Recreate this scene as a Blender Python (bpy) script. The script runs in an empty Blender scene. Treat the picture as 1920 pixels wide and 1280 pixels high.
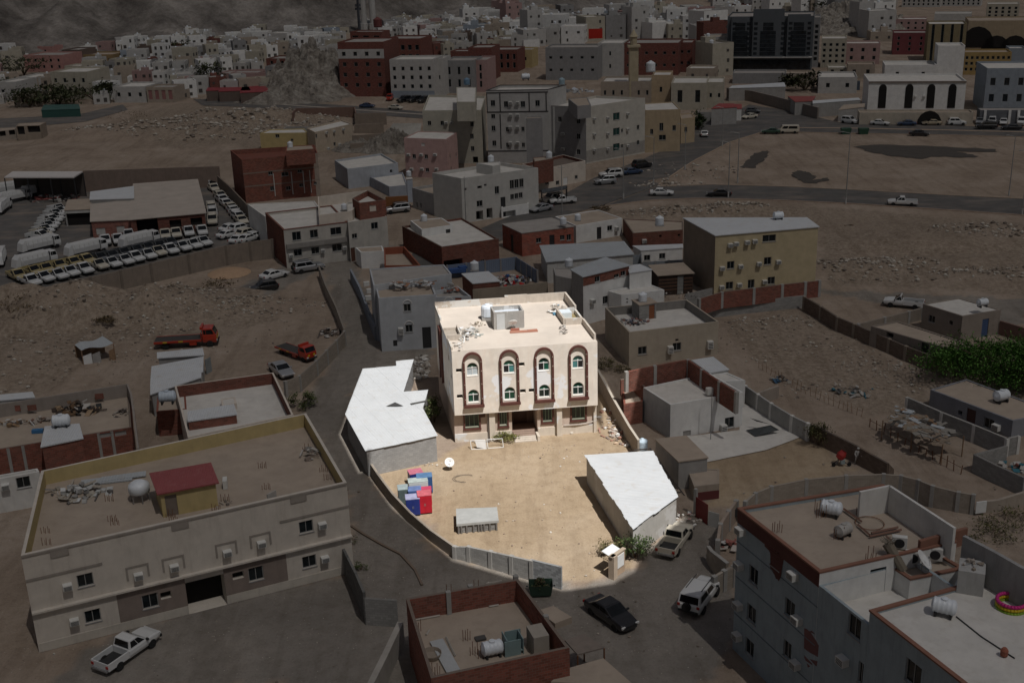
import bpy, math, random
import numpy as np
from mathutils import Vector, Matrix

random.seed(7)
S = bpy.context.scene
COL = S.collection
R = math.radians

# ------------------------------------------------------------------ camera (drone, about 50 m up)
FPX, PITCH, ROLL, CAMH = 2200.0, R(19.5), R(1.75), 50.0
_F = Vector((0, math.cos(PITCH), -math.sin(PITCH)))
_R0 = Vector((1, 0, 0)); _U0 = Vector((0, math.sin(PITCH), math.cos(PITCH)))
_Rt = _R0 * math.cos(ROLL) - _U0 * math.sin(ROLL)
_Up = _U0 * math.cos(ROLL) + _R0 * math.sin(ROLL)
CAMPOS = Vector((0, 0, CAMH))
cam = bpy.data.cameras.new("camera"); camo = bpy.data.objects.new("camera", cam)
cam.sensor_width = 36; cam.lens = FPX / 1920 * 36; cam.clip_start = 1; cam.clip_end = 9000
m = Matrix((( _Rt.x, _Up.x, -_F.x, 0), (_Rt.y, _Up.y, -_F.y, 0), (_Rt.z, _Up.z, -_F.z, CAMH), (0, 0, 0, 1)))
camo.matrix_world = m; COL.objects.link(camo); S.camera = camo

# ------------------------------------------------------------------ sky, sun, exposure
SHADOW = Vector((-0.30, 0.47, -1.0))             # where light travels: to the left, away, down
SUN_EL = math.atan2(1.0, math.hypot(SHADOW.x, SHADOW.y))
SUN_ROT = math.atan2(-SHADOW.x, -SHADOW.y)
world = bpy.data.worlds.new("World"); S.world = world; world.use_nodes = True
wn = world.node_tree
sky = wn.nodes.new("ShaderNodeTexSky"); sky.sky_type = 'NISHITA'; sky.sun_disc = False
sky.sun_elevation = SUN_EL; sky.sun_rotation = SUN_ROT; sky.dust_density = 2.0
wn.nodes["Background"].inputs[1].default_value = 0.06
wn.links.new(sky.outputs[0], wn.nodes["Background"].inputs[0])
sl = bpy.data.lights.new("sun", 'SUN'); sl.energy = 4.4; sl.angle = R(0.4); sl.color = (1.0, 0.975, 0.945)
so = bpy.data.objects.new("sun", sl); so.rotation_euler = SHADOW.to_track_quat('-Z', 'Y').to_euler(); COL.objects.link(so)
S.view_settings.view_transform = 'Standard'; S.view_settings.look = 'None'
S.view_settings.exposure = 0.0; S.view_settings.gamma = 1.0; S.view_settings.use_curve_mapping = False
S.cycles.max_bounces = 5; S.cycles.diffuse_bounces = 2; S.cycles.transparent_max_bounces = 12
S.cycles.use_denoising = True

# ------------------------------------------------------------------ surveying helpers
def ray(x, y): return _F + _Rt * ((x - 960) / FPX) - _Up * ((y - 640) / FPX)
def at(x, y, z=0.0):
    d = ray(x, y); return CAMPOS + d * ((z - CAMH) / d.z)
def proj(P):
    d = Vector(P) - CAMPOS; w = d.dot(_F); return 960 + FPX * d.dot(_Rt) / w, 640 - FPX * d.dot(_Up) / w
def hgt(bx, by, ty, z0=0.0):
    g = at(bx, by, z0); lo, hi = 0.0, 90.0
    for _ in range(40):
        md = (lo + hi) / 2
        if proj(g + Vector((0, 0, md)))[1] > ty: lo = md
        else: hi = md
    return z0 + lo
VIEWS = dict(A=(760,520,.2657), B=(620,640,.25), C=(1040,780,.2657), D=(640,840,.2656), E=(0,760,.4063), F=(300,760,.3282),
  G=(1340,880,.3125), H=(660,1020,.3021), I=(0,600,.25), J=(270,600,.20833), K=(0,300,.28125), L=(420,220,.2656), M=(640,440,.21875),
  N=(740,120,.26567), O=(920,360,.33333), P=(1100,540,.2657), Q=(1340,540,.3125), R=(1160,180,.39583), S=(0,0,.25), T=(440,0,.25),
  U=(880,0,.27083), W=(1340,0,.30208), X=(0,500,.26042), Y=(1140,780,.2813), Z=(0,0,1.0))
def v(view, x, y):
    a, b, s = VIEWS[view]; return a + x * s, b + y * s
def vat(view, x, y, z=0.0): return at(*v(view, x, y), z)

# ------------------------------------------------------------------ mesh collector
class MB:
    def __init__(s): s.v = []; s.f = []
    def add(s, vs, fs):
        o = len(s.v); s.v += [tuple(p) for p in vs]; s.f += [tuple(i + o for i in f) for f in fs]; return s
    def poly(s, *ps): return s.add(ps, [tuple(range(len(ps)))])
    def hexa(s, b, t):
        return s.add(list(b) + list(t), [(3,2,1,0),(4,5,6,7),(0,1,5,4),(1,2,6,5),(2,3,7,6),(3,0,4,7)])
    def box(s, c, d, rz=0.0, M=None):
        x, y, z = d[0]/2, d[1]/2, d[2]/2
        q = [Vector(p) for p in ((-x,-y,-z),(x,-y,-z),(x,y,-z),(-x,y,-z),(-x,-y,z),(x,-y,z),(x,y,z),(-x,y,z))]
        if M is None: M = Matrix.Rotation(rz, 3, 'Z')
        q = [M @ p + Vector(c) for p in q]; return s.hexa(q[:4], q[4:])
    def prism(s, pts, z0, z1, bottom=True):
        n = len(pts); b = [(p[0], p[1], z0) for p in pts]; t = [(p[0], p[1], z1) for p in pts]
        f = [(i, (i+1) % n, n + (i+1) % n, n + i) for i in range(n)] + [tuple(range(n, 2*n))]
        if bottom: f.append(tuple(range(n-1, -1, -1)))
        return s.add(b + t, f)
    def tube(s, p0, p1, r, n=6, r2=None):
        p0, p1 = Vector(p0), Vector(p1); d = (p1 - p0)
        if d.length < 1e-5: return s
        r2 = r if r2 is None else r2
        q = d.to_track_quat('Z', 'Y').to_matrix(); a = []; b = []
        for i in range(n):
            t = 2*math.pi*i/n; o = q @ Vector((math.cos(t), math.sin(t), 0)); a.append(p0 + o*r); b.append(p1 + o*r2)
        return s.add(a + b, [(i, (i+1) % n, n+(i+1) % n, n+i) for i in range(n)] + [tuple(range(n-1,-1,-1)), tuple(range(n,2*n))])
    def path(s, pts, r, n=5):
        for a, b in zip(pts, pts[1:]): s.tube(a, b, r, n)
        return s
    def lathe(s, prof, c, n=14, M=None):
        c = Vector(c); vs = []; k = len(prof)
        for i in range(n):
            t = 2*math.pi*i/n
            for r_, z_ in prof:
                p = Vector((r_*math.cos(t), r_*math.sin(t), z_))
                if M is not None: p = M @ p
                vs.append(p + c)
        fs = []
        for i in range(n):
            j = (i+1) % n
            for q in range(k-1): fs.append((i*k+q, j*k+q, j*k+q+1, i*k+q+1))
        fs.append(tuple(i*k for i in range(n-1,-1,-1))); fs.append(tuple(i*k+k-1 for i in range(n)))
        return s.add(vs, fs)
    def blob(s, c, r, rnd, sq=1.0):
        "a rough stone: a jittered octahedron-like lump"
        c = Vector(c); n = 5; vs = []
        a0 = rnd.random()*6
        for k, (zz, rr) in enumerate(((-.5, .75), (.25, .95))):
            for i in range(n):
                t = a0 + 2*math.pi*i/n + k*.5
                q = rr*(.7 + .5*rnd.random())*r; vs.append(c + Vector((q*math.cos(t), q*math.sin(t)*sq, r*zz*(.7+.5*rnd.random()))))
        vs.append(c + Vector((r*.2*rnd.random(), r*.2*rnd.random(), r*(.55+.35*rnd.random()))))
        fs = [(i, (i+1) % n, n+(i+1) % n, n+i) for i in range(n)] + [(n+i, n+(i+1) % n, 2*n) for i in range(n)]
        return s.add(vs, fs)
    def build(s, name, mat, parent=None, smooth=False, bevel=0):
        me = bpy.data.meshes.new(name); o0 = ORG.get(parent.name, Vector((0,0,0))) if parent is not None else Vector((0,0,0))
        me.from_pydata([(p[0]-o0.x, p[1]-o0.y, p[2]-o0.z) for p in s.v], [], s.f)
        if mat is not None: me.materials.append(mat)
        if smooth: me.polygons.foreach_set("use_smooth", [True]*len(me.polygons))
        me.update()
        o = bpy.data.objects.new(name, me); COL.objects.link(o)
        if parent is not None: o.parent = parent; ORG[o.name] = o0
        if bevel:
            b = o.modifiers.new("bevel", 'BEVEL'); b.width = bevel; b.segments = 2; b.limit_method = 'ANGLE'
        return o
ORG = {}
def tag(o, label, cat, group=None, kind=None):
    if label: o["label"] = label
    if cat: o["category"] = cat
    if group: o["group"] = group
    if kind: o["kind"] = kind
    return o
def thing(name, label, cat, loc=(0,0,0), group=None):
    o = bpy.data.objects.new(name, None); o.empty_display_size = .5; o.location = loc; COL.objects.link(o)
    ORG[o.name] = Vector(loc); o["kind"] = "thing"; return tag(o, label, cat, group)
def solo(mb, name, mat, label, cat, group=None, loc=None, **k):
    "a thing that is one mesh, its origin at its base"
    xs = [p[0] for p in mb.v]; ys = [p[1] for p in mb.v]; zs = [p[2] for p in mb.v]
    l = Vector(loc) if loc else Vector(((min(xs)+max(xs))/2, (min(ys)+max(ys))/2, min(zs)))
    mb.v = [(p[0]-l.x, p[1]-l.y, p[2]-l.z) for p in mb.v]
    o = mb.build(name, mat, None, **k); o.location = l; ORG[o.name] = l; o["kind"] = "thing"; return tag(o, label, cat, group)
def struct(mb, name, mat, parent=None, **k):
    o = mb.build(name, mat, parent, **k)
    if parent is None: o["kind"] = "structure"
    return o
def copy_tree(o, parent=None):
    c = o.copy(); COL.objects.link(c); c.parent = parent
    for ch in o.children: copy_tree(ch, c)
    return c

# ------------------------------------------------------------------ materials
def newmat(name):
    mt = bpy.data.materials.new(name); mt.use_nodes = True; nt = mt.node_tree
    return mt, nt, nt.nodes["Principled BSDF"]
def nd(nt, typ, ins=None, **props):
    n = nt.nodes.new(typ)
    for k, val in props.items(): setattr(n, k, val)
    for k, val in (ins or {}).items():
        if isinstance(val, bpy.types.NodeSocket): nt.links.new(val, n.inputs[k])
        else: n.inputs[k].default_value = val
    return n
def c4(c): return (c[0], c[1], c[2], 1.0)
def mul(c, k): return tuple(min(1.0, x*k) for x in c)
def mixc(nt, fac, a, b, blend='MIX'):
    n = nt.nodes.new("ShaderNodeMix"); n.data_type = 'RGBA'; n.blend_type = blend
    for i, val in ((0, fac), (6, a), (7, b)):
        if isinstance(val, bpy.types.NodeSocket): nt.links.new(val, n.inputs[i])
        else: n.inputs[i].default_value = val
    return n.outputs[2]
def ramp(nt, fac, stops, interp='LINEAR'):
    n = nt.nodes.new("ShaderNodeValToRGB"); nt.links.new(fac, n.inputs[0]); cr = n.color_ramp; cr.interpolation = interp
    while len(cr.elements) < len(stops): cr.elements.new(0.5)
    for e, (p, c) in zip(cr.elements, stops): e.position = p; e.color = c4(c) if len(c) == 3 else c
    return n.outputs[0]
def noise(nt, vec, scale, detail=5, rough=.6):
    return nd(nt, "ShaderNodeTexNoise", {"Vector": vec, "Scale": scale, "Detail": detail, "Roughness": rough}).outputs[0]
def setbump(nt, b, h, strength, dist=.05):
    n = nd(nt, "ShaderNodeBump", {"Height": h, "Strength": strength, "Distance": dist}); nt.links.new(n.outputs[0], b.inputs["Normal"])
_MC = {}
def plaster(col, stain=None, amt=.45, var=.12, rough=.9, bump=.15, scale=1.0, patch=None):
    key = ('pl', col, stain, amt, var, rough, scale, patch)
    if key in _MC: return _MC[key]
    mt, nt, b = newmat("painted_plaster"); g = nd(nt, "ShaderNodeNewGeometry"); P = g.outputs["Position"]
    n1 = noise(nt, P, .9*scale, 6); c = ramp(nt, n1, [(.3, mul(col, 1-var)), (.7, mul(col, 1+var*.6))])
    st = stain or mul(col, .55)
    mp = nd(nt, "ShaderNodeMapping", {"Vector": P, "Scale": (2.2*scale, 2.2*scale, .35*scale)})
    n2 = noise(nt, mp.outputs[0], 1.0, 7, .7); f = ramp(nt, n2, [(.50, (0,0,0)), (.78, (amt,)*3)])
    c = mixc(nt, f, c, c4(st))
    if patch:
        n3 = noise(nt, P, .33*scale, 4, .55); f3 = ramp(nt, n3, [(.57, (0,0,0)), (.60, (1,1,1))]); c = mixc(nt, f3, c, c4(patch))
    nt.links.new(c, b.inputs["Base Color"]); b.inputs["Roughness"].default_value = rough
    b.inputs["Specular IOR Level"].default_value = .2
    setbump(nt, b, noise(nt, P, 9*scale, 4), bump, .03); _MC[key] = mt; return mt
def masonry(col, mortar, bw=.42, bh=.2, var=.25, msize=.012, dirt=.35):
    key = ('ms', col, mortar, bw, bh)
    if key in _MC: return _MC[key]
    mt, nt, b = newmat("block_masonry"); g = nd(nt, "ShaderNodeNewGeometry"); P = g.outputs["Position"]
    cr = nd(nt, "ShaderNodeVectorMath", {0: g.outputs["True Normal"], 1: (0,0,1)}, operation='CROSS_PRODUCT')
    dt = nd(nt, "ShaderNodeVectorMath", {0: cr.outputs[0], 1: P}, operation='DOT_PRODUCT')
    sp = nd(nt, "ShaderNodeSeparateXYZ", {0: P}); cb = nd(nt, "ShaderNodeCombineXYZ", {0: dt.outputs["Value"], 1: sp.outputs[2]})
    br = nd(nt, "ShaderNodeTexBrick", {"Vector": cb.outputs[0], "Color1": c4(mul(col, 1+var)), "Color2": c4(mul(col, 1-var)), "Mortar": c4(mortar),
        "Scale": 1.0, "Mortar Size": msize, "Brick Width": bw, "Row Height": bh, "Mortar Smooth": .3, "Bias": 0.0})
    n2 = noise(nt, P, .8, 6, .65); c = mixc(nt, ramp(nt, n2, [(.4, (0,0,0)), (.75, (dirt,)*3)]), br.outputs[0], c4(mul(mortar, .8)))
    nt.links.new(c, b.inputs["Base Color"]); b.inputs["Roughness"].default_value = .95; b.inputs["Specular IOR Level"].default_value = .15
    inv = nd(nt, "ShaderNodeMath", {0: 1.0, 1: br.outputs["Fac"]}, operation='SUBTRACT')
    setbump(nt, b, inv.outputs[0], .5, .02); _MC[key] = mt; return mt
def sheetmetal(col, pitch=.25, rust=None, rough=.55, along=None):
    key = ('sm', col, pitch, rust, along)
    if key in _MC: return _MC[key]
    mt, nt, b = newmat("profiled_sheet"); g = nd(nt, "ShaderNodeNewGeometry"); P = g.outputs["Position"]
    dt = nd(nt, "ShaderNodeVectorMath", {0: P, 1: along or (1.0, .12, 0)}, operation='DOT_PRODUCT')
    w = nd(nt, "ShaderNodeMath", {0: dt.outputs["Value"], 1: 2*math.pi/pitch}, operation='MULTIPLY')
    sn = nd(nt, "ShaderNodeMath", {0: w.outputs[0]}, operation='SINE')
    n1 = noise(nt, P, .5, 6, .65); c = ramp(nt, n1, [(.3, mul(col, .93)), (.7, mul(col, 1.04))])
    n2 = noise(nt, P, 1.1, 6, .7); c = mixc(nt, ramp(nt, n2, [(.54, (0,0,0)), (.70, (.42,)*3)]), c, c4(rust or (.5,.42,.33)))
    nt.links.new(c, b.inputs["Base Color"]); b.inputs["Roughness"].default_value = rough; b.inputs["Specular IOR Level"].default_value = .3
    setbump(nt, b, sn.outputs[0], .3, .03); _MC[key] = mt; return mt
def plain(col, rough=.6, metallic=0.0, spec=.4, var=.06, coat=0.0, name="painted_metal"):
    key = ('pn', col, rough, metallic, spec, coat)
    if key in _MC: return _MC[key]
    mt, nt, b = newmat(name); P = nd(nt, "ShaderNodeNewGeometry").outputs["Position"]
    c = ramp(nt, noise(nt, P, 2.0, 4), [(.3, mul(col, 1-var)), (.7, mul(col, 1+var))]); nt.links.new(c, b.inputs["Base Color"])
    b.inputs["Roughness"].default_value = rough; b.inputs["Metallic"].default_value = metallic; b.inputs["Specular IOR Level"].default_value = spec
    b.inputs["Coat Weight"].default_value = coat; b.inputs["Coat Roughness"].default_value = .08
    _MC[key] = mt; return mt
def islands(cols, rough=.9, var=None):
    "each loose piece takes one of the listed colours"
    key = ('is', tuple(cols), rough)
    if key in _MC: return _MC[key]
    mt, nt, b = newmat("mixed_pieces"); g = nd(nt, "ShaderNodeNewGeometry"); n = len(cols)
    c = ramp(nt, g.outputs["Random Per Island"], [(i/n, cc) for i, cc in enumerate(cols)], 'CONSTANT')
    nt.links.new(c, b.inputs["Base Color"]); b.inputs["Roughness"].default_value = rough; b.inputs["Specular IOR Level"].default_value = .15
    setbump(nt, b, noise(nt, g.outputs["Position"], 6, 5), .4, .05); _MC[key] = mt; return mt
def glassy(col=(.012,.016,.018), rough=.12):
    key = ('gl', col, rough)
    if key in _MC: return _MC[key]
    mt, nt, b = newmat("window_glass"); P = nd(nt, "ShaderNodeNewGeometry").outputs["Position"]
    c = ramp(nt, noise(nt, P, .7, 3), [(.35, mul(col, .6)), (.7, mul(col, 1.5))]); nt.links.new(c, b.inputs["Base Color"])
    b.inputs["Roughness"].default_value = rough; b.inputs["Specular IOR Level"].default_value = .4; _MC[key] = mt; return mt
def foliage(cols):
    key = ('fo', tuple(cols))
    if key in _MC: return _MC[key]
    mt, nt, b = newmat("foliage"); g = nd(nt, "ShaderNodeNewGeometry"); n = len(cols)
    c = ramp(nt, g.outputs["Random Per Island"], [(i/max(1, n-1), cc) for i, cc in enumerate(cols)]); nt.links.new(c, b.inputs["Base Color"])
    b.inputs["Roughness"].default_value = .7; b.inputs["Specular IOR Level"].default_value = .2
    b.inputs["Subsurface Weight"].default_value = 0.0; _MC[key] = mt; return mt

CREAM = plaster((.66,.585,.50), stain=(.46,.37,.29), amt=.35)
WHITE = plaster((.70,.68,.64), stain=(.42,.38,.33), amt=.4)
WHITE2 = plaster((.78,.77,.74), stain=(.5,.46,.42), amt=.25)
PALEGREY = plaster((.55,.54,.51), stain=(.34,.31,.28))
GREYP = plaster((.36,.345,.325), stain=(.22,.2,.18))
TANROOF = plaster((.42,.345,.275), stain=(.29,.235,.185), amt=.5, scale=.5)
WHITEROOF = plaster((.66,.63,.58), stain=(.45,.4,.34), amt=.5, scale=.6)
GREYROOF = plaster((.38,.35,.32), stain=(.25,.22,.2), amt=.5, scale=.6)
YELLOW = plaster((.52,.41,.20), stain=(.36,.28,.15))
PINK = plaster((.52,.345,.315), stain=(.36,.24,.21))
BRICK = masonry((.245,.085,.06), (.21,.165,.135))
BRICKD = masonry((.195,.07,.05), (.18,.145,.12))
BLOCK = masonry((.33,.32,.30), (.24,.23,.215), var=.12, msize=.010)
BLOCKT = masonry((.36,.31,.255), (.27,.235,.2), var=.1, msize=.010)
BLOCKB = masonry((.20,.15,.115), (.15,.12,.1), var=.15)
CONC = plaster((.36,.345,.32), stain=(.22,.2,.18), scale=1.5)
WSHEET = sheetmetal((.62,.635,.645))
GSHEET = sheetmetal((.44,.465,.48), rust=(.35,.3,.26))
WMETAL = plain((.75,.75,.73), .45); DARKM = plain((.03,.03,.032), .5); STEEL = plain((.38,.38,.38), .45, .6)
RUST = plain((.20,.09,.045), .85); WOOD = plain((.27,.17,.10), .8, var=.25); ACW = plain((.66,.65,.61), .5, var=.1)
GLASS = glassy(); GREENG = glassy((.010,.058,.036)); BLUEG = glassy((.03,.07,.09)); HOLE = plain((.015,.013,.012), .95)
FRAMEB = plain((.105,.038,.03), .6, var=.2); ALU = plain((.5,.5,.49), .4, .3)
TANKW = plain((.72,.75,.78), .4, var=.08)
# ------------------------------------------------------------------ building kit
def offset_poly(pts, d):
    n = len(pts); out = []
    for i in range(n):
        a, b, c = pts[i-1], pts[i], pts[(i+1) % n]
        e1 = (b - a).normalized(); e2 = (c - b).normalized()
        n1 = Vector((-e1.y, e1.x)); n2 = Vector((-e2.y, e2.x)); k = 1 + n1.dot(n2)
        out.append(b + (n1 + n2) * (d / max(k, .25)))
    return out
def wall_cells(mb, a, u, nrm, L, z0, z1, ops):
    "one facade with real openings: ops = (u0,u1,z0,z1,depth,arch)"
    us = sorted({0.0, L} | {x for o in ops for x in (o[0], o[1])}); zs = sorted({z0, z1} | {x for o in ops for x in (o[2], o[3])})
    us = [x for x in us if -1e-6 <= x <= L+1e-6]; zs = [x for x in zs if z0-1e-6 <= x <= z1+1e-6]
    P = lambda uu, zz, d=0.0: Vector((a.x + u.x*uu - nrm.x*d, a.y + u.y*uu - nrm.y*d, zz))
    for i in range(len(us)-1):
        for j in range(len(zs)-1):
            cu, cz = (us[i]+us[i+1])/2, (zs[j]+zs[j+1])/2
            if any(o[0] < cu < o[1] and o[2] < cz < o[3] for o in ops): continue
            mb.poly(P(us[i], zs[j]), P(us[i+1], zs[j]), P(us[i+1], zs[j+1]), P(us[i], zs[j+1]))
    for u0, u1, a0, a1, d, arch in ops:
        if arch:
            r = (u1-u0)/2; zc = a1 - r; cu = (u0+u1)/2; k = 8
            arc = [(cu + r*math.cos(math.pi*t/k), zc + r*math.sin(math.pi*t/k)) for t in range(k+1)]
            for t in range(k):
                p, q = arc[t], arc[t+1]; cx = u1 if t < k/2 else u0
                mb.poly(P(cx, a1), P(*q), P(*p)); mb.poly(P(*p), P(*q), P(*q, d), P(*p, d))
            mb.poly(P(u0, a0), P(u0, zc), P(u0, zc, d), P(u0, a0, d)); mb.poly(P(u1, zc), P(u1, a0), P(u1, a0, d), P(u1, zc, d))
        else:
            mb.poly(P(u0, a0), P(u0, a1), P(u0, a1, d), P(u0, a0, d)); mb.poly(P(u1, a1), P(u1, a0), P(u1, a0, d), P(u1, a1, d))
            mb.poly(P(u0, a1), P(u1, a1), P(u1, a1, d), P(u0, a1, d))
        mb.poly(P(u1, a0), P(u0, a0), P(u0, a0, d), P(u1, a0, d))
    return P
def on_wall(a, u, nrm, x, y):
    d = ray(x, y); n3 = Vector((nrm.x, nrm.y, 0)); A = Vector((a.x, a.y, 0))
    t = (A - CAMPOS).dot(n3) / d.dot(n3); Q = CAMPOS + d*t
    return (Q.x-a.x)*u.x + (Q.y-a.y)*u.y, Q.z
def obox(mb, P, u0, u1, z0, z1, d0, d1):
    "box on a facade between depth d0 and d1 (negative sticks out)"
    return mb.hexa([P(u0,z0,d0), P(u1,z0,d0), P(u1,z0,d1), P(u0,z0,d1)], [P(u0,z1,d0), P(u1,z1,d0), P(u1,z1,d1), P(u0,z1,d1)])
WFR = plain((.30,.295,.285), .5)
def put_window(root, P, u0, u1, z0, z1, frame=None, pane=None, bars=1, depth=.14, fw=.06, sill=True):
    w = MB()
    for q in ((u0, u0+fw, z0, z1), (u1-fw, u1, z0, z1), (u0+fw, u1-fw, z0, z0+fw), (u0+fw, u1-fw, z1-fw, z1)): obox(w, P, *q, depth-.05, depth-.005)
    for k in range(bars):
        c = u0 + (u1-u0)*(k+1)/(bars+1); obox(w, P, c-fw*.4, c+fw*.4, z0+fw, z1-fw, depth-.04, depth-.006)
    if sill: obox(w, P, u0-.06, u1+.06, z0-.07, z0-.004, -.06, .05)
    wo = w.build("window", frame or WFR, root)
    g = MB(); g.poly(P(u0, z0, depth), P(u1, z0, depth), P(u1, z1, depth), P(u0, z1, depth)); g.build("pane", pane or GLASS, wo)
    return wo
def put_ac(root, P, uc, zc, detail=True, w=.68, h=.44, d=.5):
    w *= .88; h *= .88
    b = MB(); obox(b, P, uc-w/2, uc+w/2, zc-h/2, zc+h/2, -d, -.002)
    o = b.build("air_conditioner", ACW, root)
    if detail:
        g = MB()
        for k in range(4): obox(g, P, uc-w*.42, uc+w*.42, zc-h*.4+k*h*.2, zc-h*.4+k*h*.2+h*.1, -d-.012, -d+.002)
        g.build("grille", DARKM, o)
    return o
OPS = {}
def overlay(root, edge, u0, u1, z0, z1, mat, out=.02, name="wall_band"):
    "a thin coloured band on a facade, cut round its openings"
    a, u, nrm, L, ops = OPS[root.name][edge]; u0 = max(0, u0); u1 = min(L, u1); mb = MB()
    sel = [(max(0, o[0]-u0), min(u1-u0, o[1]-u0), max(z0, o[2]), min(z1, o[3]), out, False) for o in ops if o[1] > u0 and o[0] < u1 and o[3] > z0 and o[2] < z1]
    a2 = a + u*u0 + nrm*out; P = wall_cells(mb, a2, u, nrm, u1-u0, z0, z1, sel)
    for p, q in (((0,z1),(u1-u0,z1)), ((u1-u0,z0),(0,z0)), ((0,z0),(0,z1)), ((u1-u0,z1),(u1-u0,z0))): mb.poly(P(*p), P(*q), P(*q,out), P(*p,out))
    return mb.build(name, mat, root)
def upx(root, edge, view, x, y):
    a, u, nrm, L, ops = OPS[root.name][edge]; return on_wall(a, u, nrm, *v(view, x, y))
def bld(name, label, cat, view, roof, h, wall=None, deck=None, par=.7, z0=0.0, feats=(), group=None, thick=.2, hh=None, pts=None, ring=None, detail=True, eave=None, inner=None):
    """flat-roofed building. roof: corners of the wall tops as seen in the picture, front-left first, anticlockwise from above;
    hh=(base x, base y, top y) measures the height instead of h. feats: (kind, edge, x, y, width, height)"""
    if hh: h = hgt(*v(view, hh[0], hh[1]), v(view, hh[0], hh[2])[1], z0)
    if pts is None: pts = [vat(view, x, y, h) for x, y in roof]
    pts = [Vector((p[0], p[1])) for p in pts]; n = len(pts)
    area = sum(pts[i].x*pts[(i+1) % n].y - pts[(i+1) % n].x*pts[i].y for i in range(n))
    if area < 0: print("CLOCKWISE", label)
    cx = sum(p.x for p in pts)/n; cy = sum(p.y for p in pts)/n
    root = thing(name, label, cat, (cx, cy, z0), group)
    W = MB(); todo = []; OPS[root.name] = {}; IW = MB() if inner else W
    for i in range(n):
        a, b = pts[i], pts[(i+1) % n]; L = (b-a).length; u = (b-a)/L; nrm = Vector((u.y, -u.x)); ops = []
        for ft in feats:
            if ft[1] != i: continue
            k, _, x, y, fw, fh = ft[:6]; ex = ft[6] if len(ft) > 6 else None
            if view is None: uu, zz = x, y
            else: uu, zz = on_wall(a, u, nrm, *v(view, x, y))
            u0, u1, a0, a1 = uu-fw/2, uu+fw/2, zz-fh/2, zz+fh/2
            if k != 'a':
                u0, u1 = max(u0, .12), min(u1, L-.12); a1 = min(a1, h-.15)
                if k in 'dg': a0 = z0 - .02
                a0 = max(a0, z0 - .02)
                if u1-u0 < .15 or a1-a0 < .15: continue
                d = {'w':.16,'d':.14,'v':.5,'g':1.6,'n':.1}[k]
                if any(not (u1 <= o[0] or u0 >= o[1] or a1 <= o[2] or a0 >= o[3]) for o in ops): continue
                ops.append((u0, u1, a0, a1, d, False))
            todo.append((k, i, u0, u1, a0, a1, ex))
        P = wall_cells(W, a, u, nrm, L, z0-.4, h, ops); OPS[root.name][i] = (a, u, nrm, L, ops)
        for t in [t for t in todo if t[1] == i]:
            k, _, u0, u1, a0, a1, ex = t
            if k == 'w': put_window(root, P, u0, u1, a0, a1, pane=ex, bars=1 if detail else 0, sill=detail)
            elif k == 'd': obox(MB(), P, u0, u1, a0, a1, .08, .14).build("door", ex or plain((.10,.045,.03), .6), root)
            elif k == 'v' or k == 'g': MB().poly(P(u0,a0,.48 if k=='v' else 1.58), P(u1,a0,.48 if k=='v' else 1.58), P(u1,a1,.48 if k=='v' else 1.58), P(u0,a1,.48 if k=='v' else 1.58)).build("opening", ex or HOLE, root)
            elif k == 'n': MB().poly(P(u0,a0,.1), P(u1,a0,.1), P(u1,a1,.1), P(u0,a1,.1)).build("panel", ex or GREYP, root)
            elif k == 'a': put_ac(root, P, (u0+u1)/2, (a0+a1)/2, detail, u1-u0, a1-a0)
    if par > 0:
        inn = offset_poly(pts, thick)
        for i in range(n):
            j = (i+1) % n
            W.poly((*pts[i], h), (*pts[j], h), (*inn[j], h), (*inn[i], h))
            IW.poly((*inn[j], h-.001), (*inn[i], h-.001), (*inn[i], h-par-.05), (*inn[j], h-par-.05))
        W.build("wall", wall or WHITE, root)
        if inner: IW.build("parapet_lining", inner, root)
        MB().poly(*[(p.x, p.y, h-par) for p in inn]).build("roof", deck or TANROOF, root)
    else:
        W.build("wall", wall or WHITE, root)
        e = offset_poly(pts, -(eave or .08)); MB().prism(e, h, h+.12).build("roof", deck or WSHEET, root)
    if ring is not None:
        r = MB(); o = offset_poly(pts, -.05); q = offset_poly(pts, thick+.03)
        for i in range(n):
            j = (i+1) % n; r.hexa([(*o[i],h+.002),(*o[j],h+.002),(*q[j],h+.002),(*q[i],h+.002)], [(*o[i],h+.12),(*o[j],h+.12),(*q[j],h+.12),(*q[i],h+.12)])
        r.build("coping", ring, root)
    root["h"] = h
    return root, pts, h
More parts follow.
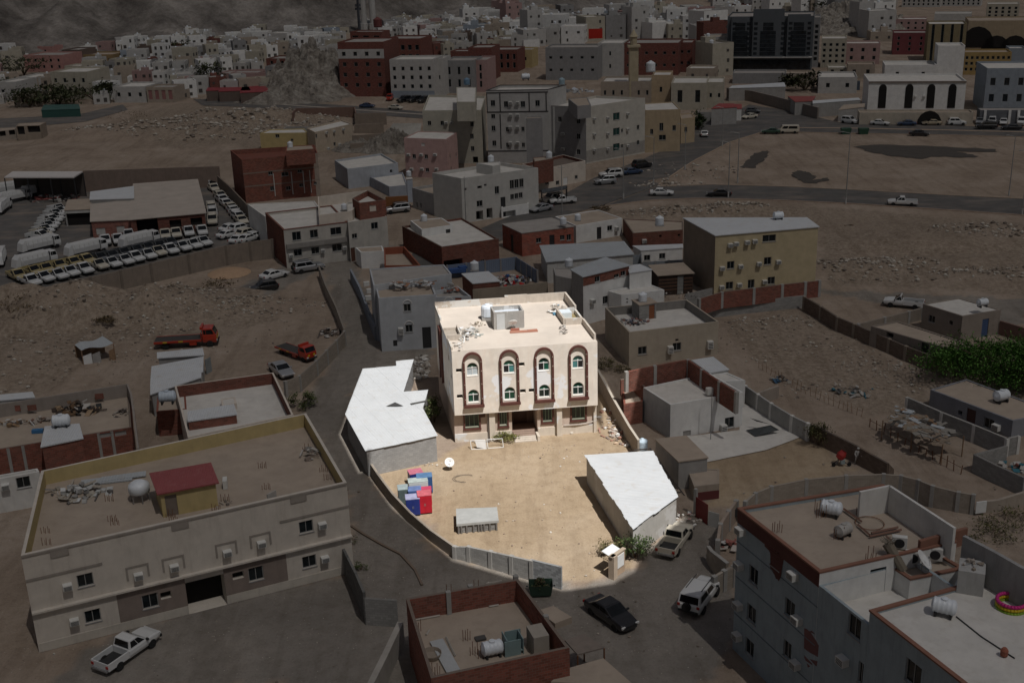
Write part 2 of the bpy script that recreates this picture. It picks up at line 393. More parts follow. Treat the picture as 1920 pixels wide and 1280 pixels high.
def wallrun(name, label, view, pts, h, mat, thick=.2, group=None, pill=None, pmat=None, coping=None, cat="wall", z0=0.0, top=False):
    "a free-standing wall along its foot line (or its top line when top=True); h may be a list"
    hs = h if isinstance(h, (list, tuple)) else [h]*len(pts)
    P = [vat(view, x, y, z0 + (hs[i] if top else 0)) for i, (x, y) in enumerate(pts)]
    root = thing(name, label, cat, (P[0].x, P[0].y, z0), group)
    for i in range(len(P)-1):
        a, b = Vector((P[i].x, P[i].y)), Vector((P[i+1].x, P[i+1].y)); u = (b-a).normalized(); nn = Vector((-u.y, u.x))*thick/2
        b2 = b + u*.03
        mb = MB(); mb.hexa([(*(a-nn),z0-.3),(*(b2-nn),z0-.3),(*(b2+nn),z0-.3),(*(a+nn),z0-.3)], [(*(a-nn),z0+hs[i]),(*(b2-nn),z0+hs[i+1]),(*(b2+nn),z0+hs[i+1]),(*(a+nn),z0+hs[i])])
        mb.build("wall_panel", mat, root)
        if coping:
            nn2 = nn*1.25; c = MB(); c.hexa([(*(a-nn2),z0+hs[i]+.004),(*(b2-nn2),z0+hs[i+1]+.004),(*(b2+nn2),z0+hs[i+1]+.004),(*(a+nn2),z0+hs[i]+.004)], [(*(a-nn2),z0+hs[i]+.08),(*(b2-nn2),z0+hs[i+1]+.08),(*(b2+nn2),z0+hs[i+1]+.08),(*(a+nn2),z0+hs[i]+.08)])
            c.build("coping", coping, root)
        if pill:
            L = (b-a).length; k = max(1, int(round(L/pill)))
            for q in range(k + (i == len(P)-2)):
                c = a + (b-a)*(q/k); hz = hs[i] + (hs[i+1]-hs[i])*q/k
                MB().box((c.x, c.y, z0+hz/2-.1), (thick+.14, thick+.14, hz+.3), math.atan2(u.y, u.x)).build("pillar", pmat or CONC, root)
    return root
def tank(view, x, y, z, label, kind='h', ang=0.0, s=1.0, mat=None, group="rooftop water tanks"):
    p = vat(view, x, y, z); root = thing("water_tank", label, "water tank", p, group); c, sn = math.cos(ang), math.sin(ang); mat = mat or TANKW
    if kind == 'h':
        s = s*.82; L, r = 1.9*s, .62*s; M = Matrix.Rotation(ang, 3, 'Z') @ Matrix.Rotation(R(90), 3, 'Y')
        prof = [(0.0,-L/2),(r*.6,-L/2+.02),(r*.92,-L/2+.16*s)]
        for k in range(5):
            q = -L/2 + .25*s + k*(L-.5*s)/4; prof += [(r, q-.09*s), (r, q+.02*s), (r*.93, q+.06*s)]
        prof += [(r*.92, L/2-.16*s),(r*.6, L/2-.02),(0.0, L/2)]
        MB().lathe(prof, p + Vector((0,0,r+.18*s)), 16, M).build("tank_body", mat, root, smooth=True)
        MB().lathe([(0,0),(.26*s,0),(.26*s,.1*s),(0.05,.14*s)], p + Vector((0,0,2*r+.14*s)), 12).build("lid", mat, root)
        for k in (-1, 1): MB().box(p + Vector((c*k*L*.3, sn*k*L*.3, .14*s)), (.18*s, 1.0*s, .34*s), ang).build("foot", DARKM if k else CONC, root)
    else:
        s = s*.9; r = .75*s; hh = 1.3*s
        prof = [(r*.96, .02),(r, .2*s)]
        for k in range(4): prof += [(r, (.3+k*.3)*s), (r*.95, (.36+k*.3)*s), (r, (.42+k*.3)*s)]
        prof += [(r*.9, hh), (r*.55, hh+.22*s), (r*.28, hh+.28*s), (r*.28, hh+.38*s), (0.02, hh+.4*s)]
        MB().lathe(prof, p, 18).build("tank_body", mat, root, smooth=True)
        MB().box(p + Vector((0,0,-.04)), (1.5*s, 1.5*s, .12), ang).build("base", CONC, root)
    return root
def dish(p, label, r=.55, az=2.4):
    p = Vector(p); root = thing("satellite_dish", label, "satellite dish", p)
    M = Matrix.Rotation(az, 3, 'Z') @ Matrix.Rotation(R(48), 3, 'X'); c = p + Vector((0,0,.75))
    MB().lathe([(r*k/5, .28*r*(k/5)**2) for k in range(6)] + [(r*k/5, .28*r*(k/5)**2+.012) for k in range(5,-1,-1)], c, 18, M).build("reflector", WMETAL, root, smooth=True)
    MB().tube(p, c, .03).build("mast", STEEL, root)
    MB().tube(c + M @ Vector((0, -r*.7, .15)), c + M @ Vector((0,0,.5)), .012, 4).box(c + M @ Vector((0,0,.5)), (.08,.08,.12)).build("feed_arm", STEEL, root)
    return root
def rubble(name, label, pts, n, smin, smax, mat, spread=1.0, z=0.0, rnd=None, flat=1.0, gz_=True, heap=0.0, kind="stuff", planks=0):
    "loose pieces strewn over an area (pts: centre, radius x, radius y in metres)"
    rnd = rnd or random.Random(hash(label) % 9999 if False else sum(map(ord, label))); mb = MB()
    for c, rx, ry in pts:
        for k in range(n):
            t = rnd.random()*2*math.pi; q = rnd.random()**.6
            x, y = c[0] + rx*q*math.cos(t), c[1] + ry*q*math.sin(t); s = smin + (smax-smin)*rnd.random()**2.5
            zz = (gz(x, y) if gz_ else z) + heap*(1-q)*rnd.random()
            if rnd.random() < planks:
                M = Matrix.Rotation(rnd.random()*6.3, 3, 'Z') @ Matrix.Rotation((rnd.random()-.5)*.7, 3, 'Y')
                mb.box((x, y, zz+s*.3), (s*2.6, s*(.3+.9*rnd.random()), s*.12), 0, M)
            else: mb.blob((x, y, zz + s*.15*flat), s, rnd, .6+.4*rnd.random())
    o = mb.build(name, mat); tag(o, label, None, None, kind); return o
def junk(name, label, cat, c, rx, ry, n, s, cols, heap=.4, seed=1):
    "a heap of mixed scrap: boards, sheets, boxes and lumps"
    rnd = random.Random(seed); mb = MB(); c = Vector(c)
    for k in range(n):
        t = rnd.random()*6.3; q = rnd.random()**.7; x, y = rx*q*math.cos(t), ry*q*math.sin(t); ss = s*(.4+rnd.random())
        M = Matrix.Rotation(rnd.random()*6.3, 3, 'Z') @ Matrix.Rotation((rnd.random()-.5)*.9, 3, 'Y') @ Matrix.Rotation((rnd.random()-.5)*.6, 3, 'X')
        d = rnd.choice(((1.0,.55,.06),(.6,.5,.45),(1.5,.14,.1),(.8,.7,.05),(.45,.4,.35)))
        zz = max(0, heap*(1-q)*rnd.random()) + ss*.16
        mb.box(c + Vector((x, y, zz)), (ss*d[0], ss*d[1], ss*d[2]), 0, M)
    return solo(mb, name, islands(cols), label, cat, loc=c)
def leafcloud(mb, c, rx, ry, rz, n, s, rnd, clumps=14, hollow=.35, droop=.35):
    c = Vector(c); cl = []
    for k in range(clumps):
        t = rnd.random()*6.283; ph = math.acos(1-1.6*rnd.random()); q = .55+.45*rnd.random()
        cl.append((Vector((rx*q*math.sin(ph)*math.cos(t), ry*q*math.sin(ph)*math.sin(t), rz*q*math.cos(ph))), .28+.25*rnd.random()))
    for k in range(n):
        p0, cr = rnd.choice(cl); d = Vector((rnd.gauss(0,1), rnd.gauss(0,1), rnd.gauss(0,.8))) * (cr*.5)
        p = c + p0 + Vector((d.x*rx, d.y*ry, d.z*rz)); ss = s*(.6+.8*rnd.random())
        a = Vector((rnd.gauss(0,1), rnd.gauss(0,1), rnd.gauss(0,.7))).normalized(); b = a.cross(Vector((rnd.random(), rnd.random(), 1))).normalized()
        mb.poly(p - a*ss, p - b*ss*.45, p + a*ss, p + b*ss*.45)
def shrub(name, label, c, rx, ry, rz, n, s, cols, cat="shrub", trunk=.06, seed=3, group=None, clumps=14):
    rnd = random.Random(seed); c = Vector(c); root = thing(name, label, cat, c, group)
    t = MB(); tips = []
    for k in range(5 if trunk < .12 else 9):
        a = rnd.random()*6.3; e = c + Vector((rx*.55*math.cos(a), ry*.55*math.sin(a), rz*(.8+.5*rnd.random()))); md = c + (e-c)*.45 + Vector((0,0,rz*.15))
        t.tube(c + Vector((0,0,-.1)), md, trunk, 5, trunk*.7).tube(md, e, trunk*.7, 5, trunk*.25)
    t.build("trunk", plain((.11,.075,.05), .9, name="bark"), root)
    m_ = MB(); leafcloud(m_, c + Vector((0,0,rz*.95)), rx, ry, rz, n, s, rnd, clumps); m_.build("crown", foliage(cols), root)
    return root
def rebars(root_label, view, spots, z, n=4, h=.7, group="rebar starters"):
    for i, (x, y) in enumerate(sorted(spots)):
        p = vat(view, x, y, z); mb = MB()
        for k in range(n): mb.tube(p + Vector((k*.16, (k % 2)*.12, 0)), p + Vector((k*.16+.03*math.sin(k*7), (k % 2)*.12, h*(.8+.25*math.sin(k*3+i)))), .022, 4)
        solo(mb, "rebar_cluster", RUST, "first second third fourth fifth sixth seventh eighth ninth tenth eleventh twelfth thirteenth fourteenth".split()[i] + " from the left " + root_label, "rebar", group, loc=p)

# ------------------------------------------------------------------ vehicle kit (local +X is forward)
TYRE = plain((.018,.018,.018), .85, name="rubber"); RIM = plain((.45,.45,.46), .35, .7); CARGLASS = glassy((.008,.01,.012), .06)
LAMP = plain((.7,.7,.68), .2, name="lamp_lens"); TAIL = plain((.35,.02,.015), .3, name="tail_lens"); TRIM = plain((.03,.03,.03), .6, name="plastic_trim")
def paint(c, metallic=.0): return plain(c, .32, metallic, .5, .02, .6, "car_paint")
P_WHITE = paint((.66,.66,.645)); P_SILVER = paint((.42,.43,.44), .5); P_BLACK = paint((.012,.012,.014)); P_GREY = paint((.12,.125,.13), .4)
P_BLUE = paint((.04,.07,.14), .3); P_GREEN = paint((.03,.08,.05), .2); P_GOLD = paint((.45,.38,.27), .4); P_RED = paint((.42,.035,.015)); P_BEIGE = paint((.6,.55,.45))
def wheel(root, x, y, r=.33, w=.22):
    M = Matrix.Rotation(R(90), 3, 'X'); s = 1 if y > 0 else -1
    t = MB().lathe([(r*.6,-w/2),(r*.93,-w/2),(r,-w*.3),(r,w*.3),(r*.93,w/2),(r*.6,w/2)], (x, y, r), 14, M).build("wheel", TYRE, root)
    MB().lathe([(.01,-w*.4),(r*.6,-w*.46),(r*.62,w*.46),(.01,w*.5)], (x, y, r), 10, M).build("rim", RIM, t)
def loft(mb, secs):
    "secs: list of closed rings with equal counts"
    n = len(secs[0]); o = [p for s in secs for p in s]; f = []
    for i in range(len(secs)-1):
        for j in range(n): f.append((i*n+j, i*n+(j+1) % n, (i+1)*n+(j+1) % n, (i+1)*n+j))
    f.append(tuple(range(n))[::-1]); f.append(tuple((len(secs)-1)*n+j for j in range(n))); return mb.add(o, f)
def ringsec(x, w, zb, zm, zt, tw=.9):
    return [(x,-w*.9,zb),(x,w*.9,zb),(x,w,zb+(zm-zb)*.45),(x,w*.985,zm),(x,w*tw,zt),(x,-w*tw,zt),(x,-w*.985,zm),(x,-w,zb+(zm-zb)*.45)]
def cabin(root, body, xs, w, zb, zr, tw=.76, glass_root=None, split=.5, rails=False, rear=True):
    "greenhouse: xs = rear foot, rear top, front top, front foot"
    xa, xb, xc, xd = xs; wt = w*tw/.9; wb = w*.93
    b = [(xa,-wb,zb),(xd,-wb,zb),(xd,wb,zb),(xa,wb,zb)]; t = [(xb,-wt,zr-.06),(xc,-wt,zr-.06),(xc,wt,zr-.06),(xb,wt,zr-.06)]
    t2 = [(xb+.12,-wt*.9,zr),(xc-.15,-wt*.9,zr),(xc-.15,wt*.9,zr),(xb+.12,wt*.9,zr)]
    body.add(b+t+t2, [(0,1,5,4),(1,2,6,5),(2,3,7,6),(3,0,4,7),(4,5,9,8),(5,6,10,9),(6,7,11,10),(7,4,8,11),(8,9,10,11)])
    def lerp(a, b_, k): return Vector(a)*(1-k) + Vector(b_)*k
    def panel(q, m0, m1, n0, n1, name, out=.012):
        A, B, Cc, D = [Vector(p) for p in q]; nn = (B-A).cross(D-A).normalized()*out
        g = lambda s, t_: lerp(lerp(A, B, s), lerp(D, Cc, s), t_) + nn
        MB().poly(g(m0,n0), g(m1,n0), g(m1,n1), g(m0,n1)).build(name, CARGLASS, glass_root)
    panel((b[1],b[2],t[2],t[1]), .05, .95, .08, .95, "windscreen")
    if rear: panel((b[3],b[0],t[0],t[3]), .07, .93, .15, .9, "rear_window")
    panel((b[0],b[1],t[1],t[0]), .10, split-.02, .14, .88, "side_window"); panel((b[0],b[1],t[1],t[0]), split+.02, .90, .14, .88, "side_window")
    panel((b[2],b[3],t[3],t[2]), .10, 1-split-.02, .14, .88, "side_window"); panel((b[2],b[3],t[3],t[2]), 1-split+.02, .90, .14, .88, "side_window")
def lamps(root, xf, xr, w, z, zr=None):
    for s in (-1, 1):
        MB().box((xf, s*w*.74, z), (.1, .34, .15)).build("headlight", LAMP, root); MB().box((xr, s*w*.82, zr or z), (.08, .22, .2)).build("tail_light", TAIL, root)
def mk_sedan(L=4.7, w=.9, hatch=False, tall=0.0, name="sedan"):
    root = thing(name, None, None); b = MB(); h = L/2; k = tall
    loft(b, [ringsec(-h, w*.78, .42, .72+k, .8+k, .8), ringsec(-h+.15, w*.95, .3, .8+k, .95+k), ringsec(-h+.9, w, .24, .84+k, .98+k), ringsec(h-1.6, w, .24, .84+k, .96+k), ringsec(h-.9, w, .24, .78+k, .9+k), ringsec(h-.25, w*.93, .28, .66+k, .76+k), ringsec(h, w*.74, .36, .58+k, .64+k, .8)])
    if hatch: cabin(root, b, (-h+.12, -h+.55, .35, 1.15), w, .93+k, 1.47+k*1.8, glass_root=root)
    else: cabin(root, b, (-h+.65, -h+1.35, .25, 1.1), w, .93+k, 1.42+k, glass_root=root)
    b.build("body", P_WHITE, root, bevel=.03)
    for x in (-L*.29, L*.31):
        for s in (-1, 1): wheel(root, x, s*(w-.1), .33+k*.25)
    lamps(root, h-.06, -h+.04, w, .62+k, .78+k)
    MB().box((h-.02, 0, .42+k), (.1, w*1.3, .16)).build("bumper", TRIM, root); MB().box((-h+.02, 0, .45+k), (.1, w*1.4, .14)).build("bumper", TRIM, root)
    for s in (-1, 1): MB().box((.85, s*(w+.08), .98+k), (.12,.2,.13)).build("wing_mirror", P_WHITE, root)
    return root
def mk_pickup(L=5.2, w=.9, dbl=True, name="pickup_truck"):
    root = thing(name, None, None); b = MB(); h = L/2; xc = -.55 if dbl else .1
    loft(b, [ringsec(xc-.02, w, .38, .98, 1.06), ringsec(h-1.5, w, .38, .98, 1.08), ringsec(h-.5, w*.97, .38, .9, 1.02), ringsec(h-.05, w*.85, .42, .82, .9, .85)])
    cabin(root, b, (xc+.02, xc+.2, h-2.15, h-1.35), w, 1.04, 1.72, .74, root, .52 if dbl else .35)
    for s in (-1, 1): b.box(((xc-h)/2-.02, s*(w-.06), .78), (h+xc-.06, .1, .6))
    b.box((-h+.05, 0, .78), (.08, w*2-.22, .56)); b.box(((xc-h)/2-.02, 0, .52), (h+xc-.1, w*2-.2, .1))
    b.build("body", P_WHITE, root, bevel=.03)
    MB().box(((xc-h)/2-.02, 0, .585), (h+xc-.2, w*2-.24, .02)).build("bed_floor", TRIM, root)
    for x in (-L*.30, L*.31):
        for s in (-1, 1): wheel(root, x, s*(w-.11), .37)
    lamps(root, h-.08, -h+.0, w, .8, .8); MB().box((h, 0, .5), (.14, w*1.8, .2)).build("bumper", TRIM, root); MB().box((-h-.06, 0, .5), (.12, w*1.7, .14)).build("bumper", STEEL, root)
    for s in (-1, 1): MB().box((h-1.5, s*(w+.1), 1.12), (.12,.22,.18)).build("wing_mirror", TRIM, root)
    return root
def mk_suv(L=4.9, w=.95, name="suv"):
    root = thing(name, None, None); b = MB(); h = L/2
    loft(b, [ringsec(-h, w*.88, .45, 1.0, 1.08, .88), ringsec(-h+.2, w, .36, 1.04, 1.14), ringsec(h-1.5, w, .36, 1.04, 1.14), ringsec(h-.4, w*.96, .38, .94, 1.06), ringsec(h, w*.82, .44, .84, .92, .85)])
    cabin(root, b, (-h+.05, -h+.3, h-2.1, h-1.35), w, 1.1, 1.84, .78, root, .55); b.build("body", P_WHITE, root, bevel=.03)
    for x in (-L*.30, L*.30):
        for s in (-1, 1): wheel(root, x, s*(w-.11), .39, .24)
    lamps(root, h-.05, -h+.02, w, .8, 1.0); MB().box((h, 0, .5), (.12, w*1.7, .2)).build("bumper", TRIM, root); MB().box((-h, 0, .55), (.12, w*1.7, .18)).build("bumper", TRIM, root)
    for s in (-1, 1):
        MB().box((-.3, s*w*.66, 1.88), (2.2,.05,.05)).build("roof_rail", TRIM, root); MB().box((h-1.45, s*(w+.1), 1.18), (.12,.2,.16)).build("wing_mirror", TRIM, root)
    MB().lathe([(.05,-.1),(.36,-.1),(.36,.1),(.05,.1)], (-h-.12, .1, .95), 14, Matrix.Rotation(R(90), 3, 'Y')).build("spare_wheel", TYRE, root)
    return root
def mk_van(L=4.9, w=.88, name="minibus"):
    root = thing(name, None, None); b = MB(); h = L/2
    loft(b, [ringsec(-h, w*.95, .35, 1.0, 1.1, .96), ringsec(h-.5, w, .32, 1.0, 1.1, .96), ringsec(h, w*.9, .4, .85, .95, .92)])
    cabin(root, b, (-h+.02, -h+.1, h-.85, h-.15), w, 1.08, 1.98, .84, root, .6); b.build("body", P_WHITE, root, bevel=.03)
    for x in (-L*.28, L*.31):
        for s in (-1, 1): wheel(root, x, s*(w-.1), .33)
    lamps(root, h-.03, -h+.0, w, .75, .9); return root
def mk_flatbed(name="tow_truck"):
    root = thing(name, None, None); red = P_RED
    c = MB(); w = 1.05
    loft(c, [ringsec(2.15, w, .6, 1.5, 1.6, .97), ringsec(3.75, w, .55, 1.5, 1.6, .97), ringsec(3.9, w*.95, .6, 1.4, 1.5, .95)])
    cabin(root, c, (2.15, 2.2, 3.45, 3.85), w, 1.58, 2.45, .84, root, .3); c.box((2.05, 0, 2.5), (.3, 1.9, .35)); c.build("cab", red, root, bevel=.04)
    d = MB(); d.box((-1.0, 0, 1.02), (6.0, 2.2, .14)); d.build("flatbed", plain((.06,.055,.05), .7, name="bed_plate"), root)
    for s in (-1, 1):
        r = MB(); r.box((-1.0, s*1.13, 1.0), (6.0, .1, .26)); r.box((-1.0, s*.45, .75), (6.2, .14, .3)); r.build("side_rail", red, root)
        for q in (-2.6, -.6): MB().box((q, s*1.19, 1.0), (.55, .02, .18)).build("marking", plain((.6,.42,.03), .5), root)
        MB().box((.9, s*.95, .62), (.9, .35, .42)).build("tool_box", red, root)
    hb = MB()
    for s in (-1, 1): hb.box((2.0, s*.95, 1.5), (.1,.1,.9))
    hb.box((2.0, 0, 1.95), (.1, 2.0, .1)); hb.build("headboard", red, root)
    for x in (-2.6, 3.0):
        for s in (-1, 1): wheel(root, x, s*.88, .44, .3)
    for s in (-1, 1): MB().box((3.92, s*.75, .85), (.08,.34,.2)).build("headlight", LAMP, root); MB().box((3.93, s*.5, 1.15), (.04,.35,.3)).build("marking", plain((.6,.42,.03), .5), root)
    MB().box((3.95, 0, .6), (.14, 2.0, .25)).build("bumper", TRIM, root); return root
def mk_refuse(name="refuse_truck"):
    root = thing(name, None, None); w = 1.2; c = MB()
    loft(c, [ringsec(3.0, w, .6, 1.6, 1.75, .98), ringsec(4.4, w, .55, 1.6, 1.75, .98), ringsec(4.55, w*.95, .6, 1.5, 1.65, .95)])
    cabin(root, c, (3.0, 3.05, 4.3, 4.5), w, 1.74, 2.8, .86, root, .35); c.build("cab", P_WHITE, root, bevel=.05)
    b = MB(); loft(b, [[(x,-1.15*k,1.0),(x,1.15*k,1.0),(x,1.25*k,2.0),(x,1.05*k,3.0),(x,-1.05*k,3.0),(x,-1.25*k,2.0)] for x, k in ((-3.2,1),(2.7,1))])
    b.build("hopper_body", P_WHITE, root, bevel=.04)
    for q in range(6):
        r = MB()
        for s in (-1, 1): r.box((-2.8+q*1.05, s*1.24, 1.9), (.1,.1,1.7))
        r.build("rib", P_WHITE, root)
    t = MB(); t.hexa([(-4.4,-1.15,.8),(-3.22,-1.15,.9),(-3.22,1.15,.9),(-4.4,1.15,.8)], [(-4.0,-1.1,2.4),(-3.22,-1.1,3.1),(-3.22,1.1,3.1),(-4.0,1.1,2.4)]); t.build("tailgate", P_WHITE, root)
    MB().box((0,0,.8), (8.2,.9,.3)).build("chassis", TRIM, root)
    for x in (-2.6, -1.4, 3.5):
        for s in (-1, 1): wheel(root, x, s*1.0, .5, .32)
    return root
PROTO = {}
def proto(k):
    if k not in PROTO:
        PROTO[k] = {'sedan':mk_sedan, 'hatch':lambda: mk_sedan(4.1, .86, True, .08, "hatchback"), 'cross':lambda: mk_sedan(4.5, .92, True, .22, "crossover"), 'pickup':mk_pickup,
          'single':lambda: mk_pickup(5.2, .88, False), 'suv':mk_suv, 'van':mk_van, 'tow':mk_flatbed, 'refuse':mk_refuse}[k]()
        PROTO[k]["proto"] = 1
    return PROTO[k]
def park(kind, view, x, y, fx, fy, col, label, cat, group=None, z=0.0, s=1.0):
    "a vehicle standing at the picture point (x, y), its nose towards (fx, fy)"
    p = vat(view, x, y, z); q = vat(view, fx, fy, z); pr = proto(kind); o = copy_tree(pr)
    del o["proto"]
    o.location = p; o.rotation_euler = (0, 0, math.atan2(q.y-p.y, q.x-p.x)); o.scale = (s, s, s); tag(o, label, cat, group)
    for c in o.children:
        if c.name.split(".")[0] in ("body", "cab", "hopper_body", "tailgate", "rib") + (("wing_mirror",) if kind in ("sedan", "hatch", "cross") else ()) and kind not in ('tow',):
            c.material_slots[0].link = 'OBJECT'; c.material_slots[0].material = col
    return o
def drop_protos():
    def kill(o):
        for c in list(o.children): kill(c)
        bpy.data.objects.remove(o)
    for o in PROTO.values(): kill(o)
# ------------------------------------------------------------------ added unseen screen: dims sun and sky except through a plot-shaped gap
from mathutils.geometry import tessellate_polygon
SCREEN_T = 0.128  # share of light let through the added screen
def sunfoot(x, y, z=0.0):
    p = at(x, y, z); return p + SHADOW*p.z
gap = [sunfoot(*q) for q in ((1056,1107),(1100,1101),(1149,1093),(1190,1070),(1204,1040),(1244,1014),(1288,968),(1276,930,2.9),(1227,842,2.9),(1200,832),(1165,770),(1128,702))]
gap += [Vector((9.2,112.5,0)), Vector((6.6,128.2,0)), Vector((2.9,132.4,0)), Vector((-11.8,129.0,0)), Vector((-10.6,121.5,0))]
gap += [sunfoot(*q) for q in ((778,672,2.8),(741,675,2.8),(740,685,2.8),(679,690,2.8),(645,777,2.8),(684,850,2.8),(683,878),(734,950),(850,1051),(950,1080))]
def sun_screen():
    Z0, Z1 = 64.0, 64.5; n = len(gap)
    lo = [p - SHADOW*Z0 for p in gap]; hi = [p - SHADOW*Z1 for p in gap]
    cx, cy = 0, 500; rnd = random.Random(5)
    out = [(cx + 2600*math.cos(t*math.pi/24), cy + 2600*math.sin(t*math.pi/24)) for t in range(48)]
    def sheet(inner, z, flip):
        O = [Vector((x, y, z)) for x, y in out]; vs = O + inner
        tr = tessellate_polygon([O, inner]); return vs, [tuple(t) if flip else tuple(reversed(t)) for t in tr]
    mb = MB(); vs, fs = sheet(lo, Z0, True); mb.add(vs, fs); vs, fs = sheet(hi, Z1, False); mb.add(vs, fs)
    for i in range(n): j = (i+1) % n; mb.poly(lo[i], lo[j], hi[j], hi[i])
    mt, nt, b = newmat("dimming_sheet"); nt.nodes.remove(b); out_ = nt.nodes["Material Output"]
    k = math.sqrt(SCREEN_T)
    tr = nd(nt, "ShaderNodeBsdfTransparent", {"Color": (1,1,1,1)}); df = nd(nt, "ShaderNodeBsdfDiffuse", {"Color": (.6,.6,.62,1)})
    mx = nd(nt, "ShaderNodeMixShader", {0: 1-k, 1: tr.outputs[0], 2: df.outputs[0]}); nt.links.new(mx.outputs[0], out_.inputs[0])
    struct(mb, "sun_screen", mt)
sun_screen()

# ------------------------------------------------------------------ ground, one sheet out to the hills
def vnoise(x, y, seed=0):
    xi = np.floor(x).astype(np.int64); yi = np.floor(y).astype(np.int64); xf = x-xi; yf = y-yi
    def hsh(a, b):
        h = (a*374761393 + b*668265263 + seed*144665) & 0x7fffffff; h = ((h ^ (h >> 13))*1274126177) & 0x7fffffff
        return (h & 0xffff)/65535.0
    u = xf*xf*(3-2*xf); w = yf*yf*(3-2*yf)
    return (hsh(xi,yi)*(1-u)+hsh(xi+1,yi)*u)*(1-w) + (hsh(xi,yi+1)*(1-u)+hsh(xi+1,yi+1)*u)*w
def fbm(x, y, o=4, seed=0):
    r = 0; a = .5
    for k in range(o): r = r + a*vnoise(x*2**k, y*2**k, seed+k*17); a *= .5
    return r
def sstep(a, b, x): t = np.clip((x-a)/(b-a), 0, 1); return t*t*(3-2*t)
# mounds of tipped earth: (picture x, y, radius x, radius y, height, roughness, noise size)
MOUNDS = [(50,598,26,10,3.6,1.3,5.5),(190,592,24,10,4.0,1.4,5.0),(330,575,18,8,2.4,1.2,4.0),(420,560,10,6,1.2,1.0,3.0),(20,680,14,14,1.0,.5,3.0),(130,640,20,6,.5,.5,3.0),
  (300,250,40,22,2.6,.8,7),(470,228,36,14,3.2,1.0,5),(570,250,22,12,2.2,.9,4),(180,280,40,16,.8,.3,12),(60,300,40,16,.5,.2,12),
  (1640,440,30,10,.7,.6,4),(1820,450,34,12,1.6,1.0,4),(1720,500,40,6,1.0,.8,3),(1340,398,20,5,1.4,1.0,3),(1230,402,10,4,.9,.8,3),(1880,520,20,8,.9,.8,3),
  (1275,338,8,3,.7,.6,3),(1500,660,24,14,.12,.8,2),(1620,650,10,10,.15,.8,2),(1840,1000,8,6,.5,.8,2),(1740,225,6,4,.3,.5,3)]
_MD = [(at(x, y), rx, ry, h, r, s) for x, y, rx, ry, h, r, s in MOUNDS]
def hillfoot_y(x): return np.maximum(np.where(x < 0, 690 + x*.72, 690 + x*1.1), 500)
def gzn(x, y):
    z = np.zeros_like(x)
    for c, rx, ry, h, r, s in _MD:
        d = np.sqrt(((x-c.x)/rx)**2 + ((y-c.y)/ry)**2); w = 1-sstep(.25, 1.0, d)
        if np.any(w > 0): z = np.maximum(z, w*h*((1-r*.5) + r*(fbm(x/s, y/s, 4, 3)-.15)*1.3))
    y0 = hillfoot_y(x)
    hd = np.clip(y - y0, 0, None)
    rdg = 1-np.abs(fbm(x/120, y/150, 5, 9)-.47)*4; rdg2 = 1-np.abs(fbm(x/38+5, y/50, 4, 31)-.47)*4
    z = z + hd*.10 + sstep(0, 70, hd)*(26*rdg*sstep(0, 160, hd) + 12*rdg2 + 4*rdg) + sstep(150, 900, hd)*hd*.24
    return z
def gz(x, y): return float(gzn(np.array([float(x)]), np.array([float(y)]))[0])
def inpoly(x, y, poly):
    c = np.zeros(x.shape, bool); n = len(poly)
    for i in range(n):
        (x1, y1), (x2, y2) = poly[i], poly[i-1]
        if y1 == y2: continue
        c ^= ((y1 > y) != (y2 > y)) & (x < (x2-x1)*(y-y1)/(y2-y1)+x1)
    return c
PX = lambda L: [tuple(at(a, b).xy) for a, b in L]
ASPL = []
DIRT = [PX([(602,492),(668,488),(692,585),(724,658),(800,650),(812,690),(690,692),(648,780),(690,890),(770,990),(855,1047),(1055,1103),(1150,1088),(1240,1012),(1290,965),(1345,990),(1335,1060),(1380,1120),(1375,1220),(1300,1290),(560,1300),(640,1080),(660,1000),(650,930),(600,840),(562,770),(600,710),(640,640),(622,560)]),
        PX([(100,1290),(220,1180),(430,1125),(645,1080),(700,1170),(760,1290)]), PX([(520,500),(720,440),(740,480),(600,505),(500,560),(440,545)]), PX([(1500,540),(1925,560),(1925,640),(1720,580),(1600,560)])]
RUB = [PX([(0,548),(260,545),(480,548),(520,600),(380,640),(200,650),(60,760),(-60,780),(-60,560)]), PX([(230,225),(340,192),(640,215),(640,290),(560,300),(430,270),(330,285),(260,262)]),
       PX([(1130,400),(1230,385),(1560,390),(1920,420),(1990,560),(1540,530),(1540,420),(1200,410)]), PX([(1345,610),(1480,570),(1560,600),(1780,760),(1640,780),(1420,680)]), PX([(1120,690),(1140,640),(1180,680),(1170,720)])]
SAND = [PX([(690,880),(850,1040),(1055,1100),(1180,1070),(1190,1000),(1100,900),(1200,840),(1120,700),(1110,790),(855,830),(830,860)]), PX([(1300,840),(1520,800),(1600,880),(1440,930),(1330,960)])]
def axis(parts):
    out = []
    for a, b, s in parts: out += list(np.arange(a, b, s))
    return np.array(out)
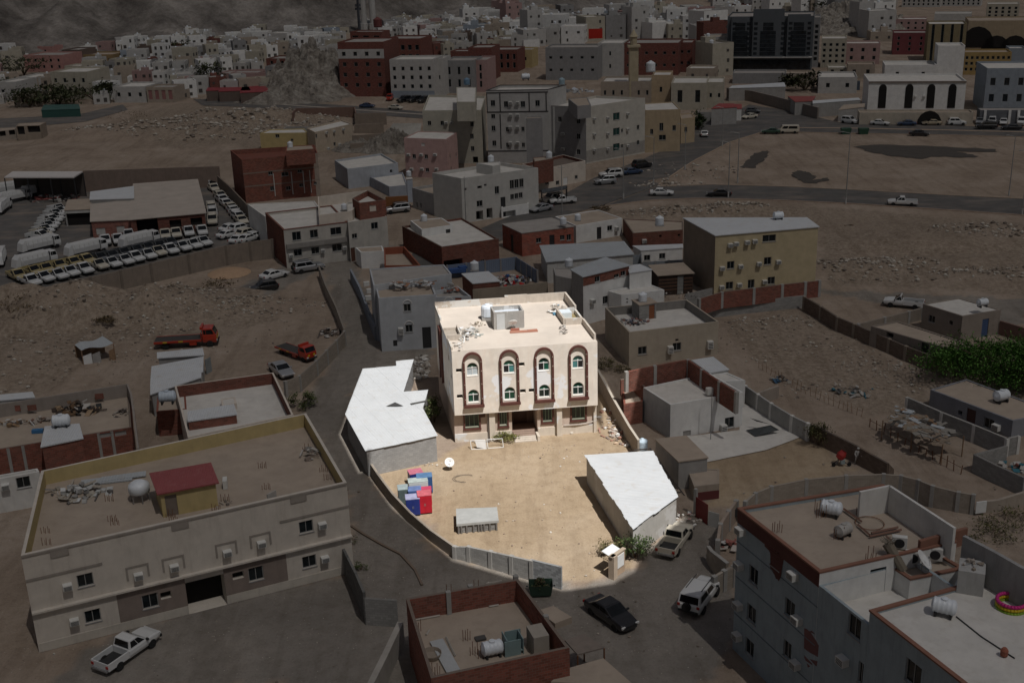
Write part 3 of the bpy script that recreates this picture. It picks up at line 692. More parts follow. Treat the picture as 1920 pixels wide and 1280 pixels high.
def ground():
    xs = axis([(-3000,-700,60),(-700,-240,8),(-240,-70,1.6),(-70,70,.8),(70,240,1.6),(240,700,8),(700,3001,60)])
    ys = axis([(-200,40,20),(40,160,.8),(160,330,1.6),(330,480,5),(480,1100,5),(1100,3800,60)])
    X, Y = np.meshgrid(xs, ys); x = X.ravel(); y = Y.ravel(); z = gzn(x, y)
    z = z + np.where(y < 330, .05*(fbm(x/1.7, y/1.7, 3, 40)-.5), 0) - .03
    nx, ny = len(xs), len(ys); me = bpy.data.meshes.new("ground"); idx = np.arange(nx*ny).reshape(ny, nx)
    F = np.stack([idx[:-1,:-1], idx[:-1,1:], idx[1:,1:], idx[1:,:-1]], -1).reshape(-1, 4)
    me.vertices.add(nx*ny); me.vertices.foreach_set("co", np.stack([x, y, z], -1).astype(np.float32).ravel())
    me.loops.add(F.size); me.loops.foreach_set("vertex_index", F.ravel().astype(np.int32))
    me.polygons.add(len(F)); me.polygons.foreach_set("loop_start", np.arange(0, F.size, 4, dtype=np.int32)); me.polygons.foreach_set("use_smooth", np.ones(len(F), bool))
    me.update(calc_edges=True)
    col = np.zeros((nx*ny, 4), np.float32); col[:, 3] = 1
    jx = x + 1.6*(fbm(x/2.5, y/2.5, 3, 60)-.47)*2; jy = y + 1.6*(fbm(x/2.5, y/2.5, 3, 70)-.47)*2
    for ch, polys in enumerate((DIRT, RUB, SAND)):
        for p in polys: col[:, ch] = np.maximum(col[:, ch], inpoly(jx, jy, p))
    col[:, 1] = np.maximum(col[:, 1], np.clip((z-.6)*.5, 0, .5)*(y < 230)); col[:, 1] *= np.clip(.35+1.3*fbm(x/4.0, y/4.0, 4, 88), 0, 1)
    hill = (y > hillfoot_y(x) + 30*(fbm(x/30, y/30, 3, 5)-.5)); col[:, 3] = np.where(hill, 0.0, 1.0)
    at_ = me.attributes.new("soil", 'FLOAT_COLOR', 'POINT'); at_.data.foreach_set("color", col.ravel())
    mt, nt, b = newmat("desert_ground"); g = nd(nt, "ShaderNodeNewGeometry"); P = g.outputs["Position"]
    a = nd(nt, "ShaderNodeAttribute", attribute_name="soil"); sp = nd(nt, "ShaderNodeSeparateColor", {0: a.outputs["Color"]})
    n1 = noise(nt, P, .09, 8, .62); n2 = noise(nt, P, .9, 8, .65); n3 = noise(nt, P, 5.0, 6, .7)
    base = ramp(nt, n1, [(.32, (.28,.218,.168)), (.5, (.345,.275,.215)), (.7, (.42,.345,.28))])
    sand = ramp(nt, n1, [(.3, (.365,.278,.185)), (.5, (.415,.32,.218)), (.7, (.465,.37,.265))])
    dirt = ramp(nt, n1, [(.3, (.20,.178,.155)), (.5, (.255,.228,.198)), (.7, (.32,.285,.245))])
    n5 = noise(nt, P, 1.7, 9, .72); rub = ramp(nt, n5, [(.3, (.175,.135,.10)), (.5, (.30,.24,.185)), (.7, (.41,.345,.28))])
    hillc = ramp(nt, noise(nt, P, .035, 10, .74), [(.34, (.075,.066,.06)), (.5, (.185,.167,.15)), (.64, (.33,.30,.27))])
    c = mixc(nt, sp.outputs[2], base, sand); c = mixc(nt, sp.outputs[0], c, dirt); c = mixc(nt, sp.outputs[1], c, rub); c = mixc(nt, a.outputs["Alpha"], hillc, c)
    c = mixc(nt, 1.0, c, ramp(nt, n2, [(.3, (.82,.80,.78)), (.55, (1,1,1)), (.72, (1.0,1.0,1.0))]), 'MULTIPLY')
    c = mixc(nt, 1.0, c, ramp(nt, n3, [(.3, (.80,.79,.78)), (.5, (1,1,1))]), 'MULTIPLY')
    sx = nd(nt, "ShaderNodeMapping", {"Vector": P, "Rotation": (0,0,.5), "Scale": (.5,.06,1)}); n4 = noise(nt, sx.outputs[0], 1.0, 5, .6)
    c = mixc(nt, 1.0, c, ramp(nt, n4, [(.38, (.86,.85,.84)), (.5, (1,1,1))]), 'MULTIPLY')
    vr = nd(nt, "ShaderNodeTexVoronoi", {"Vector": P, "Scale": 2.2}); pe = ramp(nt, vr.outputs[0], [(.06, (1,1,1)), (.10, (0,0,0))])
    pe = mixc(nt, sp.outputs[2], pe, c4((0,0,0))); c = mixc(nt, pe, c, mixc(nt, vr.outputs["Color"], c4((.22,.18,.15)), c4((.62,.58,.52))))
    nt.links.new(c, b.inputs["Base Color"]); b.inputs["Roughness"].default_value = 1.0; b.inputs["Specular IOR Level"].default_value = .1
    hsum = nd(nt, "ShaderNodeMath", {0: n2, 1: n3}, operation='ADD'); setbump(nt, b, hsum.outputs[0], .6, .12)
    me.materials.append(mt); o = bpy.data.objects.new("ground", me); COL.objects.link(o); o["kind"] = "structure"
ground()

# ------------------------------------------------------------------ roads
def asphalt(col=(.098,.092,.086), sandy=.5):
    mt, nt, b = newmat("asphalt"); P = nd(nt, "ShaderNodeNewGeometry").outputs["Position"]
    c = ramp(nt, noise(nt, P, .35, 7, .6), [(.3, mul(col, .8)), (.7, mul(col, 1.25))])
    mp = nd(nt, "ShaderNodeMapping", {"Vector": P, "Scale": (.12,.3,1)})
    c = mixc(nt, ramp(nt, noise(nt, mp.outputs[0], 1.0, 7, .65), [(.48, (0,0,0)), (.72, (sandy,)*3)]), c, c4((.30,.24,.19)))
    nt.links.new(c, b.inputs["Base Color"]); b.inputs["Roughness"].default_value = .9; setbump(nt, b, noise(nt, P, 12, 4), .3, .02); return mt
ASPH = asphalt(); ASPHD = asphalt((.12,.112,.104), .75)
def subdiv(L, k=6):
    out = []
    for i in range(len(L)-1):
        for q in range(k): t = q/k; out.append((L[i][0]*(1-t)+L[i+1][0]*t, L[i][1]*(1-t)+L[i+1][1]*t))
    return out + [L[-1]]
def strip(name, left, right, mat, z, jit=0.0, label=None):
    "a paved band between two edge lines"
    rnd = random.Random(len(left)*7+len(right)); mb = MB(); n = 40
    def samp(L, t):
        d = [0]
        for a, b in zip(L, L[1:]): d.append(d[-1]+math.hypot(b[0]-a[0], b[1]-a[1]))
        s = t*d[-1]
        for i in range(len(L)-1):
            if s <= d[i+1] or i == len(L)-2:
                k = (s-d[i])/max(1e-6, d[i+1]-d[i]); return L[i][0]+(L[i+1][0]-L[i][0])*k, L[i][1]+(L[i+1][1]-L[i][1])*k
    A = [at(*samp(left, i/n), z) for i in range(n+1)]; B = [at(*samp(right, i/n), z) for i in range(n+1)]
    for i in range(n+1):
        if jit: A[i].x += rnd.uniform(-jit, jit); B[i].x += rnd.uniform(-jit, jit); A[i].y += rnd.uniform(-jit, jit); B[i].y += rnd.uniform(-jit, jit)
    for i in range(n): mb.poly(A[i], A[i+1], B[i+1], B[i])
    return struct(mb, name, mat), A, B
def kerb(line, label=None, mat=None, w=.3, h=.14, z=0):
    mb = MB()
    for a, b in zip(line, line[1:]):
        u = (b-a); u.z = 0; u.normalize(); nn = Vector((-u.y, u.x, 0))*w/2
        q = [Vector((p.x, p.y, z-.1)) for p in (a-nn, b-nn, b+nn, a+nn)]; mb.hexa(q, [p + Vector((0,0,h+.1)) for p in q])
    return struct(mb, "kerb", mat or plaster((.42,.32,.24), scale=1))
Z = .05
R1u = [(1925,373),(1780,366),(1620,357),(1480,350),(1330,346),(1235,350),(1232,349)]
R1l = [(1925,404),(1780,394),(1600,382),(1450,375),(1300,372),(1215,376),(1130,387),(1125,389)]
_, a1, b1 = strip("road", R1l, R1u, ASPH, Z); kerb(a1, mat=plaster((.40,.30,.23))); kerb(b1)
R2l = [(735,500),(780,472),(850,452),(925,418),(1000,388),(1060,363),(1110,335),(1205,298),(1300,258),(1345,236)]
R2r = [(800,500),(850,478),(930,455),(1000,425),(1060,403),(1130,385),(1232,348),(1300,302),(1370,266),(1432,247)]
_, a2, b2 = strip("road", R2r, R2l, ASPH, Z+.006)
kerb([p for p in a2 if p.y > at(1225,352).y])
R3u = [(1290,233),(1345,222),(1440,223),(1600,231),(1760,235),(1925,239)]; R3l = [(1290,258),(1345,246),(1440,247),(1600,250),(1760,253),(1925,257)]
_, a3, b3 = strip("road", R3l, R3u, ASPH, Z+.012); kerb([p for p in a3 if p.x > at(1445,248).x])
md = MB(); ml = [at(x, y, Z) for x, y in ((1475,239.5),(1600,241),(1760,244),(1925,248))]
kerb(ml, w=.9)
R4u = [(1405,196),(1460,205),(1530,219),(1570,229)]; R4l = [(1330,232),(1400,224),(1440,224),(1500,232)]
strip("road", R4l, R4u, ASPH, Z+.018)
R5u = [(362,186),(440,186),(520,189),(650,198),(720,203),(800,210)]; R5l = [(380,198),(440,200),(520,205),(650,213),(720,217),(800,223)]
_, a5, b5 = strip("road", R5l, R5u, ASPH, Z)
kerb([at(x, y, Z) for x, y in ((440,192),(520,196),(650,205),(800,215.5))], w=1.4, mat=plaster((.38,.33,.28)))
strip("road", [(-30,243),(70,236),(160,228),(240,206)], [(-30,224),(70,219),(150,214),(230,196)], ASPHD, Z)
strip("yard_paving", [(-60,552),(120,545),(300,517),(515,470)], [(-60,370),(150,335),(300,335),(410,330)], ASPHD, Z)
# dark heaps of old asphalt spread on the sandy field
GRAV = plaster((.085,.075,.066), stain=(.14,.12,.1), scale=.6)
def patchpoly(name, view, P, mat, z, jit=.25, seed=1):
    rnd = random.Random(seed); L = []
    for i in range(len(P)):
        a, b = P[i], P[(i+1) % len(P)]
        for k in range(6): t = k/6; q = vat(view, a[0]*(1-t)+b[0]*t, a[1]*(1-t)+b[1]*t, z); L.append(Vector((q.x+rnd.uniform(-jit,jit), q.y+rnd.uniform(-jit,jit), z)))
    mb = MB(); tr = tessellate_polygon([L]); mb.add(L, [tuple(t) for t in tr])
    o = struct(mb, name, mat)
    if sum((L[i].x*L[(i+1) % len(L)].y-L[(i+1) % len(L)].x*L[i].y) for i in range(len(L))) < 0: o.data.flip_normals()
    return o
patchpoly("asphalt_millings", 'R', [(575,340),(600,310),(645,272),(700,258),(712,268),(700,290),(660,320),(640,340)], GRAV, .055, .5, 2)
patchpoly("asphalt_millings", 'R', [(820,375),(840,352),(890,358),(930,380),(920,400),(985,386),(1000,395),(940,412),(880,412),(850,395)], GRAV, .055, .4, 3)
patchpoly("asphalt_millings", 'R', [(1110,240),(1200,230),(1500,238),(1780,252),(1790,265),(1600,262),(1710,285),(1690,293),(1480,285),(1440,298),(1300,285),(1180,262)], GRAV, .055, .5, 4)
patchpoly("pavement", 'K', [(1540,870),(1720,805),(1840,800),(1830,830),(1700,870),(1600,885)], ASPHD, .055, .1, 6)
# ------------------------------------------------------------------ the sunlit house
MBO = Vector((-6.05, 110.0)); MBA = R(6.2); MW, MDp, MH = 14.75, 16.2, 10.2
MU = Vector((math.cos(MBA), math.sin(MBA))); MV = Vector((-math.sin(R(9.6)), math.cos(R(9.6)))) * .89
def ml_(u, d, z): p = MBO + MU*u + MV*d; return Vector((p.x, p.y, z))
HOUSEW = plaster((.85,.775,.68), stain=(.74,.59,.46), amt=.45, patch=(.88,.885,.89), bump=.2)
HOUSER = plaster((.65,.58,.505), stain=(.52,.425,.345), amt=.35, scale=.35, bump=.3)
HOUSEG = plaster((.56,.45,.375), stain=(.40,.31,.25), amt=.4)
house = thing("apartment_house", "sunlit cream three-storey house with four tall brown arched window bays", "house", (MBO.x, MBO.y, 0))
W = MB(); ZB = 3.25; nF = -MV
BAYS = [2.0, 5.7, 9.25, 12.75]; bw = .95
Pf = None; ops = []
def win_ops():
    for c in BAYS:
        for zb, zt in ((4.55, 5.95), (7.45, 8.85)): ops.append((c-.58, c+.58, zb, zt, .2, True))
    for c, z in ((.65,8.1),(.62,5.3),(7.0,8.3),(7.05,5.4),(7.95,5.4)): ops.append((c-.3, c+.3, z-.2, z+.2, .5, False))
win_ops()
a_, n_ = MBO, -MV
Pf = wall_cells(W, a_, MU, n_, MW, ZB, MH, ops)
# right, back and left walls of the upper floors
c1 = MBO + MU*MW; c2 = c1 + MV*MDp; c3 = MBO + MV*MDp
Pr = wall_cells(W, c1, MV, MU, MDp, ZB, MH, [(3,4,5,6.2,.2,False),(3,4,8,9.2,.2,False)])
wall_cells(W, c2, -MU, MV, MW, ZB, MH, [])
Pl = wall_cells(W, c3, -MV, -MU, MDp, ZB, MH, [(12.6,13.3,8.2,8.8,.3,False),(14.3,14.9,6.8,7.3,.3,False),(12.0,12.6,5.2,5.8,.3,False)])
W.poly(ml_(0,MDp,ZB), ml_(MW,MDp,ZB), ml_(MW,0,ZB), ml_(0,0,ZB))
W.build("wall", HOUSEW, house)
# roof slab with low kerbs and broken parapets
rf = MB(); rf.poly(ml_(.0,.0,MH), ml_(MW,.0,MH), ml_(MW,MDp,MH), ml_(0,MDp,MH)); rfo = rf.build("roof", HOUSER, house)
def pbox(u0, u1, d0, d1, z0, z1, mb=None):
    mb = mb or MB(); return mb.hexa([ml_(u0,d0,z0), ml_(u1,d0,z0), ml_(u1,d1,z0), ml_(u0,d1,z0)], [ml_(u0,d0,z1), ml_(u1,d0,z1), ml_(u1,d1,z1), ml_(u0,d1,z1)])
HP = plaster((.56,.50,.43), stain=(.36,.30,.25), amt=.6, patch=(.63,.62,.59), scale=1.4)
for q in ((.0,7.8,MDp-.2,MDp,0,.75),(7.8,10.3,MDp-.2,MDp,0,1.0),(10.3,MW,MDp-.21,MDp-.01,0,.95),(MW-.2,MW,10.4,MDp-.22,0,.95),(MW-.19,MW+.01,.7,6.5,0,.62),(0,.18,11.0,MDp-.21,0,.35),(.0,.16,.3,3.4,0,.28)):
    pbox(q[0], q[1], q[2], q[3], MH-.02, MH+q[5]).build("parapet", HP, rfo)
# light wells on both sides: parapet boxes round a flat darker panel
for q in ((MW-2.2,MW-2.0,6.5,10.6,.72),(MW-2.0,MW-.2,6.4,6.6,.72),(MW-2.0,MW-.2,10.4,10.6,.72),(MW-.2,MW,6.5,10.5,.5)): pbox(q[0], q[1], q[2], q[3], MH-.02, MH+q[4]).build("parapet", HP, rfo)
pbox(MW-2.0, MW-.2, 6.6, 10.4, MH-.0, MH+.02).build("light_well", plaster((.30,.24,.12), scale=2), rfo)
pbox(MW-1.95, MW-.8, 8.9, 10.35, MH+.03, MH+.62).build("tank_cover", plain((.70,.77,.82), .6), rfo)
for q in ((1.35,1.5,3.6,7.4,.55),(.0,1.35,3.6,3.78,.6),(.0,1.35,7.2,7.4,.3)): pbox(q[0], q[1], q[2], q[3], MH-.02, MH+q[4]).build("parapet", HP, rfo)
pbox(.02, 1.33, 3.8, 7.18, MH+.0, MH+.02).build("light_well", plaster((.42,.37,.31), scale=2), rfo)
# roof house, roofless, whitewashed inside
SB = plaster((.40,.385,.36), stain=(.27,.25,.23), amt=.5, patch=(.58,.57,.55), scale=1.6)
sx0, sx1, sd0, sd1, sh = 5.2, 8.4, 6.4, 8.8, 1.9
for i, q in enumerate(((sx0,sx1,sd0,sd0+.18),(sx0,sx1,sd1-.18,sd1),(sx0,sx0+.18,sd0+.18,sd1-.18),(sx1-.18,sx1,sd0+.18,sd1-.18))): pbox(*q, MH-.02, MH+sh).build("stair_house_wall", SB, house)
pbox(sx0+.18, sx1-.18, sd0+.18, sd1-.18, MH+sh-.5, MH+sh-.42).build("stair_house_roof", plain((.62,.68,.75), .8, name="whitewash"), house)
pbox(sx0+.3, sx0+1.15, sd0-.05, sd0-.005, MH+.02, MH+1.7).build("stair_house_door", plain((.55,.57,.57), .5), house)
# brown arched bay frames
def bay(c, zb, zt, hw, t=.20, out=.30, sill=True):
    mb = MB(); r = hw; zc = zt - r; k = 14
    path_o = [(c-hw, zb)] + [(c - r*math.cos(math.pi*i/k), zc + r*math.sin(math.pi*i/k)) for i in range(k+1)] + [(c+hw, zb)]
    path_i = [(c-hw+t, zb)] + [(c - (r-t)*math.cos(math.pi*i/k), zc + (r-t)*math.sin(math.pi*i/k)) for i in range(k+1)] + [(c+hw-t, zb)]
    for i in range(len(path_o)-1):
        o0, o1, i0, i1 = path_o[i], path_o[i+1], path_i[i], path_i[i+1]
        mb.hexa([Pf(*o0,-out), Pf(*i0,-out), Pf(*i0,.01), Pf(*o0,.01)], [Pf(*o1,-out), Pf(*i1,-out), Pf(*i1,.01), Pf(*o1,.01)])
    obox(mb, Pf, c-hw-.06, c+hw+.06, zb-.26, zb-.002, -out-.12, .01)
    return mb
for c in BAYS:
    f = bay(c, 4.35, 10.0, .98).build("bay_frame", FRAMEB, house)
    for s in (-1, 1):
        for z in (5.0, 6.6, 8.0, 9.0): obox(MB(), Pf, c+s*.86-.035, c+s*.86+.035, z-.035, z+.035, -.32, -.302).build("boss", CREAM, f)
def arch_window(root, P, c, zb, zt, hw, d, pane_top, panes, white=WMETAL):
    w = MB(); r = hw; zc = zt-r; k = 10; arc = [(c - r*math.cos(math.pi*i/k), zc + r*math.sin(math.pi*i/k)) for i in range(k+1)]
    arci = [(c - (r-.07)*math.cos(math.pi*i/k), zc + (r-.07)*math.sin(math.pi*i/k)) for i in range(k+1)]
    for i in range(k): w.hexa([P(*arc[i],d-.06), P(*arci[i],d-.06), P(*arci[i],d-.005), P(*arc[i],d-.005)], [P(*arc[i+1],d-.06), P(*arci[i+1],d-.06), P(*arci[i+1],d-.005), P(*arc[i+1],d-.005)])
    for q in ((c-hw, c-hw+.07, zb, zc), (c+hw-.07, c+hw, zb, zc), (c-hw+.07, c+hw-.07, zb, zb+.07), (c-hw+.07, c+hw-.07, zc-.035, zc+.035), (c-.03, c+.03, zb+.07, zc-.035)): obox(w, P, *q, d-.06, d-.004)
    obox(w, P, c-.08, c+.08, zc+.035, zc+.11, d-.05, d-.004)
    obox(w, P, c-hw-.03, c+hw+.03, zb-.06, zb-.004, -.03, .1)
    wo = w.build("arched_window", white, root)
    MB().poly(*([P(*p, d) for p in reversed(arc)])).build("pane", pane_top, wo)
    MB().poly(P(c-hw,zb,d), P(c,zb,d), P(c,zc,d), P(c-hw,zc,d)).build("pane", panes[0], wo); MB().poly(P(c,zb,d), P(c+hw,zb,d), P(c+hw,zc,d), P(c,zc,d)).build("pane", panes[1], wo)
PALEG = glassy((.45,.50,.52), .3); GRN2 = glassy((.012,.10,.062)); TEAL = glassy((.05,.17,.17)); DKG = glassy((.02,.035,.03))
looks = {(0,0):(GREENG,DKG),(0,1):(PALEG,PALEG),(1,0):(GREENG,GREENG),(1,1):(HOLE,TEAL),(2,0):(DKG,DKG),(2,1):(HOLE,GRN2),(3,0):(DKG,DKG),(3,1):(TEAL,HOLE)}
for i, c in enumerate(BAYS):
    for j, (zb, zt) in enumerate(((4.55,5.95),(7.45,8.85))): arch_window(house, Pf, c, zb, zt, .58, .2, GREENG if (i+j) % 2 else GRN2, looks[(i, j)])
for c, z in ((.65,8.1),(.62,5.3),(7.0,8.3),(7.05,5.4),(7.95,5.4)): MB().poly(Pf(c-.3,z-.2,.49), Pf(c+.3,z-.2,.49), Pf(c+.3,z+.2,.49), Pf(c-.3,z+.2,.49)).build("vent_opening", HOLE, house)
for u, z in ((12.95,8.5),(14.6,7.05),(12.3,5.5)): MB().poly(Pl(u-.3,z-.3,.29), Pl(u+.3,z-.3,.29), Pl(u+.3,z+.3,.29), Pl(u-.3,z+.3,.29)).build("vent_opening", HOLE, house)
# tall brown frame on the left side
mb = MB()
for q in ((4.6,4.85,3.6,9.6),(6.6,6.85,3.6,9.6),(4.85,6.6,9.35,9.6)): obox(mb, Pl, *q, -.25, .01)
mb.build("bay_frame", FRAMEB, house)
# ground floor, set back under the upper floors
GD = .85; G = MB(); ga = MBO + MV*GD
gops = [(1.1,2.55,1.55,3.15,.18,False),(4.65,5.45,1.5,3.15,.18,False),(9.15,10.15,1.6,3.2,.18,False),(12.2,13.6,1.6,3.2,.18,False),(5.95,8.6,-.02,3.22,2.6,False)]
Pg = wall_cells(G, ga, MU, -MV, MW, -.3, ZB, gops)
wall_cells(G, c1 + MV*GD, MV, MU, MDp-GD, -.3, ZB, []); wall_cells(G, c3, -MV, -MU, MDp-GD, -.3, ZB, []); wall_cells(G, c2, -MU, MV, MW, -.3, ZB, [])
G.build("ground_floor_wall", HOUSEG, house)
PL = plaster((.66,.585,.49), stain=(.45,.38,.31), amt=.6, patch=(.70,.70,.69))
obox(MB(), Pg, .0, 5.9, -.3, .85, -.12, -.002).build("plinth", PL, house); obox(MB(), Pg, 8.65, MW, -.3, .9, -.12, -.002).build("plinth", PL, house)
for u0, u1, z1, o in ((3.55,4.15,ZB,-.5),(10.55,11.1,ZB,-.55),(14.45,MW,ZB,-.3)): obox(MB(), Pg, u0, u1, -.3, z1-.003, o, -.125).build("pier", PL, house)
for u0, u1, z0_, z1_ in ((1.1,2.55,1.55,3.15),(4.65,5.45,1.5,3.15),(9.15,10.15,1.6,3.2),(12.2,13.6,1.6,3.2)):
    f = MB(); t = .16
    for q in ((u0-t,u0,z0_-t,ZB-.01),(u1,u1+t,z0_-t,ZB-.01),(u0-t-.05,u1+t+.05,z0_-t-.16,z0_-t-.002)): obox(f, Pg, *q, -.16, -.004)
    f.build("bay_frame", FRAMEB, house); put_window(house, Pg, u0, u1, z0_, z1_, frame=plain((.2,.3,.22), .5), pane=DKG, bars=2, depth=.18)
Dp = 2.55
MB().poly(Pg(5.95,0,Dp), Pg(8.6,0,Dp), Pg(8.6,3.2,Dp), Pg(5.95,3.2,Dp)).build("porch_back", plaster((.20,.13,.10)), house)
obox(MB(), Pg, 6.6, 7.9, .62, 2.8, Dp-.08, Dp-.01).build("door", plain((.07,.03,.02), .5), house)
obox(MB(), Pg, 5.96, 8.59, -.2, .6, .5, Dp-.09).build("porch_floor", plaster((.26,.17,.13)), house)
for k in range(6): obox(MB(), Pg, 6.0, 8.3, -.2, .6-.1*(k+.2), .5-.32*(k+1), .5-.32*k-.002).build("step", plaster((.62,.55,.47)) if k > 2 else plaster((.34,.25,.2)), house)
obox(MB(), Pg, 8.34, 8.6, -.2, .52, -1.5, -.13).build("stair_cheek", PL, house)
obox(MB(), Pg, 2.7, 3.2, 2.55, 2.95, -.08, -.002).build("meter_box", plain((.10,.05,.035), .7), house)
MB().path([Pg(11.3,1.05,-.2), Pg(12.6,1.0,-.24), Pg(13.8,1.1,-.2), Pg(14.7,1.3,-.2)], .06).build("pipe", plain((.5,.45,.4), .6), house)
MB().tube(Pg(3.45,.0,-.2), Pg(3.45,3.2,-.2), .05).build("pipe", plain((.3,.27,.24), .6), house)

# things on its roof
p = ml_(5.1, 10.6, MH); t = thing("water_tank", "white water tank wrapped in pale sheeting behind the sunlit roof hut", "water tank", p)
MB().lathe([(.55,0),(.68,.1),(.68,1.0),(.6,1.2),(.3,1.32),(.25,1.4),(.02,1.42)], p + Vector((0,0,.3)), 12).build("tank_body", plain((.72,.78,.85), .6), t); MB().box(p + Vector((0,0,.15)), (1.3,1.3,.3), MBA).build("base", CONC, t)
dish(ml_(7.1, 5.8, MH), "white satellite dish in front of the sunlit roof hut", .5, 3.3)
mb = MB(); q = ml_(8.1, 5.0, MH+.06); mb.box(q, (2.9,.55,.1), MBA-.02); mb.box(q + Vector((.9,.15,.07)), (1.0,.4,.05), MBA+.1); mb.box(q + Vector((-.9,.55,.06)), (.9,.3,.14), MBA)
solo(mb, "plank_stack", islands([(.40,.16,.10),(.42,.20,.14),(.38,.14,.10)]), "long reddish boards lying on the sunlit roof", "boards")
junk("scrap_heap", "heap of white scrap beside the left light well of the sunlit roof", "scrap", ml_(2.3,5.2,MH), 1.2, 2.3, 46, .55, [(.68,.69,.68),(.45,.44,.42),(.25,.24,.22),(.72,.74,.75),(.35,.4,.38),(.6,.55,.48)], .5, 4)
junk("scrap_heap", "pale scrap and blue sheet in the far right corner of the sunlit roof", "scrap", ml_(13.0,12.4,MH), 1.0, 1.9, 34, .45, [(.68,.66,.62),(.42,.38,.33),(.72,.72,.7),(.1,.25,.36),(.5,.45,.4)], .35, 5)
junk("scrap_heap", "small brown bits and old bag beside the sunlit roof tank", "scrap", ml_(3.7,8.6,MH), .9, .6, 18, .34, [(.22,.17,.12),(.3,.25,.2),(.55,.5,.42)], .25, 6)
junk("scrap_heap", "broken pieces at the right light well of the sunlit roof", "scrap", ml_(12.1,4.6,MH), .45, 1.6, 34, .42, [(.5,.45,.4),(.66,.64,.6),(.25,.22,.2)], .2, 8)
junk("scrap_heap", "dust and plaster lumps along the front left corner of the sunlit roof", "scrap", ml_(.9,1.6,MH), .6, 1.6, 18, .4, [(.66,.62,.56),(.5,.45,.4),(.72,.7,.67)], .15, 9)

# ------------------------------------------------------------------ the plot: sheds
def rshed(name, label, roofpx, h, wallmat, roofmat, drop=.0, seams=2, fasc=.25, wpx=None, over=.15, panels=7, axis_=0):
    "shed with walls and a roof laid in overlapping sheets"
    P = [at(x, y, h) for x, y in roofpx]; pts = [Vector((p.x, p.y)) for p in P]; n = len(pts)
    c = sum((Vector((p.x, p.y)) for p in P), Vector((0,0)))/n; root = thing(name, label, "shed", (c.x, c.y, 0))
    inn = offset_poly(pts, over); w = MB()
    for i in range(n):
        a, b = inn[i], inn[(i+1) % n]; w.poly((*a,-.3), (*b,-.3), (*b,h-.02), (*a,h-.02))
    w.build("wall", wallmat, root); return root, pts
def sheets(root, poly, h, dirv, width, mat, tilt=0.0, ov=.06, seed=1, rag=.03):
    "cut the roof outline into parallel sheets, each a part"
    rnd = random.Random(seed); u = Vector(dirv).normalized(); nn = Vector((-u.y, u.x)); ts = [p.dot(nn) for p in poly]; t0 = min(ts); k = 0
    def clip(pts, s, lim):
        out = []
        for i in range(len(pts)):
            a, b = pts[i], pts[(i+1) % len(pts)]; da, db = (a.dot(nn)-lim)*s, (b.dot(nn)-lim)*s
            if da >= 0: out.append(a)
            if (da >= 0) != (db >= 0): out.append(a + (b-a)*(da/(da-db)))
        return out
    while t0 < max(ts)-.02:
        t1 = min(t0 + width, max(ts)+.01)
        if max(ts) - t1 < .4: t1 = max(ts)+.01
        pc = clip(clip(poly, 1, t0-ov), -1, t1)
        if len(pc) > 2:
            cu = sum(p.dot(u) for p in pc)/len(pc); e0, e1 = rnd.uniform(-rag, rag), rnd.uniform(-rag, rag); pc = [p + u*(e1 if p.dot(u) > cu else -e0) for p in pc]
        if len(pc) > 2:
            zz = h + .012*(k % 2) + rnd.uniform(0,.006); mid = rnd.uniform(-.012,.012)
            A = sum((pc[i].x*pc[(i+1) % len(pc)].y-pc[(i+1) % len(pc)].x*pc[i].y) for i in range(len(pc)))
            if A < 0: pc.reverse()
            mb = MB(); n = len(pc); f = lambda p, dz: (p.x, p.y, zz+dz+tilt*(p.dot(nn)-min(ts))+mid*(p.dot(u)))
            base = pc[0].dot(u); f = lambda p, dz: (p.x, p.y, zz+dz+tilt*(p.dot(nn)-min(ts)))
            mb.add([f(p,0) for p in pc] + [f(p,.035) for p in pc], [tuple(range(n,2*n)), tuple(range(n-1,-1,-1))] + [(i,(i+1) % n,n+(i+1) % n,n+i) for i in range(n)])
            mb.build("roof_sheet", mat, root)
        t0 = t1; k += 1
NOTCH = [(685,846),(821,817),(793,766),(803,731),(757,735),(776,674),(742,677),(743,686),(680,691.5),(647,777)]
WALLG = masonry((.34,.335,.325), (.27,.265,.26), var=.10, msize=.012)
shedL, pL = rshed("long_shed", "sunlit L-shaped block shed with white sheet roof beside the dirt lane", NOTCH, 2.75, WALLG, WSHEET)
u0 = (pL[1]-pL[0]).normalized()
SH1 = sheetmetal((.60,.62,.635), .28, (.50,.46,.41), along=(u0.x, u0.y, 0))
sheets(shedL, pL, 2.75, (-u0.y, u0.x), .8, SH1)
mb = MB(); q = at(741,761,2.84); mb.add([q + Vector(o) for o in ((-1.0,-.05,.02),(.1,.25,.03),(.9,-.1,.02),(.15,-.12,.02),(0,.1,.4))], [(0,3,4),(3,2,4),(2,1,4),(1,0,4)]); mb.build("torn_flap", plain((.05,.05,.05), .8), shedL)
mb = MB(); a, b = at(770,758,2.8), at(800,752,2.8); mb.box((a+b)/2 + Vector((0,0,.03)), ((b-a).length, .35, .05), math.atan2(b.y-a.y, b.x-a.x)); mb.build("gap_strip", plain((.06,.06,.055), .8), shedL)
RSH = [(1186,993),(1272,931),(1224,845.5),(1096,853.5)]
WALLR = plaster((.44,.42,.385), stain=(.30,.28,.25), amt=.5, patch=(.50,.485,.46))
shedR, pR = rshed("side_shed", "sunlit grey shed with ragged white sheet roof near the plot gate", RSH, 2.8, WALLR, WSHEET)
u1 = (pR[2]-pR[3]).normalized(); SH2 = sheetmetal((.605,.625,.64), .28, (.50,.45,.39), along=(-u1.y, u1.x, 0))
sheets(shedR, pR, 2.8, (u1.x, u1.y), .62, SH2, tilt=.0, rag=.07)
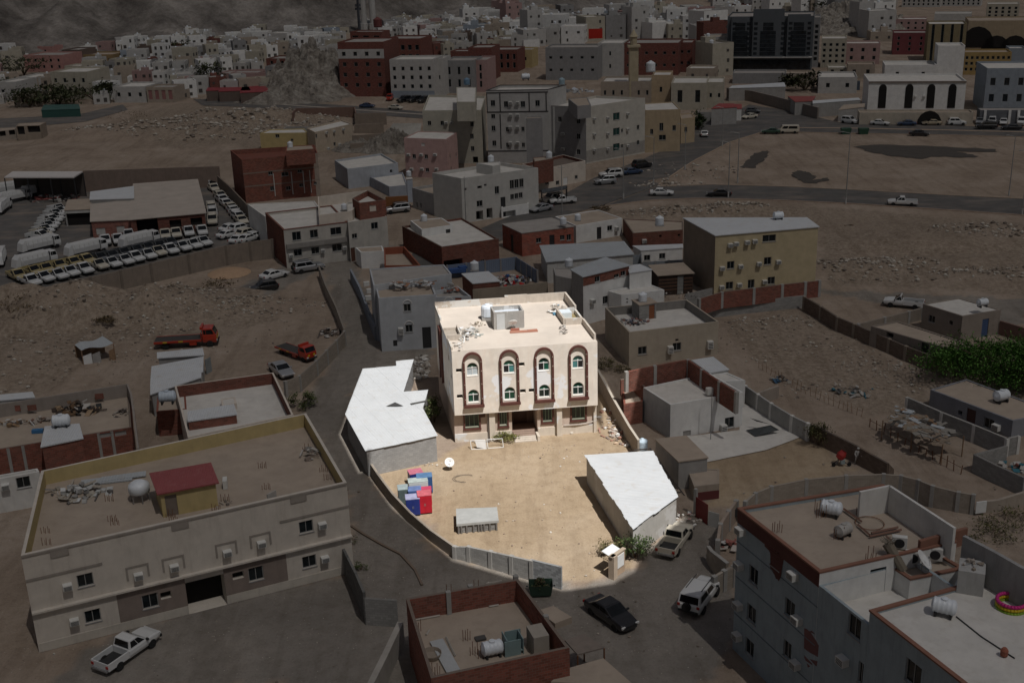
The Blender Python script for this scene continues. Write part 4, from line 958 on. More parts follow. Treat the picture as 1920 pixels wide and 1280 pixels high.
q = at(1128,890,1.1); MB().box((q.x-.02, q.y+.2, 1.0), (.95,.1,2.0), math.atan2((pR[0]-pR[3]).y, (pR[0]-pR[3]).x)).build("door", plain((.12,.10,.08), .7), shedR)
# bags, rags and rubble along the shed's lane side
junk("rubble_bank", "pale rubble and rags heaped against the right shed's lane wall", "rubble", at(1262,975), 2.6, 1.6, 60, .4, [(.6,.56,.5),(.42,.36,.3),(.5,.3,.27),(.66,.64,.6)], .7, 14)

# ------------------------------------------------------------------ the plot: boundary walls, gate, loose things
wallrun("plot_wall", "low grey block wall curving along the lane side of the sunlit plot", 'Z', [(688,876),(712,912),(738,946),(770,980),(810,1014),(853,1045)], [1.25,1.2,1.15,1.1,1.05,1.1], BLOCKT, .22, pill=None)
wallrun("plot_wall", "grey block wall with concrete posts along the front of the sunlit plot", 'Z', [(853.6,1045.6),(880,1052),(921,1064),(960,1076),(998,1087)], [1.1,1.4,1.55,1.7,1.8], BLOCK, .2, pill=2.4)
wallrun("plot_wall", "last dark grey block panel beside the open plot entrance", 'Z', [(999,1087.5),(1053,1103)], [1.9,2.0], masonry((.26,.265,.265),(.2,.2,.2)), .2)
wallrun("alley_wall", "long cement wall between the sunlit house and the dark alley", 'Z', [(1121,722),(1150,778),(1180,832),(1197,858)], 1.9, BLOCKT, .2, coping=plain((.5,.45,.38), .9))
g0 = at(1146,1085); gate = thing("gate_pillar", "cream gate pillar with a white notice board at the plot entrance", "gate", g0)
ga_ = math.atan2(at(1175,1064).y-g0.y, at(1175,1064).x-g0.x); gd = Vector((math.cos(ga_), math.sin(ga_), 0)); gn = Vector((gd.y, -gd.x, 0))
MB().box(g0 + gd*.25 + Vector((0,0,1.0)), (.5,.55,2.1), ga_).build("pillar", plaster((.47,.38,.29), stain=(.3,.24,.18)), gate); MB().box(g0 + gd*1.15 + Vector((0,0,.95)), (1.25,.25,1.95), ga_).build("wall_panel", plaster((.40,.29,.2)), gate)
MB().box(g0 + gd*1.1 + gn*.16 + Vector((0,0,1.25)), (.9,.05,1.15), ga_).build("notice_board", plain((.70,.70,.68), .6), gate); MB().box(g0 + gd*.9 + Vector((0,0,2.0)), (1.9,.34,.1), ga_).build("lintel", plaster((.45,.37,.28)), gate)
M = Matrix.Rotation(ga_, 3, 'Z') @ Matrix.Rotation(R(14), 3, 'X'); MB().box(g0 + gd*1.0 - gn*.75 + Vector((0,0,1.95)), (1.5,.8,.04), 0, M).build("roof_sheet", plain((.72,.74,.75), .5), gate)
shrub("thorn_tree", "green thorn tree leaning over the plot gate", at(1192,1044), 1.4, 1.1, 1.0, 1500, .10, [(.035,.065,.02),(.07,.11,.035),(.12,.15,.06)], "tree", .07, 11)
shrub("dry_bush", "dry olive bush behind the plot gate beside the shed", at(1150,1038), 1.4, 1.1, .6, 900, .10, [(.16,.14,.06),(.24,.20,.10),(.10,.11,.04)], "bush", .04, 12)
shrub("weed_bush", "yellow-green weeds beside the entrance steps of the sunlit house", at(946,826), 1.25, .7, .45, 900, .09, [(.14,.16,.04),(.26,.24,.08),(.08,.11,.03)], "bush", .03, 13)
shrub("alley_bush", "tall green bush in the gap between long shed and sunlit house", at(814,790), .9, 2.0, 1.2, 1500, .12, [(.04,.06,.02),(.09,.12,.04),(.15,.15,.06)], "bush", .06, 15)
# coloured cabinets
def cabinet(x, y, w, d, h, ang, col, label, top=None, tilt=0.0, legs=True):
    p = at(x, y); root = thing("cabinet", label, "cabinet", p, "coloured cabinets dumped in the plot"); c = plain(col, .5, var=.12); M = Matrix.Rotation(ang, 3, 'Z')
    q = lambda a, b, z: p + M @ Vector((a, b, z))
    MB().box(q(0,0,h/2+.08), (w,d,h), ang).build("body", c, root, bevel=.03)
    MB().box(q(0,0,h+.10), (w*1.02,d*1.02,.05), ang).build("top_panel", plain(top or mul(col, 1.8), .6, var=.2), root)
    for s in (-1, 1): MB().box(q(s*w*.245,-d/2-.012,h/2+.08), (w*.46,.02,h*.92), ang).build("door", c, root); MB().box(q(s*.05,-d/2-.035,h*.55), (.03,.03,.25), ang).build("handle", STEEL, root)
    for a in (-1, 1):
        for b in (-1, 1): MB().box(q(a*w*.42, b*d*.4, .04), (.09,.09,.09), ang).build("leg", DARKM, root)
    return root
RED = (.48,.012,.03); NAVY = (.015,.03,.17); BLUE = (.03,.09,.24); PINKT = (.50,.16,.22)
for c in ((797,958,1.25,1.15,1.75,.14,RED,"bright red cabinet at the front of the coloured cluster",(.55,.13,.16)), (775,962,1.25,1.1,1.6,.14,NAVY,"dark navy cabinet in front left of the red one",(.36,.36,.52)), (757,942,.95,1.1,1.5,.15,(.10,.13,.13),"grey-green cabinet at the left of the coloured cluster",(.30,.36,.37)),
          (779,945,1.2,1.0,1.5,.1,(.05,.10,.26),"mid blue cabinet hemmed in behind the red one",(.14,.20,.40)), (800,944,1.0,.9,1.45,.1,RED,"crimson cabinet touching the blue ones",(.50,.06,.12)), (785,929,1.8,1.0,1.55,.18,(.55,.57,.57),"wide white cabinet in the middle of the cluster",(.42,.48,.46)),
          (797,921,1.45,1.0,1.6,.12,BLUE,"royal blue cabinet behind the white one",(.10,.20,.36)), (780,908,1.3,1.1,1.3,.3,NAVY,"tilted navy cabinet with pink top at the back of the cluster",PINKT)): cabinet(*c)
# concrete slab tank
q0 = [at(*p, .95) for p in ((856,982),(935,975),(932,950),(855,953))]; tk = thing("cistern", "low grey concrete cistern with rough block sides on the sand", "cistern", at(896,985))
MB().prism([(p.x,p.y) for p in q0], .72, .95).build("slab", plaster((.40,.405,.39), stain=(.5,.5,.48), scale=1.2), tk)
mb = MB(); inn = offset_poly([Vector((p.x,p.y)) for p in q0], .12); mb.prism([(p.x,p.y) for p in inn], -.2, .715); mb.build("wall", masonry((.26,.255,.245),(.16,.15,.14), .38, .2, .2, .02), tk)
for k in range(9):
    a = Vector((q0[0].x, q0[0].y)); b = Vector((q0[1].x, q0[1].y)); c = a + (b-a)*(k+.4+.4*math.sin(k*5))/9.2
    MB().box((c.x, c.y+.02, .36), (.14,.12,.75), .05).build("stud", plain((.16,.15,.14), .9), tk)
# dish on the sand with its cable ring
dp = at(843,880); dd = dish(dp, "white satellite dish standing on the sand near the long shed", .48, .3)
mb = MB(); cc = at(872,897)
for rr in (.95,.8): mb.path([cc + Vector((rr*math.cos(t*.35+rr)*1.25, rr*math.sin(t*.35+rr)*.9, .04+.02*math.sin(t*3))) for t in range(12)], .018, 4)
solo(mb, "cable_coil", plain((.06,.05,.045), .8), "dark cable coil lying on the sand by the white dish", "cable", loc=cc)
# two leaning white gate frames
def fr(x, y, x2, y2, label, panel):
    a, b = at(x, y), at(x2, y2); root = thing("steel_gate", label, "gate", a); d = b-a; ang = math.atan2(d.y, d.x); L = d.length; upv = Vector((-.1,.25,.85))
    f = MB(); f.tube(a, b, .04).tube(a+upv, b+upv, .04).tube(a, a+upv, .04).tube(b, b+upv, .04); f.build("frame", WMETAL, root)
    if panel: s = MB(); s.hexa([a+d*.38+upv*.2, b-d*.03+upv*.0, b-d*.03+upv*1.05, a+d*.3+upv*1.05], [p+Vector((0,0,.03)) for p in (a+d*.38+upv*.2, b-d*.03+upv*.0, b-d*.03+upv*1.05, a+d*.3+upv*1.05)]); s.build("panel", plain((.70,.69,.67), .5), root)
fr(884,842,912,841, "white metal gate frame with sheet panel leaning before the house", True); fr(915,840,944,838, "empty white metal gate frame lying before the house", False)
tank('Z', 1204, 842, 0.3, "blue-white wrapped water tank behind the right shed", 'v', 0, .8, plain((.50,.60,.68), .5))
mb = MB()
for k in range(11):
    a = at(1205+k*5.4, 842+k*8.2, 2.0); mb.box(a, (1.7,.12,.08), R(8))
mb.path([at(1198,850,1.95), at(1268,938,1.95)], .06); mb.path([at(1218,840,1.95), at(1283,928,1.95)], .06)
solo(mb, "alley_pergola", plain((.06,.05,.045), .8), "dark slatted pergola over the alley right of the white shed roof", "pergola", loc=at(1240,905,0))
# litter
PLOTL = [(.66,.63,.58),(.5,.43,.35),(.28,.22,.17),(.42,.34,.27),(.35,.28,.22),(.16,.13,.11)]
rubble("litter", "stones and litter strewn over the sunlit sand", [(at(960,920), 9.5, 9), (at(1010,1010), 5, 8), (at(1040,850),5,2.5)], 42, .03, .13, islands(PLOTL))
rubble("litter", "white bags and rubbish along the right wall of the plot", [(at(1150,800), 1.6, 5.5), (at(1165,815), 1.3, 3)], 70, .1, .38, islands([(.70,.68,.64),(.45,.38,.32),(.36,.2,.15),(.25,.2,.17),(.55,.42,.3)]), heap=.3, planks=.35)
rubble("litter", "stones at the foot of the grey shed wall", [(at(770,868), 4.2, .9)], 60, .06, .22, islands([(.5,.43,.35),(.36,.3,.24),(.6,.55,.48)]))
rubble("litter", "pale broken slabs behind the long shed", [(at(790,690), 1.1, 5.0)], 130, .12, .5, islands([(.55,.52,.47),(.42,.38,.33),(.3,.26,.22),(.62,.6,.56)]), heap=.5, planks=.4)
rubble("litter", "plaster crumbs below the front wall of the sunlit house", [(at(1070,806), 3.2, .9), (at(905,826), 1.4, .5)], 45, .06, .24, islands([(.6,.55,.48),(.4,.33,.27),(.2,.17,.15)]))
# ================================================================== near houses
BROWNB = plaster((.255,.205,.175), stain=(.17,.13,.11)); CREAM2 = plaster((.62,.56,.485), stain=(.40,.34,.28), amt=.5, var=.1); TRIMG = plaster((.34,.30,.26))
# --- cream two-storey block, lower left
fe = []
for x, y in ((126,1097),(139,1162),(259,1077),(326,1061),(425,1034),(489,1017),(603,982),(608,1045)): fe.append(('a',0,x,y,.75,.5))
for x, y in ((160,1087),(174,1154),(574,987),(580,1052)): fe.append(('w',0,x,y,1.15,1.05))
fe += [('w',0,281.5,1126,1.2,1.2),('w',0,480,1075,1.2,1.2),('v',0,311,1115,.8,.6),('v',0,446.6,1078,.9,.6),('g',0,387,1111,3.0,2.6)]
cb, cpts, ch = bld("apartment_block", "cream two-storey block with flat sandy roof and red-roofed hut, lower left", "building", 'Z', [(39,1041),(650,904),(574,774),(77,882)], 0, CREAM2, TANROOF, 1.25, feats=fe, hh=(641,1073,906), inner=YELLOW, thick=.25)
DZ = ch-1.25
ua, za = upx(cb, 0, 'Z', 225, 1160); ub, zb = upx(cb, 0, 'Z', 540, 1080)
overlay(cb, 0, ua, upx(cb,0,'Z',352,1120)[0]-.05, .75, 3.25, BROWNB); overlay(cb, 0, upx(cb,0,'Z',421,1100)[0]+.05, ub, .75, 3.25, BROWNB)
L0 = OPS[cb.name][0][3]
overlay(cb, 0, 0, ua-.6, ch-2.2, ch-2.0, TRIMG, .06, "cornice"); overlay(cb, 0, ub-.2, L0, ch-2.2, ch-2.0, TRIMG, .06, "cornice"); overlay(cb, 0, 0, L0, ch-.18, ch-.02, TRIMG, .08, "cornice")
overlay(cb, 0, 0, L0, 3.35, 3.5, CREAM2, .35, "storey_ledge"); overlay(cb, 0, 0, upx(cb,0,'Z',352,1120)[0]-.05, .0, .72, plaster((.55,.5,.43)), .05, "plinth"); overlay(cb, 0, upx(cb,0,'Z',421,1100)[0]+.05, L0, .0, .72, plaster((.55,.5,.43)), .05, "plinth")
for x in (112, 338, 560): 
    u_, z_ = upx(cb, 0, 'Z', x, 1040 - (x-112)*.22); overlay(cb, 0, u_-.65, u_+.65, ch-.75, ch-.2, TRIMG, .07, "roof_niche")
for x, y in ((259,1077),(326,1061),(425,1034),(489,1017)):
    u_, z_ = upx(cb, 0, 'Z', x, y)
    for q in ((u_-.85,u_-.7,z_-.3,z_+.85),(u_+.7,u_+.85,z_-.3,z_+.85),(u_-.7,u_+.7,z_+.7,z_+.85)): overlay(cb, 0, *q, TRIMG, .05, "window_surround")
hut, hp, hh_ = bld("roof_hut", "yellow hut with faded crimson sheet roof on the cream block", "hut", 'Z', [(300,925),(404,905),(391,872),(287,890)], DZ+2.1, YELLOW, sheetmetal((.31,.085,.085), .2, (.40,.20,.18)), 0, z0=DZ, feats=[('d',0,322,948,.9,1.9,plain((.2,.16,.13),.7))], eave=.25)
p = at(264, 938, DZ); tk_ = thing("water_tank", "round white water tank on a metal stand left of the crimson roof hut", "water tank", p, "rooftop water tanks")
MB().lathe([(.7,0),(.85,.1),(.85,.55),(.8,.75),(.45,.98),(.25,1.02),(.02,1.05)], p + Vector((0,0,.75)), 16).build("tank_body", TANKW, tk_, smooth=True)
mb = MB()
for k in range(6): a = k*1.047; mb.tube(p + Vector((.75*math.cos(a), .75*math.sin(a), 0)), p + Vector((.75*math.cos(a), .75*math.sin(a), .75)), .05, 4)
mb.build("stand", STEEL, tk_)
junk("scrap_heap", "white and grey scrap piled on the back left of the cream block roof", "scrap", at(150,925,DZ), 2.6, 1.9, 60, .7, [(.5,.5,.48),(.3,.29,.27),(.15,.14,.13),(.6,.6,.58),(.4,.36,.3)], .7, 21)
mb = MB(); mb.box(at(200,900,DZ+.1), (4.2,1.1,.12), .2); mb.box(at(232,893,DZ+.16), (3.6,.9,.1), .26); solo(mb, "roof_sheets", GSHEET, "long pale sheets lying behind the scrap on the cream block roof", "metal sheets")
junk("scrap_heap", "grey scrap and crates in the right corner of the cream block roof", "scrap", at(585,852,DZ), 1.3, 1.2, 22, .6, [(.35,.33,.3),(.5,.47,.43),(.25,.2,.17)], .4, 22)
junk("scrap_heap", "broken bricks strewn before the crimson roof hut", "scrap", at(400,945,DZ), 1.4, .6, 18, .4, [(.35,.3,.25),(.2,.17,.15),(.45,.4,.35)], .15, 23)
mb = MB(); mb.box(at(422,905,DZ+.4), (.35,.9,.75), .2); solo(mb, "condenser_unit", ACW, "white condenser unit standing right of the crimson roof hut", "air conditioner")
rebars("rusty rebar cluster on the cream block roof", 'Z', [(78,1000),(80,1022),(208,985),(312,970),(398,957),(318,978),(485,878),(492,918),(568,845),(600,885),(608,900),(198,940),(203,978),(415,940)], DZ, 5, .65)
mb = MB(); mb.box(at(505,945,DZ+.5), (.5,.12,1.0), .2); mb.box(at(510,935,DZ+.6), (.9,.1,1.2), .9); solo(mb, "roof_boards", plain((.45,.42,.38), .8), "weathered boards leaning on the front parapet of the cream block", "boards")
# garden walls to its right
wallrun("garden_wall", "dark grey block wall running from the cream block towards the roofless brick house", 'D', [(5,830),(60,950),(120,1085),(178,1240)], [2.3,2.4,2.6,2.8], masonry((.17,.165,.155),(.12,.12,.115)), .2)
wallrun("garden_wall", "short grey block wall joining the roofless brick house", 'D', [(180,1240),(300,1248),(400,1255)], 2.3, BLOCK, .2)
wallrun("yard_wall", "pale rendered wall running out of the bottom edge of the picture", 'H', [(300,480),(205,680),(100,890)], 1.9, plaster((.40,.37,.33)), .45, top=True)
wallrun("kerb_wall", "low broken kerb of stones across the dirt lane", 'D', [(70,550),(160,610),(300,690),(420,750)], .12, BLOCKB, .2)
wallrun("kerb_wall", "thin line of stones by the bluish puddle patch", 'D', [(420,750),(520,860),(570,965)], .1, BLOCKB, .2)
shrub("weed_bush", "small green weed at the foot of the dark garden wall", at(676,1068), .6, .5, .35, 260, .08, [(.06,.09,.03),(.12,.14,.05)], "bush", .02, 31)
shrub("weed_bush", "wilted leaves beside the corner of the cream block", at(655,1016), .8, .6, .3, 240, .09, [(.08,.10,.04),(.15,.14,.07)], "bush", .02, 32)

# --- roofless brick house at the bottom
b2_, b2p, b2h = bld("brick_house", "unfinished roofless brick house at the bottom of the picture", "house", 'H', [(490,830),(1350,640),(1030,213),(335,335)], 4.8, BRICK, TANROOF, 1.75, thick=.22)
BZ = 4.8-1.75
def holes_in(view, spots, z, label): pass
for x, y, w_, h_ in ((530,330,.9,.7),(672,310,.9,.8),(882,275,1.2,1.2)):
    q = vat('H', x, y, BZ+1.25); MB().box(q + Vector((0,-.03,0)), (w_,.1,h_), .28).build("window_opening", plaster((.42,.38,.33)), b2_)
for x, y in ((600,370),(738,330),(1018,270),(1205,520)):
    q = vat('H', x, y, BZ+.8); MB().box((q.x, q.y, BZ+.9), (.34,.34,1.9), .28).build("column", CONC, b2_)
mb = MB(); q = vat('H', 575, 690, BZ+.12); mb.box(q, (.95,3.9,.12), R(20)); solo(mb, "door_panel", plain((.46,.47,.47), .6), "long pale panel lying on the floor of the roofless brick house", "panel")
mb = MB(); q = vat('H', 797, 582, BZ+.1); mb.box(q, (.75,.5,.14), .3); solo(mb, "crate", plain((.08,.075,.07), .7), "small dark crate in the middle of the roofless brick house", "crate")
tank('H', 872, 690, BZ, "white water tank under a pale cover in the roofless brick house", 'h', .3, 1.0)
q = vat('H', 1000, 690, BZ); mb = MB(); mb.box(q + Vector((0,0,.6)), (1.15,.06,1.2), .3); mb.box(q + Vector((-.55,.6,.6)), (.06,1.2,1.2), .3); mb.box(q + Vector((.55,.75,.6)), (.06,1.2,1.2), .3); mb.box(q + Vector((0,1.25,.6)), (1.15,.06,1.2), .3); mb.box(q + Vector((0,.6,.3)), (1.1,1.2,.05), .3)
solo(mb, "metal_bin", plain((.22,.30,.30), .6), "open teal metal bin against the front wall of the roofless brick house", "bin")
q = vat('H', 1155, 650, BZ); mb = MB(); mb.box(q + Vector((0,0,.75)), (1.1,1.6,1.5), .3); solo(mb, "plywood_box", plain((.36,.32,.27), .8), "tall pale box beside the teal bin in the roofless brick house", "box")
mb = MB(); q = vat('H', 495, 700, BZ); mb.lathe([(.1,0),(.6,.05),(.7,.4),(.66,.4),(.55,.1),(.02,.08)], q, 14); solo(mb, "wash_tub", plain((.30,.25,.2), .8), "round open tub beside the long panel in the roofless house", "tub")
mb = MB()
for x, y, x2, y2 in ((380,470,545,440),(585,575,640,690),(850,385,910,375),(460,560,480,530)): mb.path([vat('H',x,y,BZ+.08), vat('H',x2,y2,BZ+.08)], .08, 4)
o = mb.build("floor_planks", plain((.42,.38,.33), .8), b2_)
rebars("rusty rebar cluster on the roofless brick house", 'H', [(590,330),(745,310),(690,600),(735,690),(785,710),(500,820),(385,545)], BZ, 4, 1.1, "rebar of the roofless house")
# parked skip, slab and lean-to beside it
q = vat('H', 1172, 312); sk = thing("rubbish_skip", "green metal rubbish skip filled with cuttings beside the plot wall", "skip", q)
MB().add([q + Vector(p) for p in ((-.8,-.45,.15),(.8,-.45,.15),(.8,.45,.15),(-.8,.45,.15),(-.95,-.6,1.1),(.95,-.6,1.1),(.95,.6,1.1),(-.95,.6,1.1))], [(3,2,1,0),(0,1,5,4),(1,2,6,5),(2,3,7,6),(3,0,4,7)]).build("bin_body", plain((.03,.06,.04), .6), sk)
m_ = MB(); leafcloud(m_, q + Vector((0,0,1.05)), .8, .5, .3, 300, .1, random.Random(3), 8); m_.build("cuttings", foliage([(.05,.08,.03),(.10,.11,.05),(.16,.08,.06)]), sk)
for s in (-1, 1): MB().tube(q + Vector((s*1.0,0,.8)), q + Vector((s*1.15,0,.8)), .06).build("lifting_lug", DARKM, sk)
mb = MB(); P = [vat('H', x, y, .5) for x, y in ((1260,490),(1365,450),(1250,380),(1150,410))]; mb.prism([(p.x,p.y) for p in P], -.1, .5); solo(mb, "concrete_slab", TANROOF, "tan concrete slab beside the right wall of the roofless brick house", "slab")
lt = thing("lean_to", "rough timber lean-to with flat board roof at the bottom of the picture", "lean-to", vat('H',1460,720))
P = [vat('H', x, y, 2.2) for x, y in ((1400,690),(1565,645),(1440,560),(1320,600))]; MB().prism([(p.x,p.y) for p in P], 2.2, 2.3).build("roof", plaster((.24,.2,.17)), lt)
for p in P: MB().tube((p.x,p.y,0), (p.x,p.y,2.2), .06).build("post", RUST, lt)
mb = MB(); P = [vat('H', x, y, 2.6) for x, y in ((1235,850),(1760,880),(1560,705),(1330,770))]; mb.prism([(p.x,p.y) for p in P], -.1, 2.6); solo(mb, "low_annex", TANROOF, "low sandy-roofed annex at the very bottom edge", "annex")

# --- tall blue-grey building, lower right
BLUEW = plaster((.33,.385,.41), stain=(.20,.225,.235), amt=.65, patch=None, bump=.2); ORANGE = plaster((.27,.135,.095), stain=(.2,.13,.1)); BRN = plaster((.12,.05,.042))
fe = []
for x, y in ((170,365),(160,572),(485,632),(155,812),(150,996)): fe.append(('a',0,x,y,.8,.55))
for x, y, w_ in ((232,635,1.1),(220,865,1.1),(208,1068,1.1),(450,835,1.1),(435,1080,.9),(362,535,1.1)): fe.append(('w',0,x,y,w_,1.3))
bb, bp, bh = bld("apartment_building", "tall blue-grey building with orange-edged roof, lower right", "building", 'G', [(140,238),(630,622),(1450,438),(1010,96)], 0, BLUEW, TANROOF, .25, feats=fe+[('g',1,975,680,1.2,2.2),('d',1,1050,675,1.0,2.0)], hh=(105,1070,238), ring=ORANGE)
a0, ud, nd0, L0, _ = OPS[bb.name][0]
overlay(bb, 0, 0, L0, bh-1.0, bh-.03, BRN, .03, "fascia_band"); LB = OPS[bb.name][1][3]; overlay(bb, 1, 0, LB, 0, bh-.02, WHITE2, .015, "render_coat")
for z_ in (3.0, 6.0, 8.8): overlay(bb, 0, 0, L0, z_, z_+.07, plaster((.16,.2,.22)), .025, "floor_line")
def on_blue(x, y): return on_wall(a0, ud, nd0, *v('G', x, y))
# lower wing on the same facade line
u2, h2 = on_blue(635, 700); u3, h3 = on_blue(930, 850)
nin = -nd0
fe = [('w',0,838,940,1.2,1.5),('a',0,785,1140,.85,.6),('w',0,895,1235,1.1,1.5),('a',0,510,898,.8,.55),('a',0,500,1165,.8,.55)]
P = [a0 + ud*(L0+.02), a0 + ud*u3, a0 + ud*u3 + nin*7.5, a0 + ud*(L0+.02) + nin*7.5]
bld("building_wing", "middle wing of the blue-grey building with open white terrace", "building", 'G', None, h2, BLUEW, WHITEROOF, 1.6, pts=[(q.x,q.y) for q in P], feats=fe, inner=WHITE2)
P = [a0 + ud*(u3+.02), a0 + ud*(u3+11), a0 + ud*(u3+11) + nin*9, a0 + ud*(u3+.02) + nin*9]
wing, wp, wh = bld("building_wing", "lower wing of the blue-grey building with white roof and grey tank", "building", 'G', None, h3, BLUEW, WHITEROOF, .15, pts=[(q.x,q.y) for q in P], feats=[('w',0,1190,1225,1.3,1.5)], ring=ORANGE)
tank('G', 1372, 870, wh-.1, "white ribbed water tank on the lower white wing", 'h', -.5, .92)
mb = MB(); q = vat('G', 1735, 1115, wh-.1); mb.lathe([(.02,0),(.2,.02),(.22,.35),(.12,.5),(.02,.5)], q, 10); solo(mb, "clay_pot", plain((.3,.1,.06), .7), "small reddish pot on the lower white wing", "pot")
mb = MB(); mb.path([vat('G', x, y, wh-.1) for x, y in ((1450,880),(1600,1000),(1800,1130))], .04); solo(mb, "roof_pipe", DARKM, "thin dark pipe crossing the lower white wing roof", "pipe")
def wallpatch(root, P0, u, nrm, view, pts, mat, out=.012, name="plaster_patch", seed=1):
    rnd = random.Random(seed); L = []
    for i in range(len(pts)):
        a, b = pts[i], pts[(i+1) % len(pts)]
        for k in range(4): t = k/4; uu, zz = on_wall(P0, u, nrm, *v(view, a[0]*(1-t)+b[0]*t, a[1]*(1-t)+b[1]*t)); L.append(Vector((P0.x+u.x*(uu+rnd.uniform(-.1,.1))+nrm.x*out, P0.y+u.y*uu+nrm.y*out, zz+rnd.uniform(-.1,.1))))
    mb = MB(); mb.add(L, [tuple(t) for t in tessellate_polygon([L])]); return mb.build(name, mat, root)
wallpatch(bb, a0, ud, nd0, 'G', [(300,420),(340,450),(415,540),(400,650),(380,665),(335,600),(335,500),(300,460)], BRN, .035, seed=2)
wallpatch(bb, a0, ud, nd0, 'G', [(540,950),(600,975),(625,1060),(615,1170),(560,1190),(535,1100)], plaster((.20,.10,.095)), .012, seed=3)
# terrace block with condensers, and the white yard behind with its grey wall
tb, tp, th = bld("terrace_block", "small whitewashed block carrying air conditioners on the blue-grey building", "building", 'G', [(1040,572),(1172,662),(1492,598),(1300,482)], bh-1.0, WHITE2, TANROOF, .15, ring=ORANGE)
for i, (x, y, l) in enumerate(((1105,470,"white condenser unit behind the palm stump on the tan roof"),(1185,560,"white condenser unit in front of the palm stump on the small block"),(1318,540,"rightmost white condenser unit on the small block"))):
    q = vat('G', x, y, bh-.9 if i else bh-.2); t = thing("condenser_unit", l, "air conditioner", q, "roof condensers"); MB().box(q + Vector((0,0,.45)), (.95,.4,.85), -.3).build("casing", ACW, t, bevel=.02)
    MB().lathe([(.3,0),(.33,.0),(.33,.03),(.02,.03)], q + Vector((-.06,-.2,.45)), 12, Matrix.Rotation(-.3,3,'Z') @ Matrix.Rotation(R(90),3,'X')).build("fan_grille", DARKM, t)
q = vat('G', 1135, 605, bh-.9); mb = MB(); mb.tube(q, q + Vector((-.9,.9,1.5)), .28, 8, .36)
for k in range(14): a = k*.45; mb.tube(q + Vector((-.9,.9,1.5)), q + Vector((-.9+.5*math.cos(a), .9+.5*math.sin(a), 1.75)), .03, 3)
solo(mb, "palm_stump", plain((.2,.17,.13), .9, name="bark"), "leaning grey palm stump on the blue-grey building", "stump", loc=q)
dish(vat('G', 1240, 610, bh-.9), "dark rusty dish standing on the small block of the blue-grey building", .7, 1.2)
tank('G', 697, 275, bh-.2, "white ribbed water tank on the tan roof of the blue-grey building", 'h', -.5, .95)
tank('G', 770, 400, bh-.2, "dusty half-buried water tank on the tan roof of the blue-grey building", 'h', .6, .8, plain((.42,.4,.37), .8))
rebars("bent rebar on the tan roof of the blue-grey building", 'G', [(610,290),(345,380),(905,545),(715,420),(850,270),(600,250)], bh-.2, 5, .95, "rebar of the blue-grey building")
mb = MB(); q = vat('G', 930, 320, bh-.15)
for k in range(24): a = k*.2618; mb.tube(q + Vector((.95*math.cos(a), .95*math.sin(a), 0)), q + Vector((.95*math.cos(a+.27), .95*math.sin(a+.27), 0)), .03, 4)
solo(mb, "wire_hoop", RUST, "rusty wire hoop lying on the tan roof", "hoop", loc=q)
mb = MB()
for x, y, x2, y2 in ((775,235,880,310),(860,330,930,390),(930,400,1120,360),(940,380,1100,345),(1030,400,1080,440)): mb.path([vat('G',x,y,bh-.05), vat('G',x2,y2,bh-.05)], .09, 4)
solo(mb, "roof_beams", plain((.2,.11,.08), .85), "loose timber beams on the tan roof of the blue-grey building", "beams")
wallrun("terrace_wall", "white parapet wall at the back of the blue-grey building with a small window", 'G', [(872,132),(1050,95),(1440,348)], 2.0, WHITE, .2, top=True, z0=bh-.25)
wallrun("terrace_wall", "orange-topped wall at the right end of the tan roof", 'G', [(1230,425),(1510,348)], .9, ORANGE, .25, top=True, z0=bh-.25)
yd, yp, yh = bld("raised_yard", "white-floored raised yard behind the blue-grey building", "terrace", 'G', [(1420,745),(1990,1080),(2150,900),(1500,545)], h3-.2, WHITE, WHITEROOF, .1)
wallrun("terrace_wall", "tall stained grey wall along the white raised yard", 'G', [(1497,395),(1680,490),(1856,590),(1990,670)], 2.6, plaster((.35,.34,.33), stain=(.2,.19,.18), amt=.7), .25, top=True, z0=h3-.2)
q = vat('G', 1775, 835, h3-.25); pl_ = thing("paddling_pool", "round inflatable pool ring in pink, yellow and green on the white yard", "pool", q)
for i, (z_, c_) in enumerate(((.14,(.25,.4,.03)),(.36,(.62,.45,.02)),(.58,(.6,.03,.22)))):
    mb = MB(); k = 28
    for a in range(k): t0, t1 = a*2*math.pi/k, (a+1)*2*math.pi/k; mb.tube(q + Vector((.8*math.cos(t0), .8*math.sin(t0), z_)), q + Vector((.8*math.cos(t1), .8*math.sin(t1), z_)), .11, 8)
    mb.build("ring_tube", plain(c_, .4, name="vinyl"), pl_, smooth=True)
q = vat('G', 1530, 720, h3-.25); mb = MB(); mb.box(q + Vector((0,0,.8)), (1.5,1.6,1.7), -.4); solo(mb, "roof_box", plaster((.45,.44,.42), stain=(.25,.23,.21), amt=.7), "grey cement box with junk on top on the white yard", "box")
junk("scrap_heap", "scrap on top of the grey cement box", "scrap", q + Vector((0,0,1.65)), .6, .6, 14, .35, [(.3,.25,.2),(.2,.17,.15),(.4,.35,.3)], .2, 24)
